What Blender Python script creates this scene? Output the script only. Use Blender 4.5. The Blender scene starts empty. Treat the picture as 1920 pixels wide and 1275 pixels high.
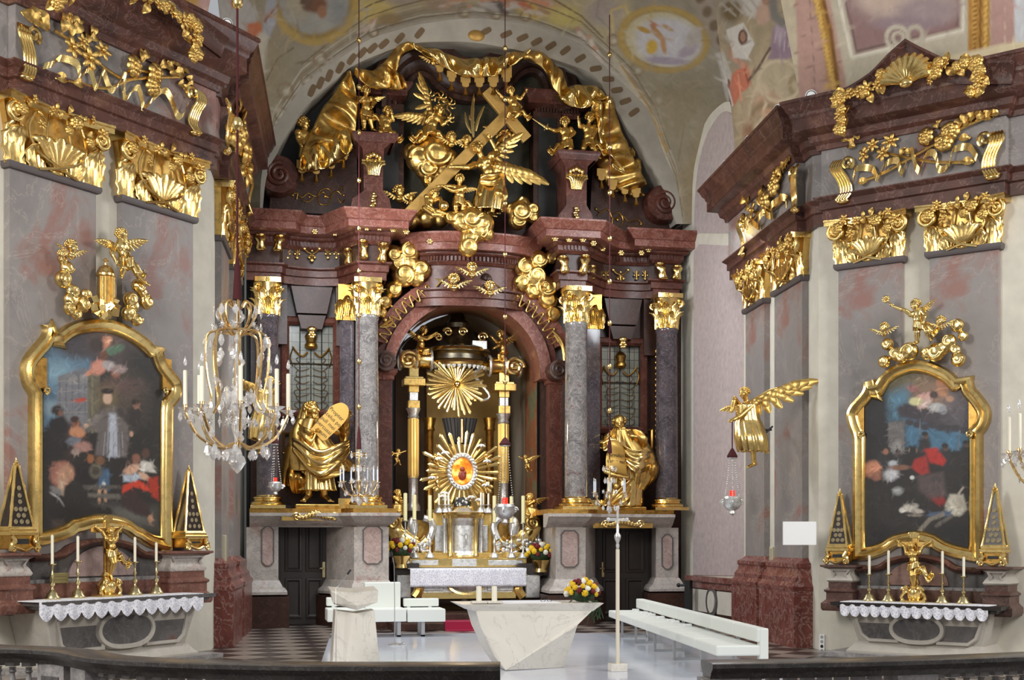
import bpy, bmesh, math, random
import numpy as np
from mathutils import Vector as V, Matrix as MX, Euler
rnd = random.Random(11)
PI = math.pi
SC = bpy.context.scene
COL = SC.collection
sin, cos, rad = math.sin, math.cos, math.radians

# ------------------------------------------------------------------ camera model
HD = rad(11.8)
FW = V((sin(HD), cos(HD), 0)); RT = V((cos(HD), -sin(HD), 0))
FL, CXP, HZ, EYE = 2400.0, 960.0, 1010.0, 2.0
def at(px, py, D):
    return FW*D + RT*((px-CXP)/FL*D) + V((0, 0, EYE+(HZ-py)/FL*D))
def floor_at(px, py, z=0.0):
    return at(px, py, (EYE-z)*FL/(py-HZ))
cam = bpy.data.cameras.new('camera'); camo = bpy.data.objects.new('camera', cam); COL.objects.link(camo)
camo.location = (0, 0, EYE); camo.rotation_euler = (PI/2, 0, -HD)
cam.sensor_width = 36; cam.lens = 36*FL/1920
cam.shift_y = (HZ-637.5)/1920
cam.clip_end = 200
SC.camera = camo

class Plane:
    """a vertical plane with local axes: x along it, y into it (away from the viewer), z up"""
    def __init__(s, p, ang):
        s.p = V((p[0], p[1], 0)); s.ang = ang
        s.x = V((cos(ang), sin(ang), 0)); s.y = V((-sin(ang), cos(ang), 0))
        s.m = MX.Translation(s.p) @ MX.Rotation(ang, 4, 'Z')
    def hit(s, px, py, off=0.0):
        d = FW + RT*((px-CXP)/FL) + V((0, 0, (HZ-py)/FL))
        o = V((0, 0, EYE))
        q = s.p - s.y*off
        t = (q-o).dot(s.y)/d.dot(s.y)
        w = o + d*t - s.p
        return V((w.dot(s.x), w.dot(s.y), w.z))
    def u(s, px, off=0.0): return s.hit(px, HZ, off).x
    def z(s, px, py, off=0.0): return s.hit(px, py, off).z
    def w(s, l): return s.m @ V(l)
ALT = Plane((5.33, 30.56), 0)
LP = Plane((-2.43, 21.53), rad(49))
RP = Plane((11.47, 19.92), rad(-49.2))
ZW = Plane((0, 0), 0)

# ------------------------------------------------------------------ mesh builder
class MB:
    def __init__(s): s.v = []; s.f = []
    def add(s, vs, fs):
        b = len(s.v); s.v.extend([tuple(q) for q in vs]); s.f.extend([tuple(i+b for i in f) for f in fs]); return s
    def join(s, o, m=None):
        return s.add([m @ V(q) for q in o.v] if m else o.v, o.f)
    def box(s, c, d, m=None):
        x, y, z = d[0]/2, d[1]/2, d[2]/2
        vs = [V((i*x, j*y, k*z)) for k in (-1, 1) for j in (-1, 1) for i in (-1, 1)]
        if m: vs = [m @ q for q in vs]
        return s.add([q+V(c) for q in vs], [(0, 2, 3, 1), (4, 5, 7, 6), (0, 1, 5, 4), (2, 6, 7, 3), (0, 4, 6, 2), (1, 3, 7, 5)])
    def bx(s, x0, x1, y0, y1, z0, z1):
        return s.box(((x0+x1)/2, (y0+y1)/2, (z0+z1)/2), (x1-x0, y1-y0, z1-z0))
    def prism(s, poly, y0, y1, k=1.0):
        """polygon of (x,z) extruded in y; k scales the front (y0) about its centre"""
        n = len(poly); cx = sum(p[0] for p in poly)/n; cz = sum(p[1] for p in poly)/n
        vs = [(cx+(p[0]-cx)*k, y0, cz+(p[1]-cz)*k) for p in poly]+[(p[0], y1, p[1]) for p in poly]
        return s.add(vs, [tuple(range(n)), tuple(range(2*n-1, n-1, -1))]+[(i, i+n, (i+1) % n+n, (i+1) % n) for i in range(n)])
    def slab(s, poly, z0, z1):
        n = len(poly)
        vs = [(p[0], p[1], z0) for p in poly]+[(p[0], p[1], z1) for p in poly]
        return s.add(vs, [tuple(range(n-1, -1, -1)), tuple(range(n, 2*n))]+[(i, (i+1) % n, (i+1) % n+n, i+n) for i in range(n)])
    def lathe(s, prof, c=(0, 0, 0), n=20, m=None, a0=0, a1=2*PI):
        vs = []; fs = []; full = abs(a1-a0-2*PI) < 1e-6; k = n if full else n+1
        for r, z in prof:
            for i in range(k):
                a = a0+(a1-a0)*i/n; q = V((r*cos(a), r*sin(a), z)); vs.append((m @ q if m else q)+V(c))
        for j in range(len(prof)-1):
            for i in range(n):
                i2 = (i+1) % k
                fs.append((j*k+i, j*k+i2, (j+1)*k+i2, (j+1)*k+i))
        if full:
            if prof[0][0] > 1e-4: fs.append(tuple(range(k-1, -1, -1)))
            if prof[-1][0] > 1e-4: fs.append(tuple((len(prof)-1)*k+i for i in range(k)))
        return s.add(vs, fs)
    def tube(s, pts, r, n=8, cap=True, flat=1.0):
        pts = [V(p) for p in pts]; N = len(pts)
        if not hasattr(r, '__len__'): r = [r]*N
        t0 = (pts[1]-pts[0]).normalized()
        up = V((0, -1, 0)) if abs(t0.y) < .9 else V((1, 0, 0))
        a = (up-t0*up.dot(t0)).normalized(); vs = []; fs = []
        for i, p in enumerate(pts):
            t = (pts[min(i+1, N-1)]-pts[max(i-1, 0)])
            t = t.normalized() if t.length > 1e-9 else t0
            a = a-t*a.dot(t)
            a = a.normalized() if a.length > 1e-6 else t.orthogonal().normalized()
            b = t.cross(a)
            for k in range(n):
                an = 2*PI*k/n; vs.append(p+(a*cos(an)*flat+b*sin(an))*r[i])
        for i in range(N-1):
            for k in range(n):
                fs.append((i*n+k, i*n+(k+1) % n, (i+1)*n+(k+1) % n, (i+1)*n+k))
        if cap: fs += [tuple(range(n-1, -1, -1)), tuple((N-1)*n+k for k in range(n))]
        return s.add(vs, fs)
    def ell(s, c, r, m=None, n=12, k=8):
        if not hasattr(r, '__len__'): r = (r, r, r)
        vs = [V((0, 0, -r[2]))]; fs = []
        for j in range(1, k):
            t = -PI/2+PI*j/k
            for i in range(n):
                a = 2*PI*i/n; vs.append(V((r[0]*cos(a)*cos(t), r[1]*sin(a)*cos(t), r[2]*sin(t))))
        vs.append(V((0, 0, r[2]))); L = len(vs)-1
        for i in range(n):
            i2 = (i+1) % n; fs.append((0, 1+i2, 1+i)); fs.append((L, L-n+i, L-n+i2))
            for j in range(k-2): fs.append((1+j*n+i, 1+j*n+i2, 1+(j+1)*n+i2, 1+(j+1)*n+i))
        if m: vs = [m @ q for q in vs]
        return s.add([q+V(c) for q in vs], fs)
    def cap(s, a, b, ra, rb, n=10):
        """closed tapered capsule"""
        a = V(a); b = V(b); d = b-a
        L = max(d.length, 1e-5); d = d/L
        pts = [a-d*ra, a-d*ra*.7, a, b, b+d*rb*.7, b+d*rb]; rr = [ra*.05, ra*.72, ra, rb, rb*.72, rb*.05]
        return s.tube(pts, rr, n)
    def sweep(s, path, prof, closed=False, caps=True):
        """moulding: plan path (x,y), profile (out,z); out is to the right of travel direction (towards -y when travelling +x)"""
        P = [V((p[0], p[1], 0)) for p in path]; N = len(P); vs = []; fs = []; m = len(prof)
        for i in range(N):
            if closed: d0 = (P[i]-P[i-1]).normalized(); d1 = (P[(i+1) % N]-P[i]).normalized()
            else:
                d0 = (P[i]-P[i-1]).normalized() if i else (P[1]-P[0]).normalized()
                d1 = (P[i+1]-P[i]).normalized() if i < N-1 else d0
            n0 = V((d0.y, -d0.x, 0)); n1 = V((d1.y, -d1.x, 0)); nn = n0+n1
            nn = nn.normalized() if nn.length > 1e-5 else n0
            k = 1/max(.35, nn.dot(n0))
            for o, z in prof: q = P[i]+nn*o*k; vs.append((q.x, q.y, z))
        R = N if closed else N-1
        for i in range(R):
            i2 = (i+1) % N
            for j in range(m-1): fs.append((i*m+j, i2*m+j, i2*m+j+1, i*m+j+1))
        if caps and not closed: fs += [tuple(range(m-1, -1, -1)), tuple((N-1)*m+j for j in range(m))]
        return s.add(vs, fs)
    def frame(s, path, prof, closed=True):
        """moulding round a path of (x,z) in the wall plane; profile (lateral outward, depth y). path clockwise seen from the front"""
        P = [V((p[0], 0, p[1])) for p in path]; N = len(P); vs = []; fs = []; m = len(prof)
        for i in range(N):
            if closed: d0 = (P[i]-P[i-1]).normalized(); d1 = (P[(i+1) % N]-P[i]).normalized()
            else:
                d0 = (P[i]-P[i-1]).normalized() if i else (P[1]-P[0]).normalized()
                d1 = (P[i+1]-P[i]).normalized() if i < N-1 else d0
            n0 = V((-d0.z, 0, d0.x)); n1 = V((-d1.z, 0, d1.x)); nn = n0+n1
            nn = nn.normalized() if nn.length > 1e-5 else n0
            k = 1/max(.4, nn.dot(n0))
            for o, y in prof: q = P[i]+nn*o*k; vs.append((q.x, y, q.z))
        for i in range(N if closed else N-1):
            i2 = (i+1) % N
            for j in range(m-1): fs.append((i*m+j, i*m+j+1, i2*m+j+1, i2*m+j))
        if not closed: fs += [tuple(range(m)), tuple((N-1)*m+j for j in range(m-1, -1, -1))]
        return s.add(vs, fs)
    def grid(s, fn, nu, nv, th=0.0):
        """surface fn(u,v) u,v in 0..1; thickness th makes a closed sheet"""
        vs = [V(fn(i/nu, j/nv)) for j in range(nv+1) for i in range(nu+1)]; w = nu+1
        fs = [(j*w+i, j*w+i+1, (j+1)*w+i+1, (j+1)*w+i) for j in range(nv) for i in range(nu)]
        if th:
            nrm = []
            for j in range(nv+1):
                for i in range(nu+1):
                    a = vs[j*w+min(i+1, nu)]-vs[j*w+max(i-1, 0)]; b = vs[min(j+1, nv)*w+i]-vs[max(j-1, 0)*w+i]
                    q = a.cross(b); nrm.append(q.normalized() if q.length > 1e-9 else V((0, -1, 0)))
            M = len(vs); vs = vs+[p-q*th for p, q in zip(vs, nrm)]
            fs += [tuple(M+i for i in reversed(f)) for f in fs]
            rim = [(i, i+1) for i in range(nu)]+[(j*w+nu, (j+1)*w+nu) for j in range(nv)]+[(nv*w+i+1, nv*w+i) for i in range(nu)]+[((j+1)*w, j*w) for j in range(nv)]
            fs += [(b, a, a+M, b+M) for a, b in rim]
        return s.add(vs, fs)

def T(x=0, y=0, z=0): return MX.Translation((x, y, z))
def RZ(a): return MX.Rotation(a, 4, 'Z')
def RX(a): return MX.Rotation(a, 4, 'X')
def RY(a): return MX.Rotation(a, 4, 'Y')
def S(x, y=None, z=None):
    if y is None: y = z = x
    return MX.Diagonal((x, y, z, 1))

# ------------------------------------------------------------------ objects
ORG = {}; TRAVEL = {}
def mesh_of(mb, name, smooth=.7):
    me = bpy.data.meshes.new(name); me.from_pydata(mb.v, [], mb.f); me.validate()
    if smooth:
        me.polygons.foreach_set('use_smooth', [True]*len(me.polygons))
        if smooth < 3: me.set_sharp_from_angle(angle=smooth)
    me.update(); return me
def tag(o, label=None, cat=None, group=None, kind=None):
    if label: o['label'] = label
    if cat: o['category'] = cat
    if group: o['group'] = group
    if kind: o['kind'] = kind
    return o
def thing(name, label, cat, pl=None, org=(0, 0, 0), group=None, kind=None):
    """Empty at the thing's base; org in the plane's local coordinates, parts are built in plane-local coordinates too"""
    o = bpy.data.objects.new(name, None); o.empty_display_size = .1; COL.objects.link(o)
    pl = pl or ZW
    o.matrix_world = pl.m @ MX.Translation(V(org)); ORG[o] = V(org)
    return tag(o, label, cat, group, kind)
def part(name, mb, mat, parent, label=None, smooth=.7, bev=0, kind=None):
    org = ORG[parent]
    me = mb if isinstance(mb, bpy.types.Mesh) else None
    if me is None:
        m2 = MB(); m2.v = [(p[0]-org.x, p[1]-org.y, p[2]-org.z) for p in mb.v]; m2.f = mb.f
        me = mesh_of(m2, name, smooth)
    me.materials.clear(); me.materials.append(mat)
    o = bpy.data.objects.new(name, me); COL.objects.link(o); o.parent = parent; ORG[o] = org
    if bev: bevel(o, bev)
    return tag(o, label, None, None, kind)
def bevel(o, w, seg=2):
    b = o.modifiers.new('bevel', 'BEVEL'); b.width = w; b.segments = seg; b.limit_method = 'ANGLE'; b.angle_limit = .6
def single(name, mb, mat, label, cat, pl=None, org=(0, 0, 0), group=None, kind=None, smooth=.7, bev=0):
    org = V(org); pl = pl or ZW
    m2 = MB(); m2.v = [(p[0]-org.x, p[1]-org.y, p[2]-org.z) for p in mb.v]; m2.f = mb.f
    me = mesh_of(m2, name, smooth); me.materials.append(mat)
    o = bpy.data.objects.new(name, me); COL.objects.link(o); o.matrix_world = pl.m @ MX.Translation(org); ORG[o] = org
    if bev: bevel(o, bev)
    return tag(o, label, cat, group, kind)
def struct(name, mb, mat, pl=None, label=None, smooth=.7, parent=None):
    me = mesh_of(mb, name, smooth); me.materials.append(mat)
    o = bpy.data.objects.new(name, me); COL.objects.link(o)
    o.matrix_world = (pl or ZW).m; ORG[o] = V((0, 0, 0))
    return tag(o, label, None, None, 'structure')
KIDS = {}
def kids(o): return [c for c in bpy.data.objects if c.parent == o]
def copy_tree(o, m=None, label=None, parent=None):
    """copies a thing with its parts and sub-parts; m replaces its world matrix"""
    c = o.copy(); COL.objects.link(c); ORG[c] = ORG.get(o, V((0, 0, 0)))
    if parent is not None: c.parent = parent
    if m is not None: c.matrix_world = m
    if label: c['label'] = label
    if o not in KIDS: KIDS[o] = kids(o)
    for ch in KIDS[o]: copy_tree(ch, None, None, c)
    return c

# ------------------------------------------------------------------ materials
MATS = {}
def nmat(name):
    m = bpy.data.materials.new(name); m.use_nodes = True
    nt = m.node_tree; b = nt.nodes['Principled BSDF']
    MATS[name] = m
    return m, nt, b
def lin(c):
    """sRGB 0-255 to linear"""
    r = []
    for x in c:
        x /= 255.0; r.append(x/12.92 if x <= .04045 else ((x+.055)/1.055)**2.4)
    return r
def L4(c): return (*lin(c), 1)
def link(nt, a, b): nt.links.new(a, b)
def coords(nt, scale=(1, 1, 1)):
    tc = nt.nodes.new('ShaderNodeTexCoord'); mp = nt.nodes.new('ShaderNodeMapping')
    mp.inputs['Scale'].default_value = scale; link(nt, tc.outputs['Object'], mp.inputs['Vector']); return mp.outputs['Vector']
def noise_tex(nt, vec, scale, detail=6, rough=.6, dist=0.0):
    n = nt.nodes.new('ShaderNodeTexNoise'); n.inputs['Scale'].default_value = scale; n.inputs['Detail'].default_value = detail
    n.inputs['Roughness'].default_value = rough; n.inputs['Distortion'].default_value = dist
    link(nt, vec, n.inputs['Vector']); return n.outputs['Fac']
def ramp(nt, fac, stops, interp='LINEAR'):
    r = nt.nodes.new('ShaderNodeValToRGB'); r.color_ramp.interpolation = interp; e = r.color_ramp.elements
    while len(e) < len(stops): e.new(.5)
    for k, (p, c) in enumerate(stops): e[k].position = p; e[k].color = c if len(c) == 4 else (*c, 1)
    link(nt, fac, r.inputs['Fac']); return r.outputs['Color']
def mix(nt, fac, a, b, mode='MIX'):
    m = nt.nodes.new('ShaderNodeMix'); m.data_type = 'RGBA'; m.blend_type = mode
    for idx, val in ((0, fac), (6, a), (7, b)):
        if isinstance(val, (int, float)): m.inputs[idx].default_value = val
        elif isinstance(val, (tuple, list)): m.inputs[idx].default_value = val
        else: link(nt, val, m.inputs[idx])
    return m.outputs[2]
def bump(nt, b, h, strength=.2, dist=.02):
    n = nt.nodes.new('ShaderNodeBump'); n.inputs['Strength'].default_value = strength; n.inputs['Distance'].default_value = dist
    link(nt, h, n.inputs['Height']); link(nt, n.outputs['Normal'], b.inputs['Normal'])
def plain(name, rgb, rough=.5, metal=0.0, spec=None, nscale=0, namp=.12, coat=0):
    m, nt, b = nmat(name); c = L4(rgb)
    b.inputs['Roughness'].default_value = rough; b.inputs['Metallic'].default_value = metal
    if coat: b.inputs['Coat Weight'].default_value = coat
    if nscale:
        f = noise_tex(nt, coords(nt), nscale)
        link(nt, ramp(nt, f, [(.3, [x*(1-namp) for x in c[:3]]), (.7, [min(1, x*(1+namp)) for x in c[:3]])]), b.inputs['Base Color'])
        bump(nt, b, f, .08, .01)
    else: b.inputs['Base Color'].default_value = c
    return m
def metal(name, rgb, rough, dark=.55, nscale=9, bstr=.25, mt=1):
    """leafed metal with worn, slightly uneven surface"""
    m, nt, b = nmat(name); c = lin(rgb)
    v = coords(nt); f = noise_tex(nt, v, nscale, 5, .6); g = noise_tex(nt, v, nscale*6, 3, .6)
    link(nt, ramp(nt, f, [(.30, [x*dark for x in c]), (.52, c), (1, [min(1, x*1.08) for x in c])]), b.inputs['Base Color'])
    rr = nt.nodes.new('ShaderNodeMapRange'); rr.inputs[3].default_value = rough*.7; rr.inputs[4].default_value = rough*1.4
    link(nt, g, rr.inputs[0]); link(nt, rr.outputs[0], b.inputs['Roughness'])
    b.inputs['Metallic'].default_value = mt
    bump(nt, b, g, bstr, .006); return m
def marble(name, base, alt, vein, scale=1.2, rough=.3, veinw=.03, spots=None, sp=.6, coat=.0):
    m, nt, b = nmat(name); v = coords(nt)
    f = noise_tex(nt, v, scale, 8, .62, .6)
    stops = [(.34, lin(base)), (.62, lin(alt))]
    if spots: stops = [(.34, lin(base)), (sp-.04, lin(alt)), (sp+.04, lin(spots))]
    colr = ramp(nt, f, stops)
    w = noise_tex(nt, v, scale*1.7, 9, .65, 1.2)
    vn = ramp(nt, w, [(.5-veinw, (0, 0, 0)), (.5, (1, 1, 1)), (.5+veinw, (0, 0, 0))])
    sepv = nt.nodes.new('ShaderNodeMath'); sepv.operation = 'MULTIPLY'; sepv.inputs[1].default_value = .55
    link(nt, vn, sepv.inputs[0])
    link(nt, mix(nt, sepv.outputs[0], colr, L4(vein)), b.inputs['Base Color'])
    b.inputs['Roughness'].default_value = rough; b.inputs['Specular IOR Level'].default_value = .3
    if coat: b.inputs['Coat Weight'].default_value = coat; b.inputs['Coat Roughness'].default_value = .08
    return m
GOLD = metal('gold leaf', (222, 184, 108), .33)
GOLDB = metal('bright burnished gold', (236, 204, 132), .2, .75)
GOLDD = metal('aged gold leaf', (190, 148, 78), .34, .5)
GOLDM = plain('matt gilding', (188, 150, 82), .5, .55, nscale=6)
SILVER = metal('chased silver', (222, 222, 220), .28, .6, 14, .5, .8)
BRASS = metal('pale brass', (214, 198, 150), .25, .6)
CREAM = plain('cream stone wall', (205, 200, 186), .85, nscale=2.5, namp=.10)
CREAM2 = plain('warm cream plaster', (222, 208, 176), .85, nscale=2, namp=.06)
PINKP = plain('pale pink plaster panel', (178, 164, 162), .85, nscale=7, namp=.13)
GREYPAINT = plain('grey painted stone', (164, 158, 146), .8, nscale=2)
STUCCO = marble('grey scagliola with rose patches', (120, 115, 114), (140, 134, 131), (170, 158, 150), .55, .45, .012, (142, 108, 100), .565)
STUCCOL = marble('lavender grey scagliola', (120, 113, 116), (138, 130, 133), (165, 152, 150), .5, .45, .01, (128, 104, 104), .66)
CORN = marble('purple brown marble', (64, 41, 36), (90, 57, 48), (150, 122, 112), 1.3, .4, .012, (110, 76, 58), .62)
REDM = marble('dark red marble', (66, 36, 29), (92, 52, 42), (128, 94, 82), 1.8, .36, .02)
REDL = marble('light red marble', (98, 54, 44), (122, 73, 61), (160, 124, 112), 2.5, .34, .03)
REDB = marble('red plinth marble with white veins', (100, 52, 46), (124, 72, 64), (196, 172, 162), 2.2, .3, .025)
DKRED = marble('oxblood brown marble', (48, 32, 26), (68, 44, 36), (96, 74, 62), 1.5, .36, .015)
DARK = plain('near black painted wood', (40, 34, 32), .45, nscale=5)
BLACK = plain('black painted ground', (34, 34, 32), .5, nscale=3, namp=.3)
COLM = marble('grey brown column marble', (92, 88, 86), (126, 121, 118), (180, 174, 170), 3.2, .1, .03, (98, 80, 76), .62, .7)
COLD = marble('dark column marble', (54, 48, 52), (80, 72, 76), (130, 122, 124), 3.2, .1, .02, (84, 58, 56), .62, .5)
PEDM = marble('pale rose grey marble', (160, 152, 146), (186, 178, 170), (96, 82, 80), 2.5, .35, .018, (172, 150, 142), .6)
PEDP = marble('rose breccia panel', (168, 142, 134), (186, 166, 158), (84, 62, 60), 5, .4, .03)
WHITEM = marble('white marble with grey veins', (214, 208, 196), (222, 217, 206), (165, 160, 155), .9, .3, .010)
FLOORW = marble('polished white marble', (208, 213, 226), (216, 220, 230), (190, 194, 206), .8, .12, .01)
WHITEL = plain('white leather', (222, 226, 220), .5)
CLOTH = plain('white altar linen', (232, 232, 236), .9)
WAX = plain('ivory wax', (236, 230, 210), .55)
WAXB = plain('bluish white wax', (214, 220, 232), .5)
YWAX = plain('yellow beeswax', (226, 218, 168), .55)
REDG = plain('red velvet', (62, 9, 15), .9)
IRON = plain('black iron', (26, 26, 28), .5)
BRAIL = marble('dark polished stone rail', (52, 50, 50), (70, 67, 66), (110, 106, 102), 3, .28, .02)
BALU = marble('grey turned stone', (120, 118, 118), (165, 160, 158), (90, 84, 82), 5, .4, .03)
ALTST = marble('grey beige altar stone', (170, 164, 154), (186, 180, 170), (150, 144, 138), 1.2, .5, .01)
ALTDK = marble('dark grey panel marble', (78, 76, 76), (104, 100, 98), (130, 122, 118), 1.5, .25, .015, (110, 82, 72), .64)
WDOOR = plain('dark brown door wood', (52, 45, 42), .45, nscale=8)
SPEAK = plain('beige enamel', (196, 188, 160), .5)
WPLAST = plain('white plastic', (235, 236, 236), .4)
GREYM = plain('brushed steel', (190, 190, 190), .35, .9)
GREEN = plain('leaf green', (38, 62, 34), .6)
YEL = plain('yellow petals', (232, 190, 24), .6)
WHT = plain('white petals', (236, 234, 222), .6)
DRED = plain('dark red petals', (110, 18, 22), .6)
def glassm(name, rgb=(1, 1, 1), rough=.02, mixf=.35):
    m, nt, b = nmat(name); out = nt.nodes['Material Output']
    g = nt.nodes.new('ShaderNodeBsdfGlass'); g.inputs['Color'].default_value = (*rgb, 1); g.inputs['Roughness'].default_value = rough; g.inputs['IOR'].default_value = 1.5
    t = nt.nodes.new('ShaderNodeBsdfTransparent'); t.inputs['Color'].default_value = (*rgb, 1)
    gl = nt.nodes.new('ShaderNodeBsdfGlossy'); gl.inputs['Roughness'].default_value = .08; gl.inputs['Color'].default_value = (*rgb, 1)
    x = nt.nodes.new('ShaderNodeMixShader'); x.inputs[0].default_value = mixf
    y = nt.nodes.new('ShaderNodeMixShader'); y.inputs[0].default_value = .3
    link(nt, g.outputs[0], x.inputs[1]); link(nt, t.outputs[0], x.inputs[2])
    link(nt, x.outputs[0], y.inputs[1]); link(nt, gl.outputs[0], y.inputs[2])
    d = nt.nodes.new('ShaderNodeBsdfDiffuse'); d.inputs['Color'].default_value = (*rgb, 1); w = nt.nodes.new('ShaderNodeMixShader'); w.inputs[0].default_value = .18
    link(nt, y.outputs[0], w.inputs[1]); link(nt, d.outputs[0], w.inputs[2])
    link(nt, w.outputs[0], out.inputs['Surface']); return m
GLASS = glassm('cut crystal'); BULB = glassm('clear lamp glass', (1, 1, 1), 0, .6)
RGLASS = plain('ruby glass', (200, 24, 20), .15, coat=.5)
def glow(name, rgb, st):
    m, nt, b = nmat(name); b.inputs['Base Color'].default_value = L4(rgb)
    b.inputs['Emission Color'].default_value = L4(rgb); b.inputs['Emission Strength'].default_value = st; return m
RLIGHT = glow('lit ruby lamp glass', (230, 40, 20), 1.0)
def vcol(name, rough=.8, nscale=30, amp=.12, coat=0):
    """painted surface: colours laid on per vertex with a grain of brush work"""
    m, nt, b = nmat(name); a = nt.nodes.new('ShaderNodeVertexColor'); a.layer_name = 'paint'
    f = noise_tex(nt, coords(nt), nscale, 6, .7)
    g = ramp(nt, f, [(.25, (1-amp,)*3), (.75, (1,)*3)])
    link(nt, mix(nt, 1.0, a.outputs['Color'], g, 'MULTIPLY'), b.inputs['Base Color'])
    b.inputs['Roughness'].default_value = rough
    if coat: b.inputs['Coat Weight'].default_value = coat
    return m
FRESCO = vcol('fresco painting', .9, 5, .22)
OILP = vcol('oil painting', .5, 14, .2)
def leaded():
    m, nt, b = nmat('leaded window glass'); v = coords(nt)
    tc = nt.nodes.new('ShaderNodeTexBrick'); tc.offset = 0; tc.inputs['Scale'].default_value = 1
    tc.inputs['Brick Width'].default_value = .17; tc.inputs['Row Height'].default_value = .2; tc.inputs['Mortar Size'].default_value = .007
    tc.inputs['Color1'].default_value = L4((128, 128, 116)); tc.inputs['Color2'].default_value = L4((112, 112, 102)); tc.inputs['Mortar'].default_value = L4((46, 44, 40))
    sx = nt.nodes.new('ShaderNodeSeparateXYZ'); cx = nt.nodes.new('ShaderNodeCombineXYZ'); link(nt, v, sx.inputs[0])
    link(nt, sx.outputs[0], cx.inputs[0]); link(nt, sx.outputs[2], cx.inputs[1]); link(nt, cx.outputs[0], tc.inputs['Vector'])
    f = noise_tex(nt, v, 3, 5, .6)
    link(nt, mix(nt, 1.0, tc.outputs['Color'], ramp(nt, f, [(.3, (.7, .7, .66)), (.7, (1, 1, 1))]), 'MULTIPLY'), b.inputs['Base Color'])
    b.inputs['Roughness'].default_value = .25; return m
LEADED = leaded()
def tiles():
    m, nt, b = nmat('dark and light floor lozenges'); v = coords(nt, (1, 1, 1))
    mp = nt.nodes.new('ShaderNodeMapping'); mp.inputs['Rotation'].default_value = (0, 0, PI/4); link(nt, v, mp.inputs['Vector'])
    c = nt.nodes.new('ShaderNodeTexChecker'); c.inputs['Scale'].default_value = 1.7; link(nt, mp.outputs[0], c.inputs['Vector'])
    c.inputs['Color1'].default_value = L4((150, 138, 128)); c.inputs['Color2'].default_value = L4((62, 52, 50))
    f = noise_tex(nt, v, 2, 6, .6)
    link(nt, mix(nt, 1.0, c.outputs['Color'], ramp(nt, f, [(.3, (.75, .75, .75)), (.7, (1, 1, 1))]), 'MULTIPLY'), b.inputs['Base Color'])
    b.inputs['Roughness'].default_value = .3; return m
TILES = tiles()
def lace():
    m, nt, b = nmat('white lace'); v = coords(nt)
    vo = nt.nodes.new('ShaderNodeTexVoronoi'); vo.feature = 'DISTANCE_TO_EDGE'; vo.inputs['Scale'].default_value = 22; link(nt, v, vo.inputs['Vector'])
    link(nt, ramp(nt, vo.outputs['Distance'], [(.05, lin((238, 238, 242))), (.16, lin((200, 200, 214)))]), b.inputs['Base Color'])
    b.inputs['Roughness'].default_value = .9; return m
LACE = lace()

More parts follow.
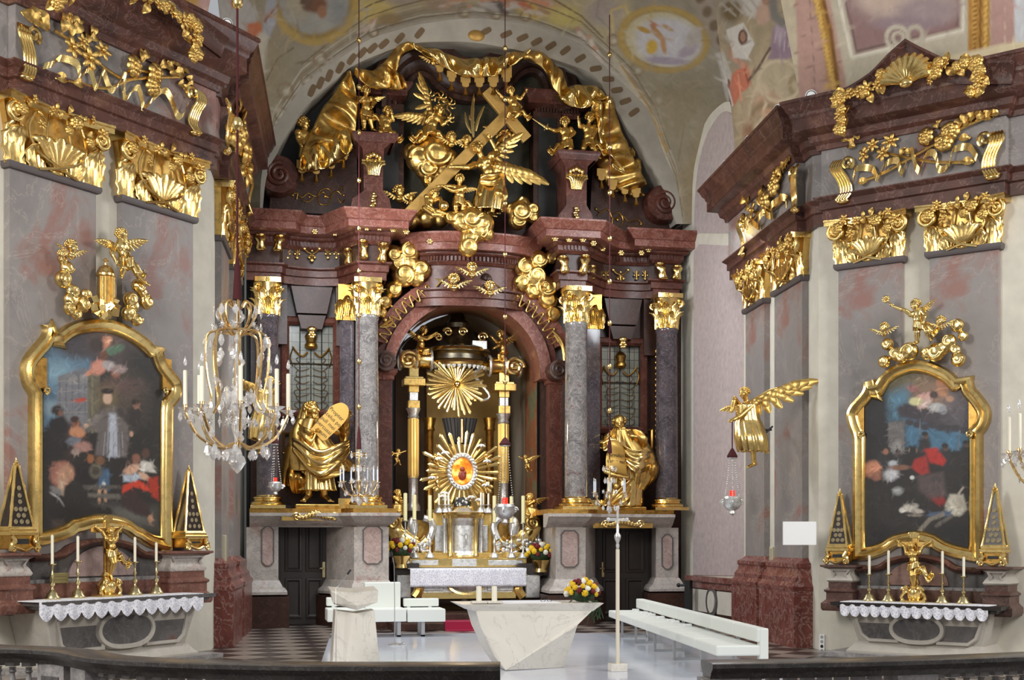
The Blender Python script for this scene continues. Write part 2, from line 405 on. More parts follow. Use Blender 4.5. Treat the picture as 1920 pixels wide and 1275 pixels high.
# ------------------------------------------------------------------ painter: colours on the vertices of a dense grid
class Paint:
    def __init__(s, X, Y, base):
        s.X = np.array(X, float); s.Y = np.array(Y, float); s.c = np.tile(np.array(lin(base)), (len(s.X), 1))
    def _mixin(s, a, col):
        a = np.clip(a, 0, 1)[:, None]; s.c = s.c*(1-a)+np.array(lin(col))*a
    def ell(s, cx, cy, rx, ry, col, rot=0, soft=.25, al=1):
        c, n = cos(rad(rot)), sin(rad(rot)); dx = s.X-cx; dy = s.Y-cy
        u = (dx*c+dy*n)/rx; v = (-dx*n+dy*c)/ry; d = np.sqrt(u*u+v*v)
        s._mixin(al*(1-(d-(1-soft))/(2*soft+1e-6)), col)
    def ring(s, cx, cy, rx, ry, w, col, rot=0, al=1):
        c, n = cos(rad(rot)), sin(rad(rot)); dx = s.X-cx; dy = s.Y-cy
        u = (dx*c+dy*n)/rx; v = (-dx*n+dy*c)/ry; d = np.abs(np.sqrt(u*u+v*v)-1)*min(rx, ry)
        s._mixin(al*(1.5-d/w*1.5), col)
    def line(s, pts, w, col, al=1, soft=.4):
        D = np.full(len(s.X), 1e9)
        for (x0, y0), (x1, y1) in zip(pts[:-1], pts[1:]):
            dx, dy = x1-x0, y1-y0; L = dx*dx+dy*dy+1e-9
            t = np.clip(((s.X-x0)*dx+(s.Y-y0)*dy)/L, 0, 1)
            D = np.minimum(D, np.hypot(s.X-x0-t*dx, s.Y-y0-t*dy))
        s._mixin(al*(1-(D/(w/2)-(1-soft))/(2*soft)), col)
    def poly(s, pts, col, al=1, soft=3.0):
        ins = np.zeros(len(s.X), bool); D = np.full(len(s.X), 1e9); n = len(pts)
        for i in range(n):
            x0, y0 = pts[i]; x1, y1 = pts[(i+1) % n]
            if y0 != y1:
                cond = ((y0 > s.Y) != (y1 > s.Y)) & (s.X < (x1-x0)*(s.Y-y0)/(y1-y0)+x0); ins ^= cond
            dx, dy = x1-x0, y1-y0; L = dx*dx+dy*dy+1e-9
            t = np.clip(((s.X-x0)*dx+(s.Y-y0)*dy)/L, 0, 1)
            D = np.minimum(D, np.hypot(s.X-x0-t*dx, s.Y-y0-t*dy))
        sd = np.where(ins, D, -D)
        s._mixin(al*(.5+sd/(soft*2)), col)
    def mottle(s, sc, amp, seed=0):
        r = np.random.RandomState(seed); g = np.zeros(len(s.X))
        for k in range(9):
            a = r.rand()*2*PI; f = (0.5+r.rand()*1.5)/sc; ph = r.rand()*6
            g += np.sin((s.X*cos(a)+s.Y*sin(a))*f*6.28+ph+2*np.sin((s.X*sin(a)-s.Y*cos(a))*f*4+k))
        s.c = np.clip(s.c*(1+amp*g[:, None]/4), 0, 1)
    def strokes(s, n, L, w, amp, seed=0):
        """short brush marks that vary the paint already laid"""
        r = np.random.RandomState(seed); N = len(s.X)
        for k in range(n):
            i = r.randint(N); x, y = s.X[i], s.Y[i]; a = r.rand()*PI; l = L*(.4+r.rand()); m = np.where((np.abs(s.X-x) < l+w) & (np.abs(s.Y-y) < l+w))[0]
            dx = s.X[m]-x; dy = s.Y[m]-y; u = np.abs(dx*cos(a)+dy*sin(a)); v = np.abs(-dx*sin(a)+dy*cos(a)+.12*u*u/l)
            al = (np.clip(1.4-u/l, 0, 1)*np.clip(1.4-v/w, 0, 1)*.7)[:, None]; c = np.clip(s.c[i]*(1+amp*(r.rand()*2-.85))+.004*r.rand(), 0, 1)
            s.c[m] = s.c[m]*(1-al)+c*al
    def put(s, me):
        a = me.color_attributes.new('paint', 'FLOAT_COLOR', 'POINT')
        a.data.foreach_set('color', np.hstack([s.c, np.ones((len(s.c), 1))]).astype(np.float32).ravel())
        me.update()
def pix(p):
    """where a world point lies in the drawing"""
    p = V(p); D = p.dot(FW); return CXP+FL*p.dot(RT)/D, HZ-FL*(p.z-EYE)/D

# ------------------------------------------------------------------ modelling clay: union of overlapping forms into one continuous skin
def clay(mb, voxel, sm=3, name='clay', keep=1.0):
    me = bpy.data.meshes.new('tmp'); me.from_pydata(mb.v, [], mb.f); me.update()
    o = bpy.data.objects.new('tmp', me); COL.objects.link(o)
    r = o.modifiers.new('r', 'REMESH'); r.mode = 'VOXEL'; r.voxel_size = voxel
    if sm:
        k = o.modifiers.new('s', 'SMOOTH'); k.iterations = sm; k.factor = .5
    dg = bpy.context.evaluated_depsgraph_get(); dg.update()
    m2 = bpy.data.meshes.new_from_object(o.evaluated_get(dg)); m2.name = name
    bpy.data.objects.remove(o); bpy.data.meshes.remove(me)
    m2.polygons.foreach_set('use_smooth', [True]*len(m2.polygons)); m2.update()
    return m2
def clay_part(name, mb, mat, parent, voxel, sm=3, label=None):
    org = ORG[parent]; m2 = MB(); m2.v = [(p[0]-org.x, p[1]-org.y, p[2]-org.z) for p in mb.v]; m2.f = mb.f
    return part(name, clay(m2, voxel, sm, name), mat, parent, label)
# ================================================================== SETTING
def PX(pl, pts, off=0.0):
    r = []
    for p in pts:
        h = pl.hit(p[0], p[1], off); r.append((h.x, h.z))
    return r
def arc(cx, cy, rx, ry, a0, a1, n):
    return [(cx+rx*cos(rad(a0+(a1-a0)*i/n)), cy-ry*sin(rad(a0+(a1-a0)*i/n))) for i in range(n+1)]
def lerp_path(pts, n):
    """resample a polyline to n points through a Catmull-Rom curve"""
    P = [V(p) if len(p) == 3 else V((p[0], p[1], 0)) for p in pts]; out = []
    m = len(P)-1
    for i in range(n):
        t = i/(n-1)*m; k = min(int(t), m-1); f = t-k
        a, b, c, d = P[max(k-1, 0)], P[k], P[k+1], P[min(k+2, m)]
        out.append(.5*((2*b)+(c-a)*f+(2*a-5*b+4*c-d)*f*f+(3*b-a-3*c+d)*f**3))
    return out
def smooth2(pts, n): return [(q.x, q.y) for q in lerp_path([(p[0], p[1], 0) for p in pts], n)]

uL = LP.u(395); LPc = LP.w((uL, 0, 0)); LS = Plane((LPc.x, LPc.y), rad(85.6))
uR = RP.u(1535); RPc = RP.w((uR, 0, 0)); RS = Plane((RPc.x, RPc.y), rad(-95.5))
CR = Plane((10.6, 27), rad(-90))

m = MB(); m.slab([(-16, -2), (26, -2), (26, 36), (-16, 36)], -.25, 0); struct('floor', m, TILES)
# left pier and right pier with the choir walls behind them
def wall(name, pts, z0, z1, mat):
    m = MB(); m.slab([(p.x, p.y) for p in pts], z0, z1); return struct(name, m, mat)
a = LP.w((LP.u(-260), 0, 0)); c = LS.w((9.0, 0, 0))
wall('wall_left', [a, LPc, c, c+V((-3, 0, 0)), a+V((-5, 3, 0))], 0, 10.8, CREAM)
b = RP.w((RP.u(2180), 0, 0)); d = RS.w((-5.05, 0, 0))
wall('wall_right', [RPc, b, b+V((5, 4, 0)), d+V((4, 1, 0)), d], 0, 9.7, CREAM)
# right choir wall with its round-headed blind panel
top = smooth2(PX(CR, [(1277, 470), (1281, 410), (1288, 345), (1302, 280), (1325, 225), (1348, 199), (1366, 191), (1392, 205), (1420, 250)]), 30)
m = MB(); m.prism(top+[(top[-1][0], 0), (top[0][0], 0)], 0, .5); struct('wall_choir_right', m, CREAM, CR)
m = MB()
pt = smooth2(PX(CR, [(1303, 436), (1304, 380), (1310, 315), (1325, 258), (1345, 222), (1362, 209), (1385, 222)]), 24)
q = PX(CR, [(1400, 438), (1310, 437)])
m.prism(pt+q, -.02, .05); m.prism(PX(CR, [(1301, 1078), (1302, 478), (1304, 470), (1311, 458), (1400, 462), (1400, 1080)]), -.02, .05)
struct('trim_1', m, PINKP, CR)
# wall behind the high altar with the niche opening
inner = [(490, 420), (497, 345), (508, 308), (519, 288), (531, 263), (553, 229), (567, 207), (601, 173), (629, 150), (655, 128), (690, 110), (765, 83), (830, 78), (890, 80), (952, 90), (1010, 103), (1065, 120), (1115, 142), (1142, 185), (1174, 232), (1205, 280), (1232, 330), (1250, 365), (1268, 420)]
outer = [(487, 420), (490, 330), (505, 280), (515, 240), (565, 165), (600, 137), (630, 115), (690, 75), (740, 58), (790, 45), (890, 35), (990, 47), (1040, 64), (1090, 85), (1150, 140), (1190, 178), (1220, 215), (1244, 285), (1268, 345), (1280, 420)]
AB = Plane((5.33, 29.5), 0)
op = PX(ALT, [(738, 1170), (738, 700)]+arc(873, 700, 135, 132, 180, 0, 20)[1:-1]+[(1012, 702), (1012, 1170)])
m = MB()
L0 = (ALT.u(462), ALT.u(1292))
m.prism([(L0[0], 0), (L0[0], 14.6), (L0[1], 14.6), (L0[1], 0)]+[(x, max(0, z)) for x, z in reversed(op)], .45, .8)
struct('wall_back', m, BLACK, ALT)
# painted arch band with pierced openings, in front of the altar's top
ip = lerp_path([(*p, 0) for p in inner], 84); opn = lerp_path([(*p, 0) for p in outer], 84)
m = MB(); I = PX(AB, [(p.x, p.y) for p in ip]); O = PX(AB, [(p.x, p.y) for p in opn])
n = len(I); vs = []; fs = []
for y in (0, .9):
    vs += [(p[0], y, p[1]) for p in I]+[(p[0], y, p[1]) for p in O]
for i in range(n-1):
    fs += [(i, i+1, n+i+1, n+i), (i, 2*n+i, 2*n+i+1, i+1), (n+i, n+i+1, 3*n+i+1, 3*n+i)]
m.add(vs, fs); struct('trim_arch_band', m, GREYPAINT, AB)
# cut-outs of the band: little dark rounded openings, each a flush inlay
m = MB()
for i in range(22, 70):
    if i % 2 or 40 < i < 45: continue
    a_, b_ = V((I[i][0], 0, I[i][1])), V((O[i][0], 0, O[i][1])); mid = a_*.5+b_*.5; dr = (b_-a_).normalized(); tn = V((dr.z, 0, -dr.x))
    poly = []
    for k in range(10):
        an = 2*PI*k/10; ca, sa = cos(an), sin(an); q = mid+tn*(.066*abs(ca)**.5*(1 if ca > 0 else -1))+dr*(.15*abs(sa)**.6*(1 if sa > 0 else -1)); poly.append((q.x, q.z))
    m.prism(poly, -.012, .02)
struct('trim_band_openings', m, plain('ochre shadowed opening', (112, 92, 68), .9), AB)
m = MB(); q = AB.hit(893, 67); m.ell((q.x, 0, q.z), (.2, .06, .13)); struct('trim_band_boss', m, GOLDM, AB)

# ---- frescoed vault: a shell springing from the arch band forward to the crossing
Bc = [(452, 420, 29.5), (455, 320, 29), (440, 200, 27.5), (415, 60, 25.5), (415, -80, 24), (520, -160, 22.5), (700, -200, 22), (890, -210, 22), (1100, -200, 22.3), (1300, -170, 23), (1460, -90, 24), (1545, 20, 25), (1560, 130, 26.5), (1510, 235, 28.5), (1430, 330, 30.5), (1400, 420, 31)]
NU, NV = 520, 180
Ao = lerp_path([tuple(AB.w((p[0], 0, p[1]))) for p in PX(AB, outer)], NU+1)
Bo = lerp_path([tuple(at(*p)) for p in Bc], NU+1)
def vault(i, j):
    t = j/NV; p = Ao[i]*(1-t)+Bo[i]*t
    return p+V((0, .15, .55))*sin(PI*t)*sin(PI*i/NU)
vs = [vault(i, j) for j in range(NV+1) for i in range(NU+1)]; w = NU+1
m = MB(); m.add(vs, [(j*w+i, (j+1)*w+i, (j+1)*w+i+1, j*w+i+1) for j in range(NV) for i in range(NU)])
vo = struct('ceiling_vault', m, FRESCO, smooth=4)
pp = np.array([pix(q) for q in vs])
P = Paint(pp[:, 0], pp[:, 1], (148, 140, 123))
P.mottle(70, .10, 3)
P.poly([(440, 420), (440, 0), (470, -20), (540, 60), (560, 130), (500, 300), (490, 420)], (150, 138, 112), .7, 20)
P.line(outer, 16, (172, 165, 152), .9)
for k in range(3):
    P.line([(x, y-16-9*k) for x, y in outer], 3, (138, 124, 100) if k % 2 else (186, 178, 160), .7)
# band above the arch in creamy ochre with grey scrolls
P.poly([(640, 60), (760, 20), (880, 8), (1010, 20), (1120, 70), (1180, 120), (1190, -60), (640, -60)], (178, 166, 132), .8, 10)
P.poly([(560, -50), (680, -50), (690, 30), (620, 70), (560, 40)], (176, 160, 110), .5, 18)
for (x0, y0, rx, ry, c) in [(700, 20, 40, 22, (196, 176, 112)), (730, 36, 26, 12, (150, 130, 96)), (1030, 12, 34, 14, (190, 160, 120)), (960, -10, 60, 22, (198, 128, 96)), (1000, 20, 30, 18, (196, 170, 96)), (1060, 32, 40, 22, (200, 184, 116)), (930, 14, 24, 14, (120, 112, 100)), (880, 20, 30, 10, (150, 144, 132)), (830, 10, 36, 12, (160, 140, 120)), (850, -8, 30, 12, (196, 140, 110)), (1130, 20, 40, 30, (168, 156, 146)), (760, -8, 34, 18, (164, 152, 140)), (1170, 70, 24, 30, (156, 148, 140))]:
    P.ell(x0, y0, rx, ry, c, rot=rnd.uniform(-20, 20), al=.75)
for (x0, y0, r0) in [(600, 110, 12), (575, 150, 10), (560, 190, 12), (700, 60, 9), (535, 170, 14), (528, 215, 12), (1195, 130, 12), (1235, 185, 14), (1260, 230, 12), (1290, 200, 12), (870, 22, 10), (930, 26, 10), (985, 30, 9), (1150, 75, 10)]:
    P.ring(x0, y0, r0, r0, 4, (140, 122, 96), al=.7); P.ell(x0+2, y0+2, r0*.5, r0*.5, (196, 186, 164), al=.6)
# putti of the fresco
for (x0, y0, dx, dy) in [(1107, 75, 10, 22), (1118, 96, 8, 20), (700, 46, -16, 10), (860, 6, -20, 4), (960, 6, 18, 6), (1010, 4, 20, 2), (1085, 60, 10, 12)]:
    P.line([(x0, y0), (x0+dx, y0+dy)], 9, (204, 190, 176), .8); P.ell(x0-2, y0-6, 5, 5, (186, 150, 126))
    P.line([(x0+dx*.6, y0+dy*.6), (x0+dx*1.5-5, y0+dy*1.4)], 6, (192, 176, 164), .8)
for (x0, y0, dx, dy, w0, c0) in [(905, 6, 26, 10, 14, (176, 170, 166)), (930, 2, 18, 22, 12, (96, 88, 84)), (952, 14, 24, -8, 12, (196, 188, 180)), (975, 4, 20, 14, 12, (190, 112, 84)), (1000, 0, 26, 8, 12, (206, 150, 120)), (985, 20, 30, 6, 10, (200, 186, 168)), (880, 16, 26, 4, 8, (188, 182, 172)), (840, 14, 30, -6, 8, (150, 140, 124)), (1012, 16, 18, 10, 8, (170, 140, 110))]:
    P.line([(x0, y0), (x0+dx, y0+dy)], w0, c0, .85); P.ell(x0, y0-4, 5, 5, (186, 146, 122), al=.8)
for pts, w0, c0 in [([(640, 40), (700, 6), (760, -12)], 3, (112, 96, 68)), ([(1030, -6), (1090, 30), (1130, 70)], 3, (112, 96, 68)), ([(1125, -10), (1118, 30), (1150, 60), (1180, 66)], 4, (150, 142, 134)), ([(1150, 60), (1146, 20), (1172, 10), (1182, 40)], 5, (196, 176, 120)), ([(500, 150), (520, 110), (550, 90)], 3, (120, 106, 80)), ([(540, 230), (580, 170), (640, 118)], 2.5, (116, 100, 74)), ([(1310, 190), (1282, 240), (1272, 300)], 3, (116, 100, 76)), ([(660, -10), (690, 24), (676, 60)], 3, (176, 168, 150)), ([(1190, 140), (1228, 200), (1256, 280)], 3, (112, 92, 64))]:
    P.line(pts, w0, c0, .85)
P.line([(x, y-13) for x, y in outer], 2, (112, 100, 80), .8); P.line([(x, y-44) for x, y in outer[4:16]], 2.5, (118, 104, 78), .8)
# left oval medallion
P.ell(590, -2, 80, 84, (150, 128, 78), soft=.03); P.ring(590, -2, 77, 81, 9, (176, 150, 88)); P.ell(588, -6, 66, 70, (160, 158, 150), soft=.05)
P.ell(560, -10, 26, 50, (176, 166, 142), al=.7); P.ell(592, 8, 22, 16, (120, 84, 62)); P.ell(604, 22, 9, 12, (150, 110, 84)); P.ell(575, 0, 12, 20, (108, 84, 70)); P.ell(635, 20, 20, 34, (140, 142, 140), al=.6)
# right oval medallion
P.ell(1244, 74, 84, 62, (138, 118, 72), rot=8, soft=.04); P.ring(1244, 74, 80, 58, 8, (172, 146, 86), rot=8)
P.ell(1244, 74, 72, 51, (188, 178, 146), rot=8, soft=.04); P.ell(1252, 78, 62, 44, (190, 188, 190), rot=8, soft=.15)
for (x0, y0, rx, ry, rt, c) in [(1208, 56, 14, 5, 20, (176, 140, 70)), (1232, 62, 16, 6, 50, (170, 130, 80)), (1222, 88, 11, 14, 10, (196, 162, 70)), (1244, 84, 5, 18, -10, (180, 140, 96)), (1225, 48, 6, 6, 0, (170, 120, 90)), (1252, 52, 12, 4, 30, (180, 150, 110)), (1290, 95, 22, 10, -30, (168, 156, 166)), (1250, 114, 40, 7, 4, (160, 150, 160)), (1300, 70, 12, 22, 30, (176, 168, 160))]:
    P.ell(x0, y0, rx, ry, c, rot=rt)
# right: ribs, grey leaf border and the painted angels with the veil
P.poly([(1300, 250), (1330, 200), (1370, 180), (1410, 210), (1430, 330), (1280, 430), (1262, 330)], (150, 134, 104), .75, 15)
P.poly([(1190, 120), (1240, 140), (1330, 130), (1350, 190), (1310, 240), (1270, 330), (1230, 230)], (142, 130, 104), .6, 15)
P.line([(1150, 112), (1205, 190), (1245, 290), (1268, 380)], 12, (176, 166, 146), .8); P.line([(1162, 118), (1214, 196), (1250, 285)], 4, (160, 128, 74), .8)
P.line([(1300, -40), (1345, 60), (1375, 120)], 36, (158, 146, 130), .9)
for k in range(7): P.ell(1300+k*13, -30+k*26, 9, 11, (118, 102, 82), rot=20)
def angels(P):
    P.poly([(1380, 300), (1376, 200), (1402, 130), (1440, 60), (1500, 80), (1516, 140), (1500, 220), (1420, 330)], (176, 158, 128), .95, 4)
    P.ell(1455, 150, 48, 44, (186, 170, 142), al=.8); P.ell(1440, 200, 26, 30, (190, 150, 120), al=.6); P.ring(1493, 160, 12, 16, 6, (160, 142, 110)); P.ring(1400, 282, 10, 14, 6, (160, 142, 110))
    P.poly([(1350, 130), (1340, 100), (1356, 96), (1376, 150), (1370, 210), (1360, 180)], (186, 180, 170), 1, 2)
    P.poly([(1372, 140), (1400, 118), (1410, 160), (1392, 172), (1376, 200), (1368, 170)], (196, 118, 92), 1, 2)
    P.ell(1378, 98, 12, 12, (176, 132, 110)); P.line([(1378, 108), (1392, 122)], 12, (190, 146, 124))
    P.poly([(1361, 56), (1394, 42), (1415, 82), (1400, 112), (1376, 108)], (206, 200, 190), 1, 1.5)
    P.ell(1393, 70, 9, 15, (112, 84, 70), soft=.1); P.ell(1393, 69, 5, 9, (166, 128, 108), soft=.1)
    P.poly([(1440, 110), (1450, 50), (1475, 40), (1500, 50), (1500, 100), (1470, 116)], (150, 128, 140), 1, 3); P.ell(1462, 60, 10, 24, (176, 158, 168), al=.8); P.ell(1486, 56, 10, 20, (168, 148, 158), al=.8)
    P.poly([(1380, -20), (1350, 10), (1420, 36), (1440, 0), (1420, -30)], (196, 190, 180), 1, 4); P.ell(1430, 26, 14, 20, (190, 158, 138)); P.ell(1437, 0, 9, 10, (170, 130, 108)); P.line([(1425, 40), (1446, 30), (1450, 10)], 10, (190, 158, 138))
    P.line([(1446, -30), (1452, 30), (1468, 44)], 16, (128, 124, 116))
    P.ell(1372, 20, 20, 22, (112, 96, 66), soft=.3)
    for k in range(5): P.line([(1452+k*9, 96-abs(k-2)*8), (1456+k*8, 60)], 3, (196, 178, 186), .5)
    P.line([(1366, 150), (1370, 195)], 4, (120, 70, 58), .7); P.line([(1384, 140), (1390, 190)], 4, (222, 150, 120), .7); P.line([(1396, 130), (1404, 160)], 3, (150, 80, 64), .7)
    for k in range(5): P.line([(1348+k*4, 104+k*14), (1362+k*3, 150+k*12)], 3, (206, 202, 194), .7)
    for k in range(4): P.line([(1352+k*18, 6-k*3), (1380+k*14, 30-k*4)], 4, (170, 160, 148), .7)
    P.ring(1436, 236, 30, 40, 8, (150, 128, 98), al=.7); P.ring(1462, 152, 40, 38, 6, (206, 190, 160), al=.7); P.ring(1420, 200, 14, 40, 5, (206, 186, 156), rot=12, al=.6); P.ell(1404, 250, 12, 30, (150, 112, 84), al=.6); P.line([(1444, 90), (1420, 130), (1404, 150)], 5, (110, 90, 76), .9)
angels(P)
# left pendentive: white cloak, orange drapery and wing
P.poly([(408, -20), (450, -20), (480, 20), (486, 90), (470, 170), (452, 120), (425, 80), (410, 40)], (172, 168, 162), 1, 4)
P.poly([(464, 44), (490, 40), (494, 72), (478, 130), (462, 70)], (186, 110, 74), 1, 3); P.poly([(430, -10), (455, -10), (452, 10), (436, 14)], (182, 110, 90), 1, 3)
P.poly([(500, 0), (520, -20), (518, 40), (500, 80), (492, 60)], (166, 166, 172), 1, 3); P.line([(496, 40), (512, 20), (520, 10)], 4, (150, 110, 90)); P.line([(492, 70), (482, 170), (474, 300)], 20, (190, 182, 166), .9)
P.strokes(900, 14, 2.4, .17, 4); P.put(vo.data)
# ---- vault over the right pier: pink panels, gold rope mouldings and the painted cloud field
def skin(name, q, nu, nv, paint, base):
    vs = []; w = nu+1
    for j in range(nv+1):
        for i in range(nu+1):
            s_, t = i/nu, j/nv; vs.append((q[0]*(1-s_)+q[1]*s_)*(1-t)+(q[3]*(1-s_)+q[2]*s_)*t)
    m = MB(); m.add(vs, [(j*w+i, j*w+i+1, (j+1)*w+i+1, (j+1)*w+i) for j in range(nv) for i in range(nu)])
    o = struct(name, m, FRESCO, smooth=4); pp = np.array([pix(v) for v in vs])
    P = Paint(pp[:, 0], pp[:, 1], base); P.mottle(60, .06, 5); paint(P); P.strokes(400, 14, 3, .16, 6); P.put(o.data); return o
def paint_right(P):
    P.poly([(1484, -200), (1530, -200), (1600, 190), (1500, 230)], (182, 146, 132), 1, 2)
    for k in range(9): P.line([(1490, 10+k*30), (1580, -5+k*30)], 1.5, (150, 118, 106), .6)
    P.line([(1530, -60), (1552, 120), (1562, 230)], 2, (206, 178, 160)); P.line([(1514, -60), (1526, 120), (1530, 230)], 2, (150, 120, 108), .7)
    P.line([(1526, -40), (1550, 60), (1566, 180)], 20, (168, 124, 58), 1)
    P.line([(1534, -40), (1558, 60), (1574, 180)], 7, (120, 82, 36), .9)
    for k in range(24): P.ell(1523+k*1.75, -40+k*9, 6, 3.5, (212, 172, 92), rot=30)
    P.poly([(1545, -60), (1590, 170), (1790, 120), (1830, 90), (1830, -60)], (190, 180, 158), 1, 3)
    P.poly([(1568, -60), (1604, 102), (1800, 52), (1800, -60)], (146, 116, 112), 1, 2)
    P.line([(1560, -60), (1597, 108), (1806, 58), (1806, -60)], 5, (220, 212, 194)); P.line([(1572, -60), (1607, 96), (1795, 48), (1795, -60)], 3, (112, 92, 86))
    P.ell(1700, 0, 95, 44, (178, 158, 150), soft=.3); P.ell(1668, -14, 60, 40, (196, 174, 158), soft=.3); P.ell(1735, 22, 56, 26, (160, 142, 142), soft=.3); P.ell(1700, 44, 70, 14, (150, 130, 134), al=.7)
    P.ring(1682, 70, 20, 20, 6, (196, 186, 166)); P.ring(1684, 71, 10, 10, 5, (196, 186, 166)); P.ring(1716, 66, 14, 16, 6, (188, 176, 158))
    P.poly([(1815, -60), (1856, -60), (1856, 110), (1815, 120)], (176, 128, 58), 1, 2)
    P.line([(1826, -60), (1828, 120)], 8, (204, 160, 84)); P.line([(1838, -60), (1838, 120)], 4, (126, 88, 40))
    for k in range(20): P.ell(1848, -20+k*7, 4, 3, (216, 176, 96)); P.ell(1828, -16+k*9, 4, 3, (140, 96, 40))
    P.poly([(1858, -60), (2100, -60), (2100, 120), (1858, 120)], (182, 146, 136), 1, 2); P.line([(1885, -60), (1884, 100)], 2, (206, 178, 160)); P.poly([(1900, -60), (2100, -60), (2100, 200), (1905, 200)], (202, 204, 206), 1, 2)
    P.poly([(1500, 210), (1560, 186), (1600, 160), (1760, 110), (1880, 82), (2100, 60), (2100, 300), (1500, 300)], (222, 206, 170), 1, 2)
def paint_pen(P): P.line([(1335, -60), (1385, 120)], 30, (150, 140, 124), .6); angels(P)
pl_edge = [(1338, -40, 26.9), (1346, 60, 27.3), (1358, 130, 27.5), (1370, 200, 27.7), (1377, 270, 27.8), (1378, 345, 27.8)]; pr_edge = [(1565, -80, 24), (1565, 0, 24.1), (1560, 80, 24.3), (1550, 150, 24.4), (1540, 210, 24.5), (1530, 270, 24.6)]
LE, RE = (lerp_path([tuple(at(*p)) for p in e], 161) for e in (pl_edge, pr_edge)); vs = [LE[160-j].lerp(RE[160-j], i/140)+V((-.25, -.1, 0))*sin(PI*i/140) for j in range(161) for i in range(141)]
m = MB(); m.add(vs, [(j*141+i, j*141+i+1, (j+1)*141+i+1, (j+1)*141+i) for j in range(160) for i in range(140)]); o = struct('ceiling_pendentive', m, FRESCO, smooth=4); pp = np.array([pix(v) for v in vs]); P = Paint(pp[:, 0], pp[:, 1], (164, 148, 120)); P.mottle(50, .07, 8); paint_pen(P); P.strokes(300, 10, 2.2, .25, 5); P.put(o.data)
skin('ceiling_right', [RP.w((uR-.45, .5, 9.5)), RP.w((4.2, .5, 9.5)), RP.w((4.2, -1.2, 13.5)), RP.w((uR-.6, -1.2, 13.5))], 220, 120, paint_right, (190, 176, 150))
def paint_left(P):
    P.poly([(300, -100), (372, -100), (372, 20), (300, 20)], (176, 134, 66), 1, 3)
    P.poly([(374, -100), (408, -100), (406, 44), (374, 30)], (184, 146, 138), 1, 2); P.line([(412, -60), (408, 50)], 8, (206, 196, 176))
    P.poly([(330, 0), (372, 18), (420, 46), (420, 90), (330, 60)], (222, 208, 178), 1, 2)
skin('ceiling_left', [LP.w((uL-4, .45, 10.6)), LP.w((uL+.15, .45, 10.6)), LP.w((uL+.15, -.3, 13.5)), LP.w((uL-4, -.3, 13.5))], 80, 60, paint_left, (184, 160, 140))

# ---- entablatures of the two piers
def entab(name, pl, pl2, pathpts, zs, sc=1.0):
    """architrave, frieze and cornice following a plan path given in world coordinates"""
    z0, z1, z2, z3 = zs; k = sc
    arch = [(0, z0), (.12*k, z0), (.12*k, z0+(z1-z0)*.45), (.17*k, z0+(z1-z0)*.5), (.17*k, z0+(z1-z0)*.8), (.26*k, z1-.02), (.26*k, z1), (0, z1)]
    fr = [(0, z1), (.14*k, z1), (.14*k, z2), (0, z2)]
    h = z3-z2
    co = [(0, z2), (.2*k, z2), (.22*k, z2+h*.1), (.3*k, z2+h*.16), (.33*k, z2+h*.28), (.36*k, z2+h*.3), (.52*k, z2+h*.36), (.54*k, z2+h*.38), (.54*k, z2+h*.62), (.57*k, z2+h*.66), (.58*k, z2+h*.72), (.63*k, z2+h*.78), (.69*k, z2+h*.92), (.72*k, z2+h*.94), (.72*k, z3), (0, z3)]
    for nm, pr, mt in (('architrave', arch, CORN), ('frieze', fr, STUCCO), ('cornice', co, CORN)):
        m = MB(); m.sweep(pathpts, pr); struct('trim_%s_%s' % (nm, name), m, mt, smooth=.5)
ZL = (8.62, 9.08, 9.92, 10.95); ZR = (7.62, 8.05, 8.88, 9.72)
def jog(pl, u0, u1, w):  # a ressaut standing forward by w between u0 and u1
    return [pl.w((u0, 0, 0)), pl.w((u0, -w, 0)), pl.w((u1, -w, 0)), pl.w((u1, 0, 0))]
pL = [LP.w((LP.u(-260), 0, 0))]+jog(LP, LP.u(18), LP.u(372), .16)+[LPc]+jog(LS, .55, 5.2, .16)+[LS.w((5.6, 0, 0))]
entab('left', LP, LS, [(p.x, p.y) for p in pL], ZL, .95)
pR = [RS.w((-5.0, 0, 0))]+jog(RS, -4.7, -.5, .16)+[RPc]+jog(RP, RP.u(1566), RP.u(1880), .16)+[RP.w((RP.u(2150), 0, 0))]
entab('right', RP, RS, [(p.x, p.y) for p in pR], ZR, .95)
# raised, peaked cornice top over each side altar
def pediment(name, pl, pts, z):
    m = MB()
    p = smooth2(pts[0], 12)+smooth2(pts[1], 12)[1:]
    m.frame(p, [(-.34, -.72), (-.28, -.72), (-.10, -.78), (-.04, -.84), (0, -.84), (0, .3), (-.34, .3)], closed=False)
    struct('trim_pediment_'+name, m, CORN, pl, smooth=.5)
    m = MB(); m.prism(p+[(p[-1][0], z-.12), (p[0][0], z-.12)], -.62, .3); struct('trim_tympanum_'+name, m, CORN, pl)
pediment('right', RP, (PX(RP, [(1560, 178), (1625, 140), (1665, 100), (1697, 72)], .84), PX(RP, [(1697, 72), (1735, 92), (1790, 112), (1900, 112)], .84)), 9.6)
pediment('left', LP, (PX(LP, [(-60, -165), (60, -130), (130, -120), (180, -140)], .84), PX(LP, [(180, -140), (250, -60), (330, -5), (430, 72)], .84)), 10.8)
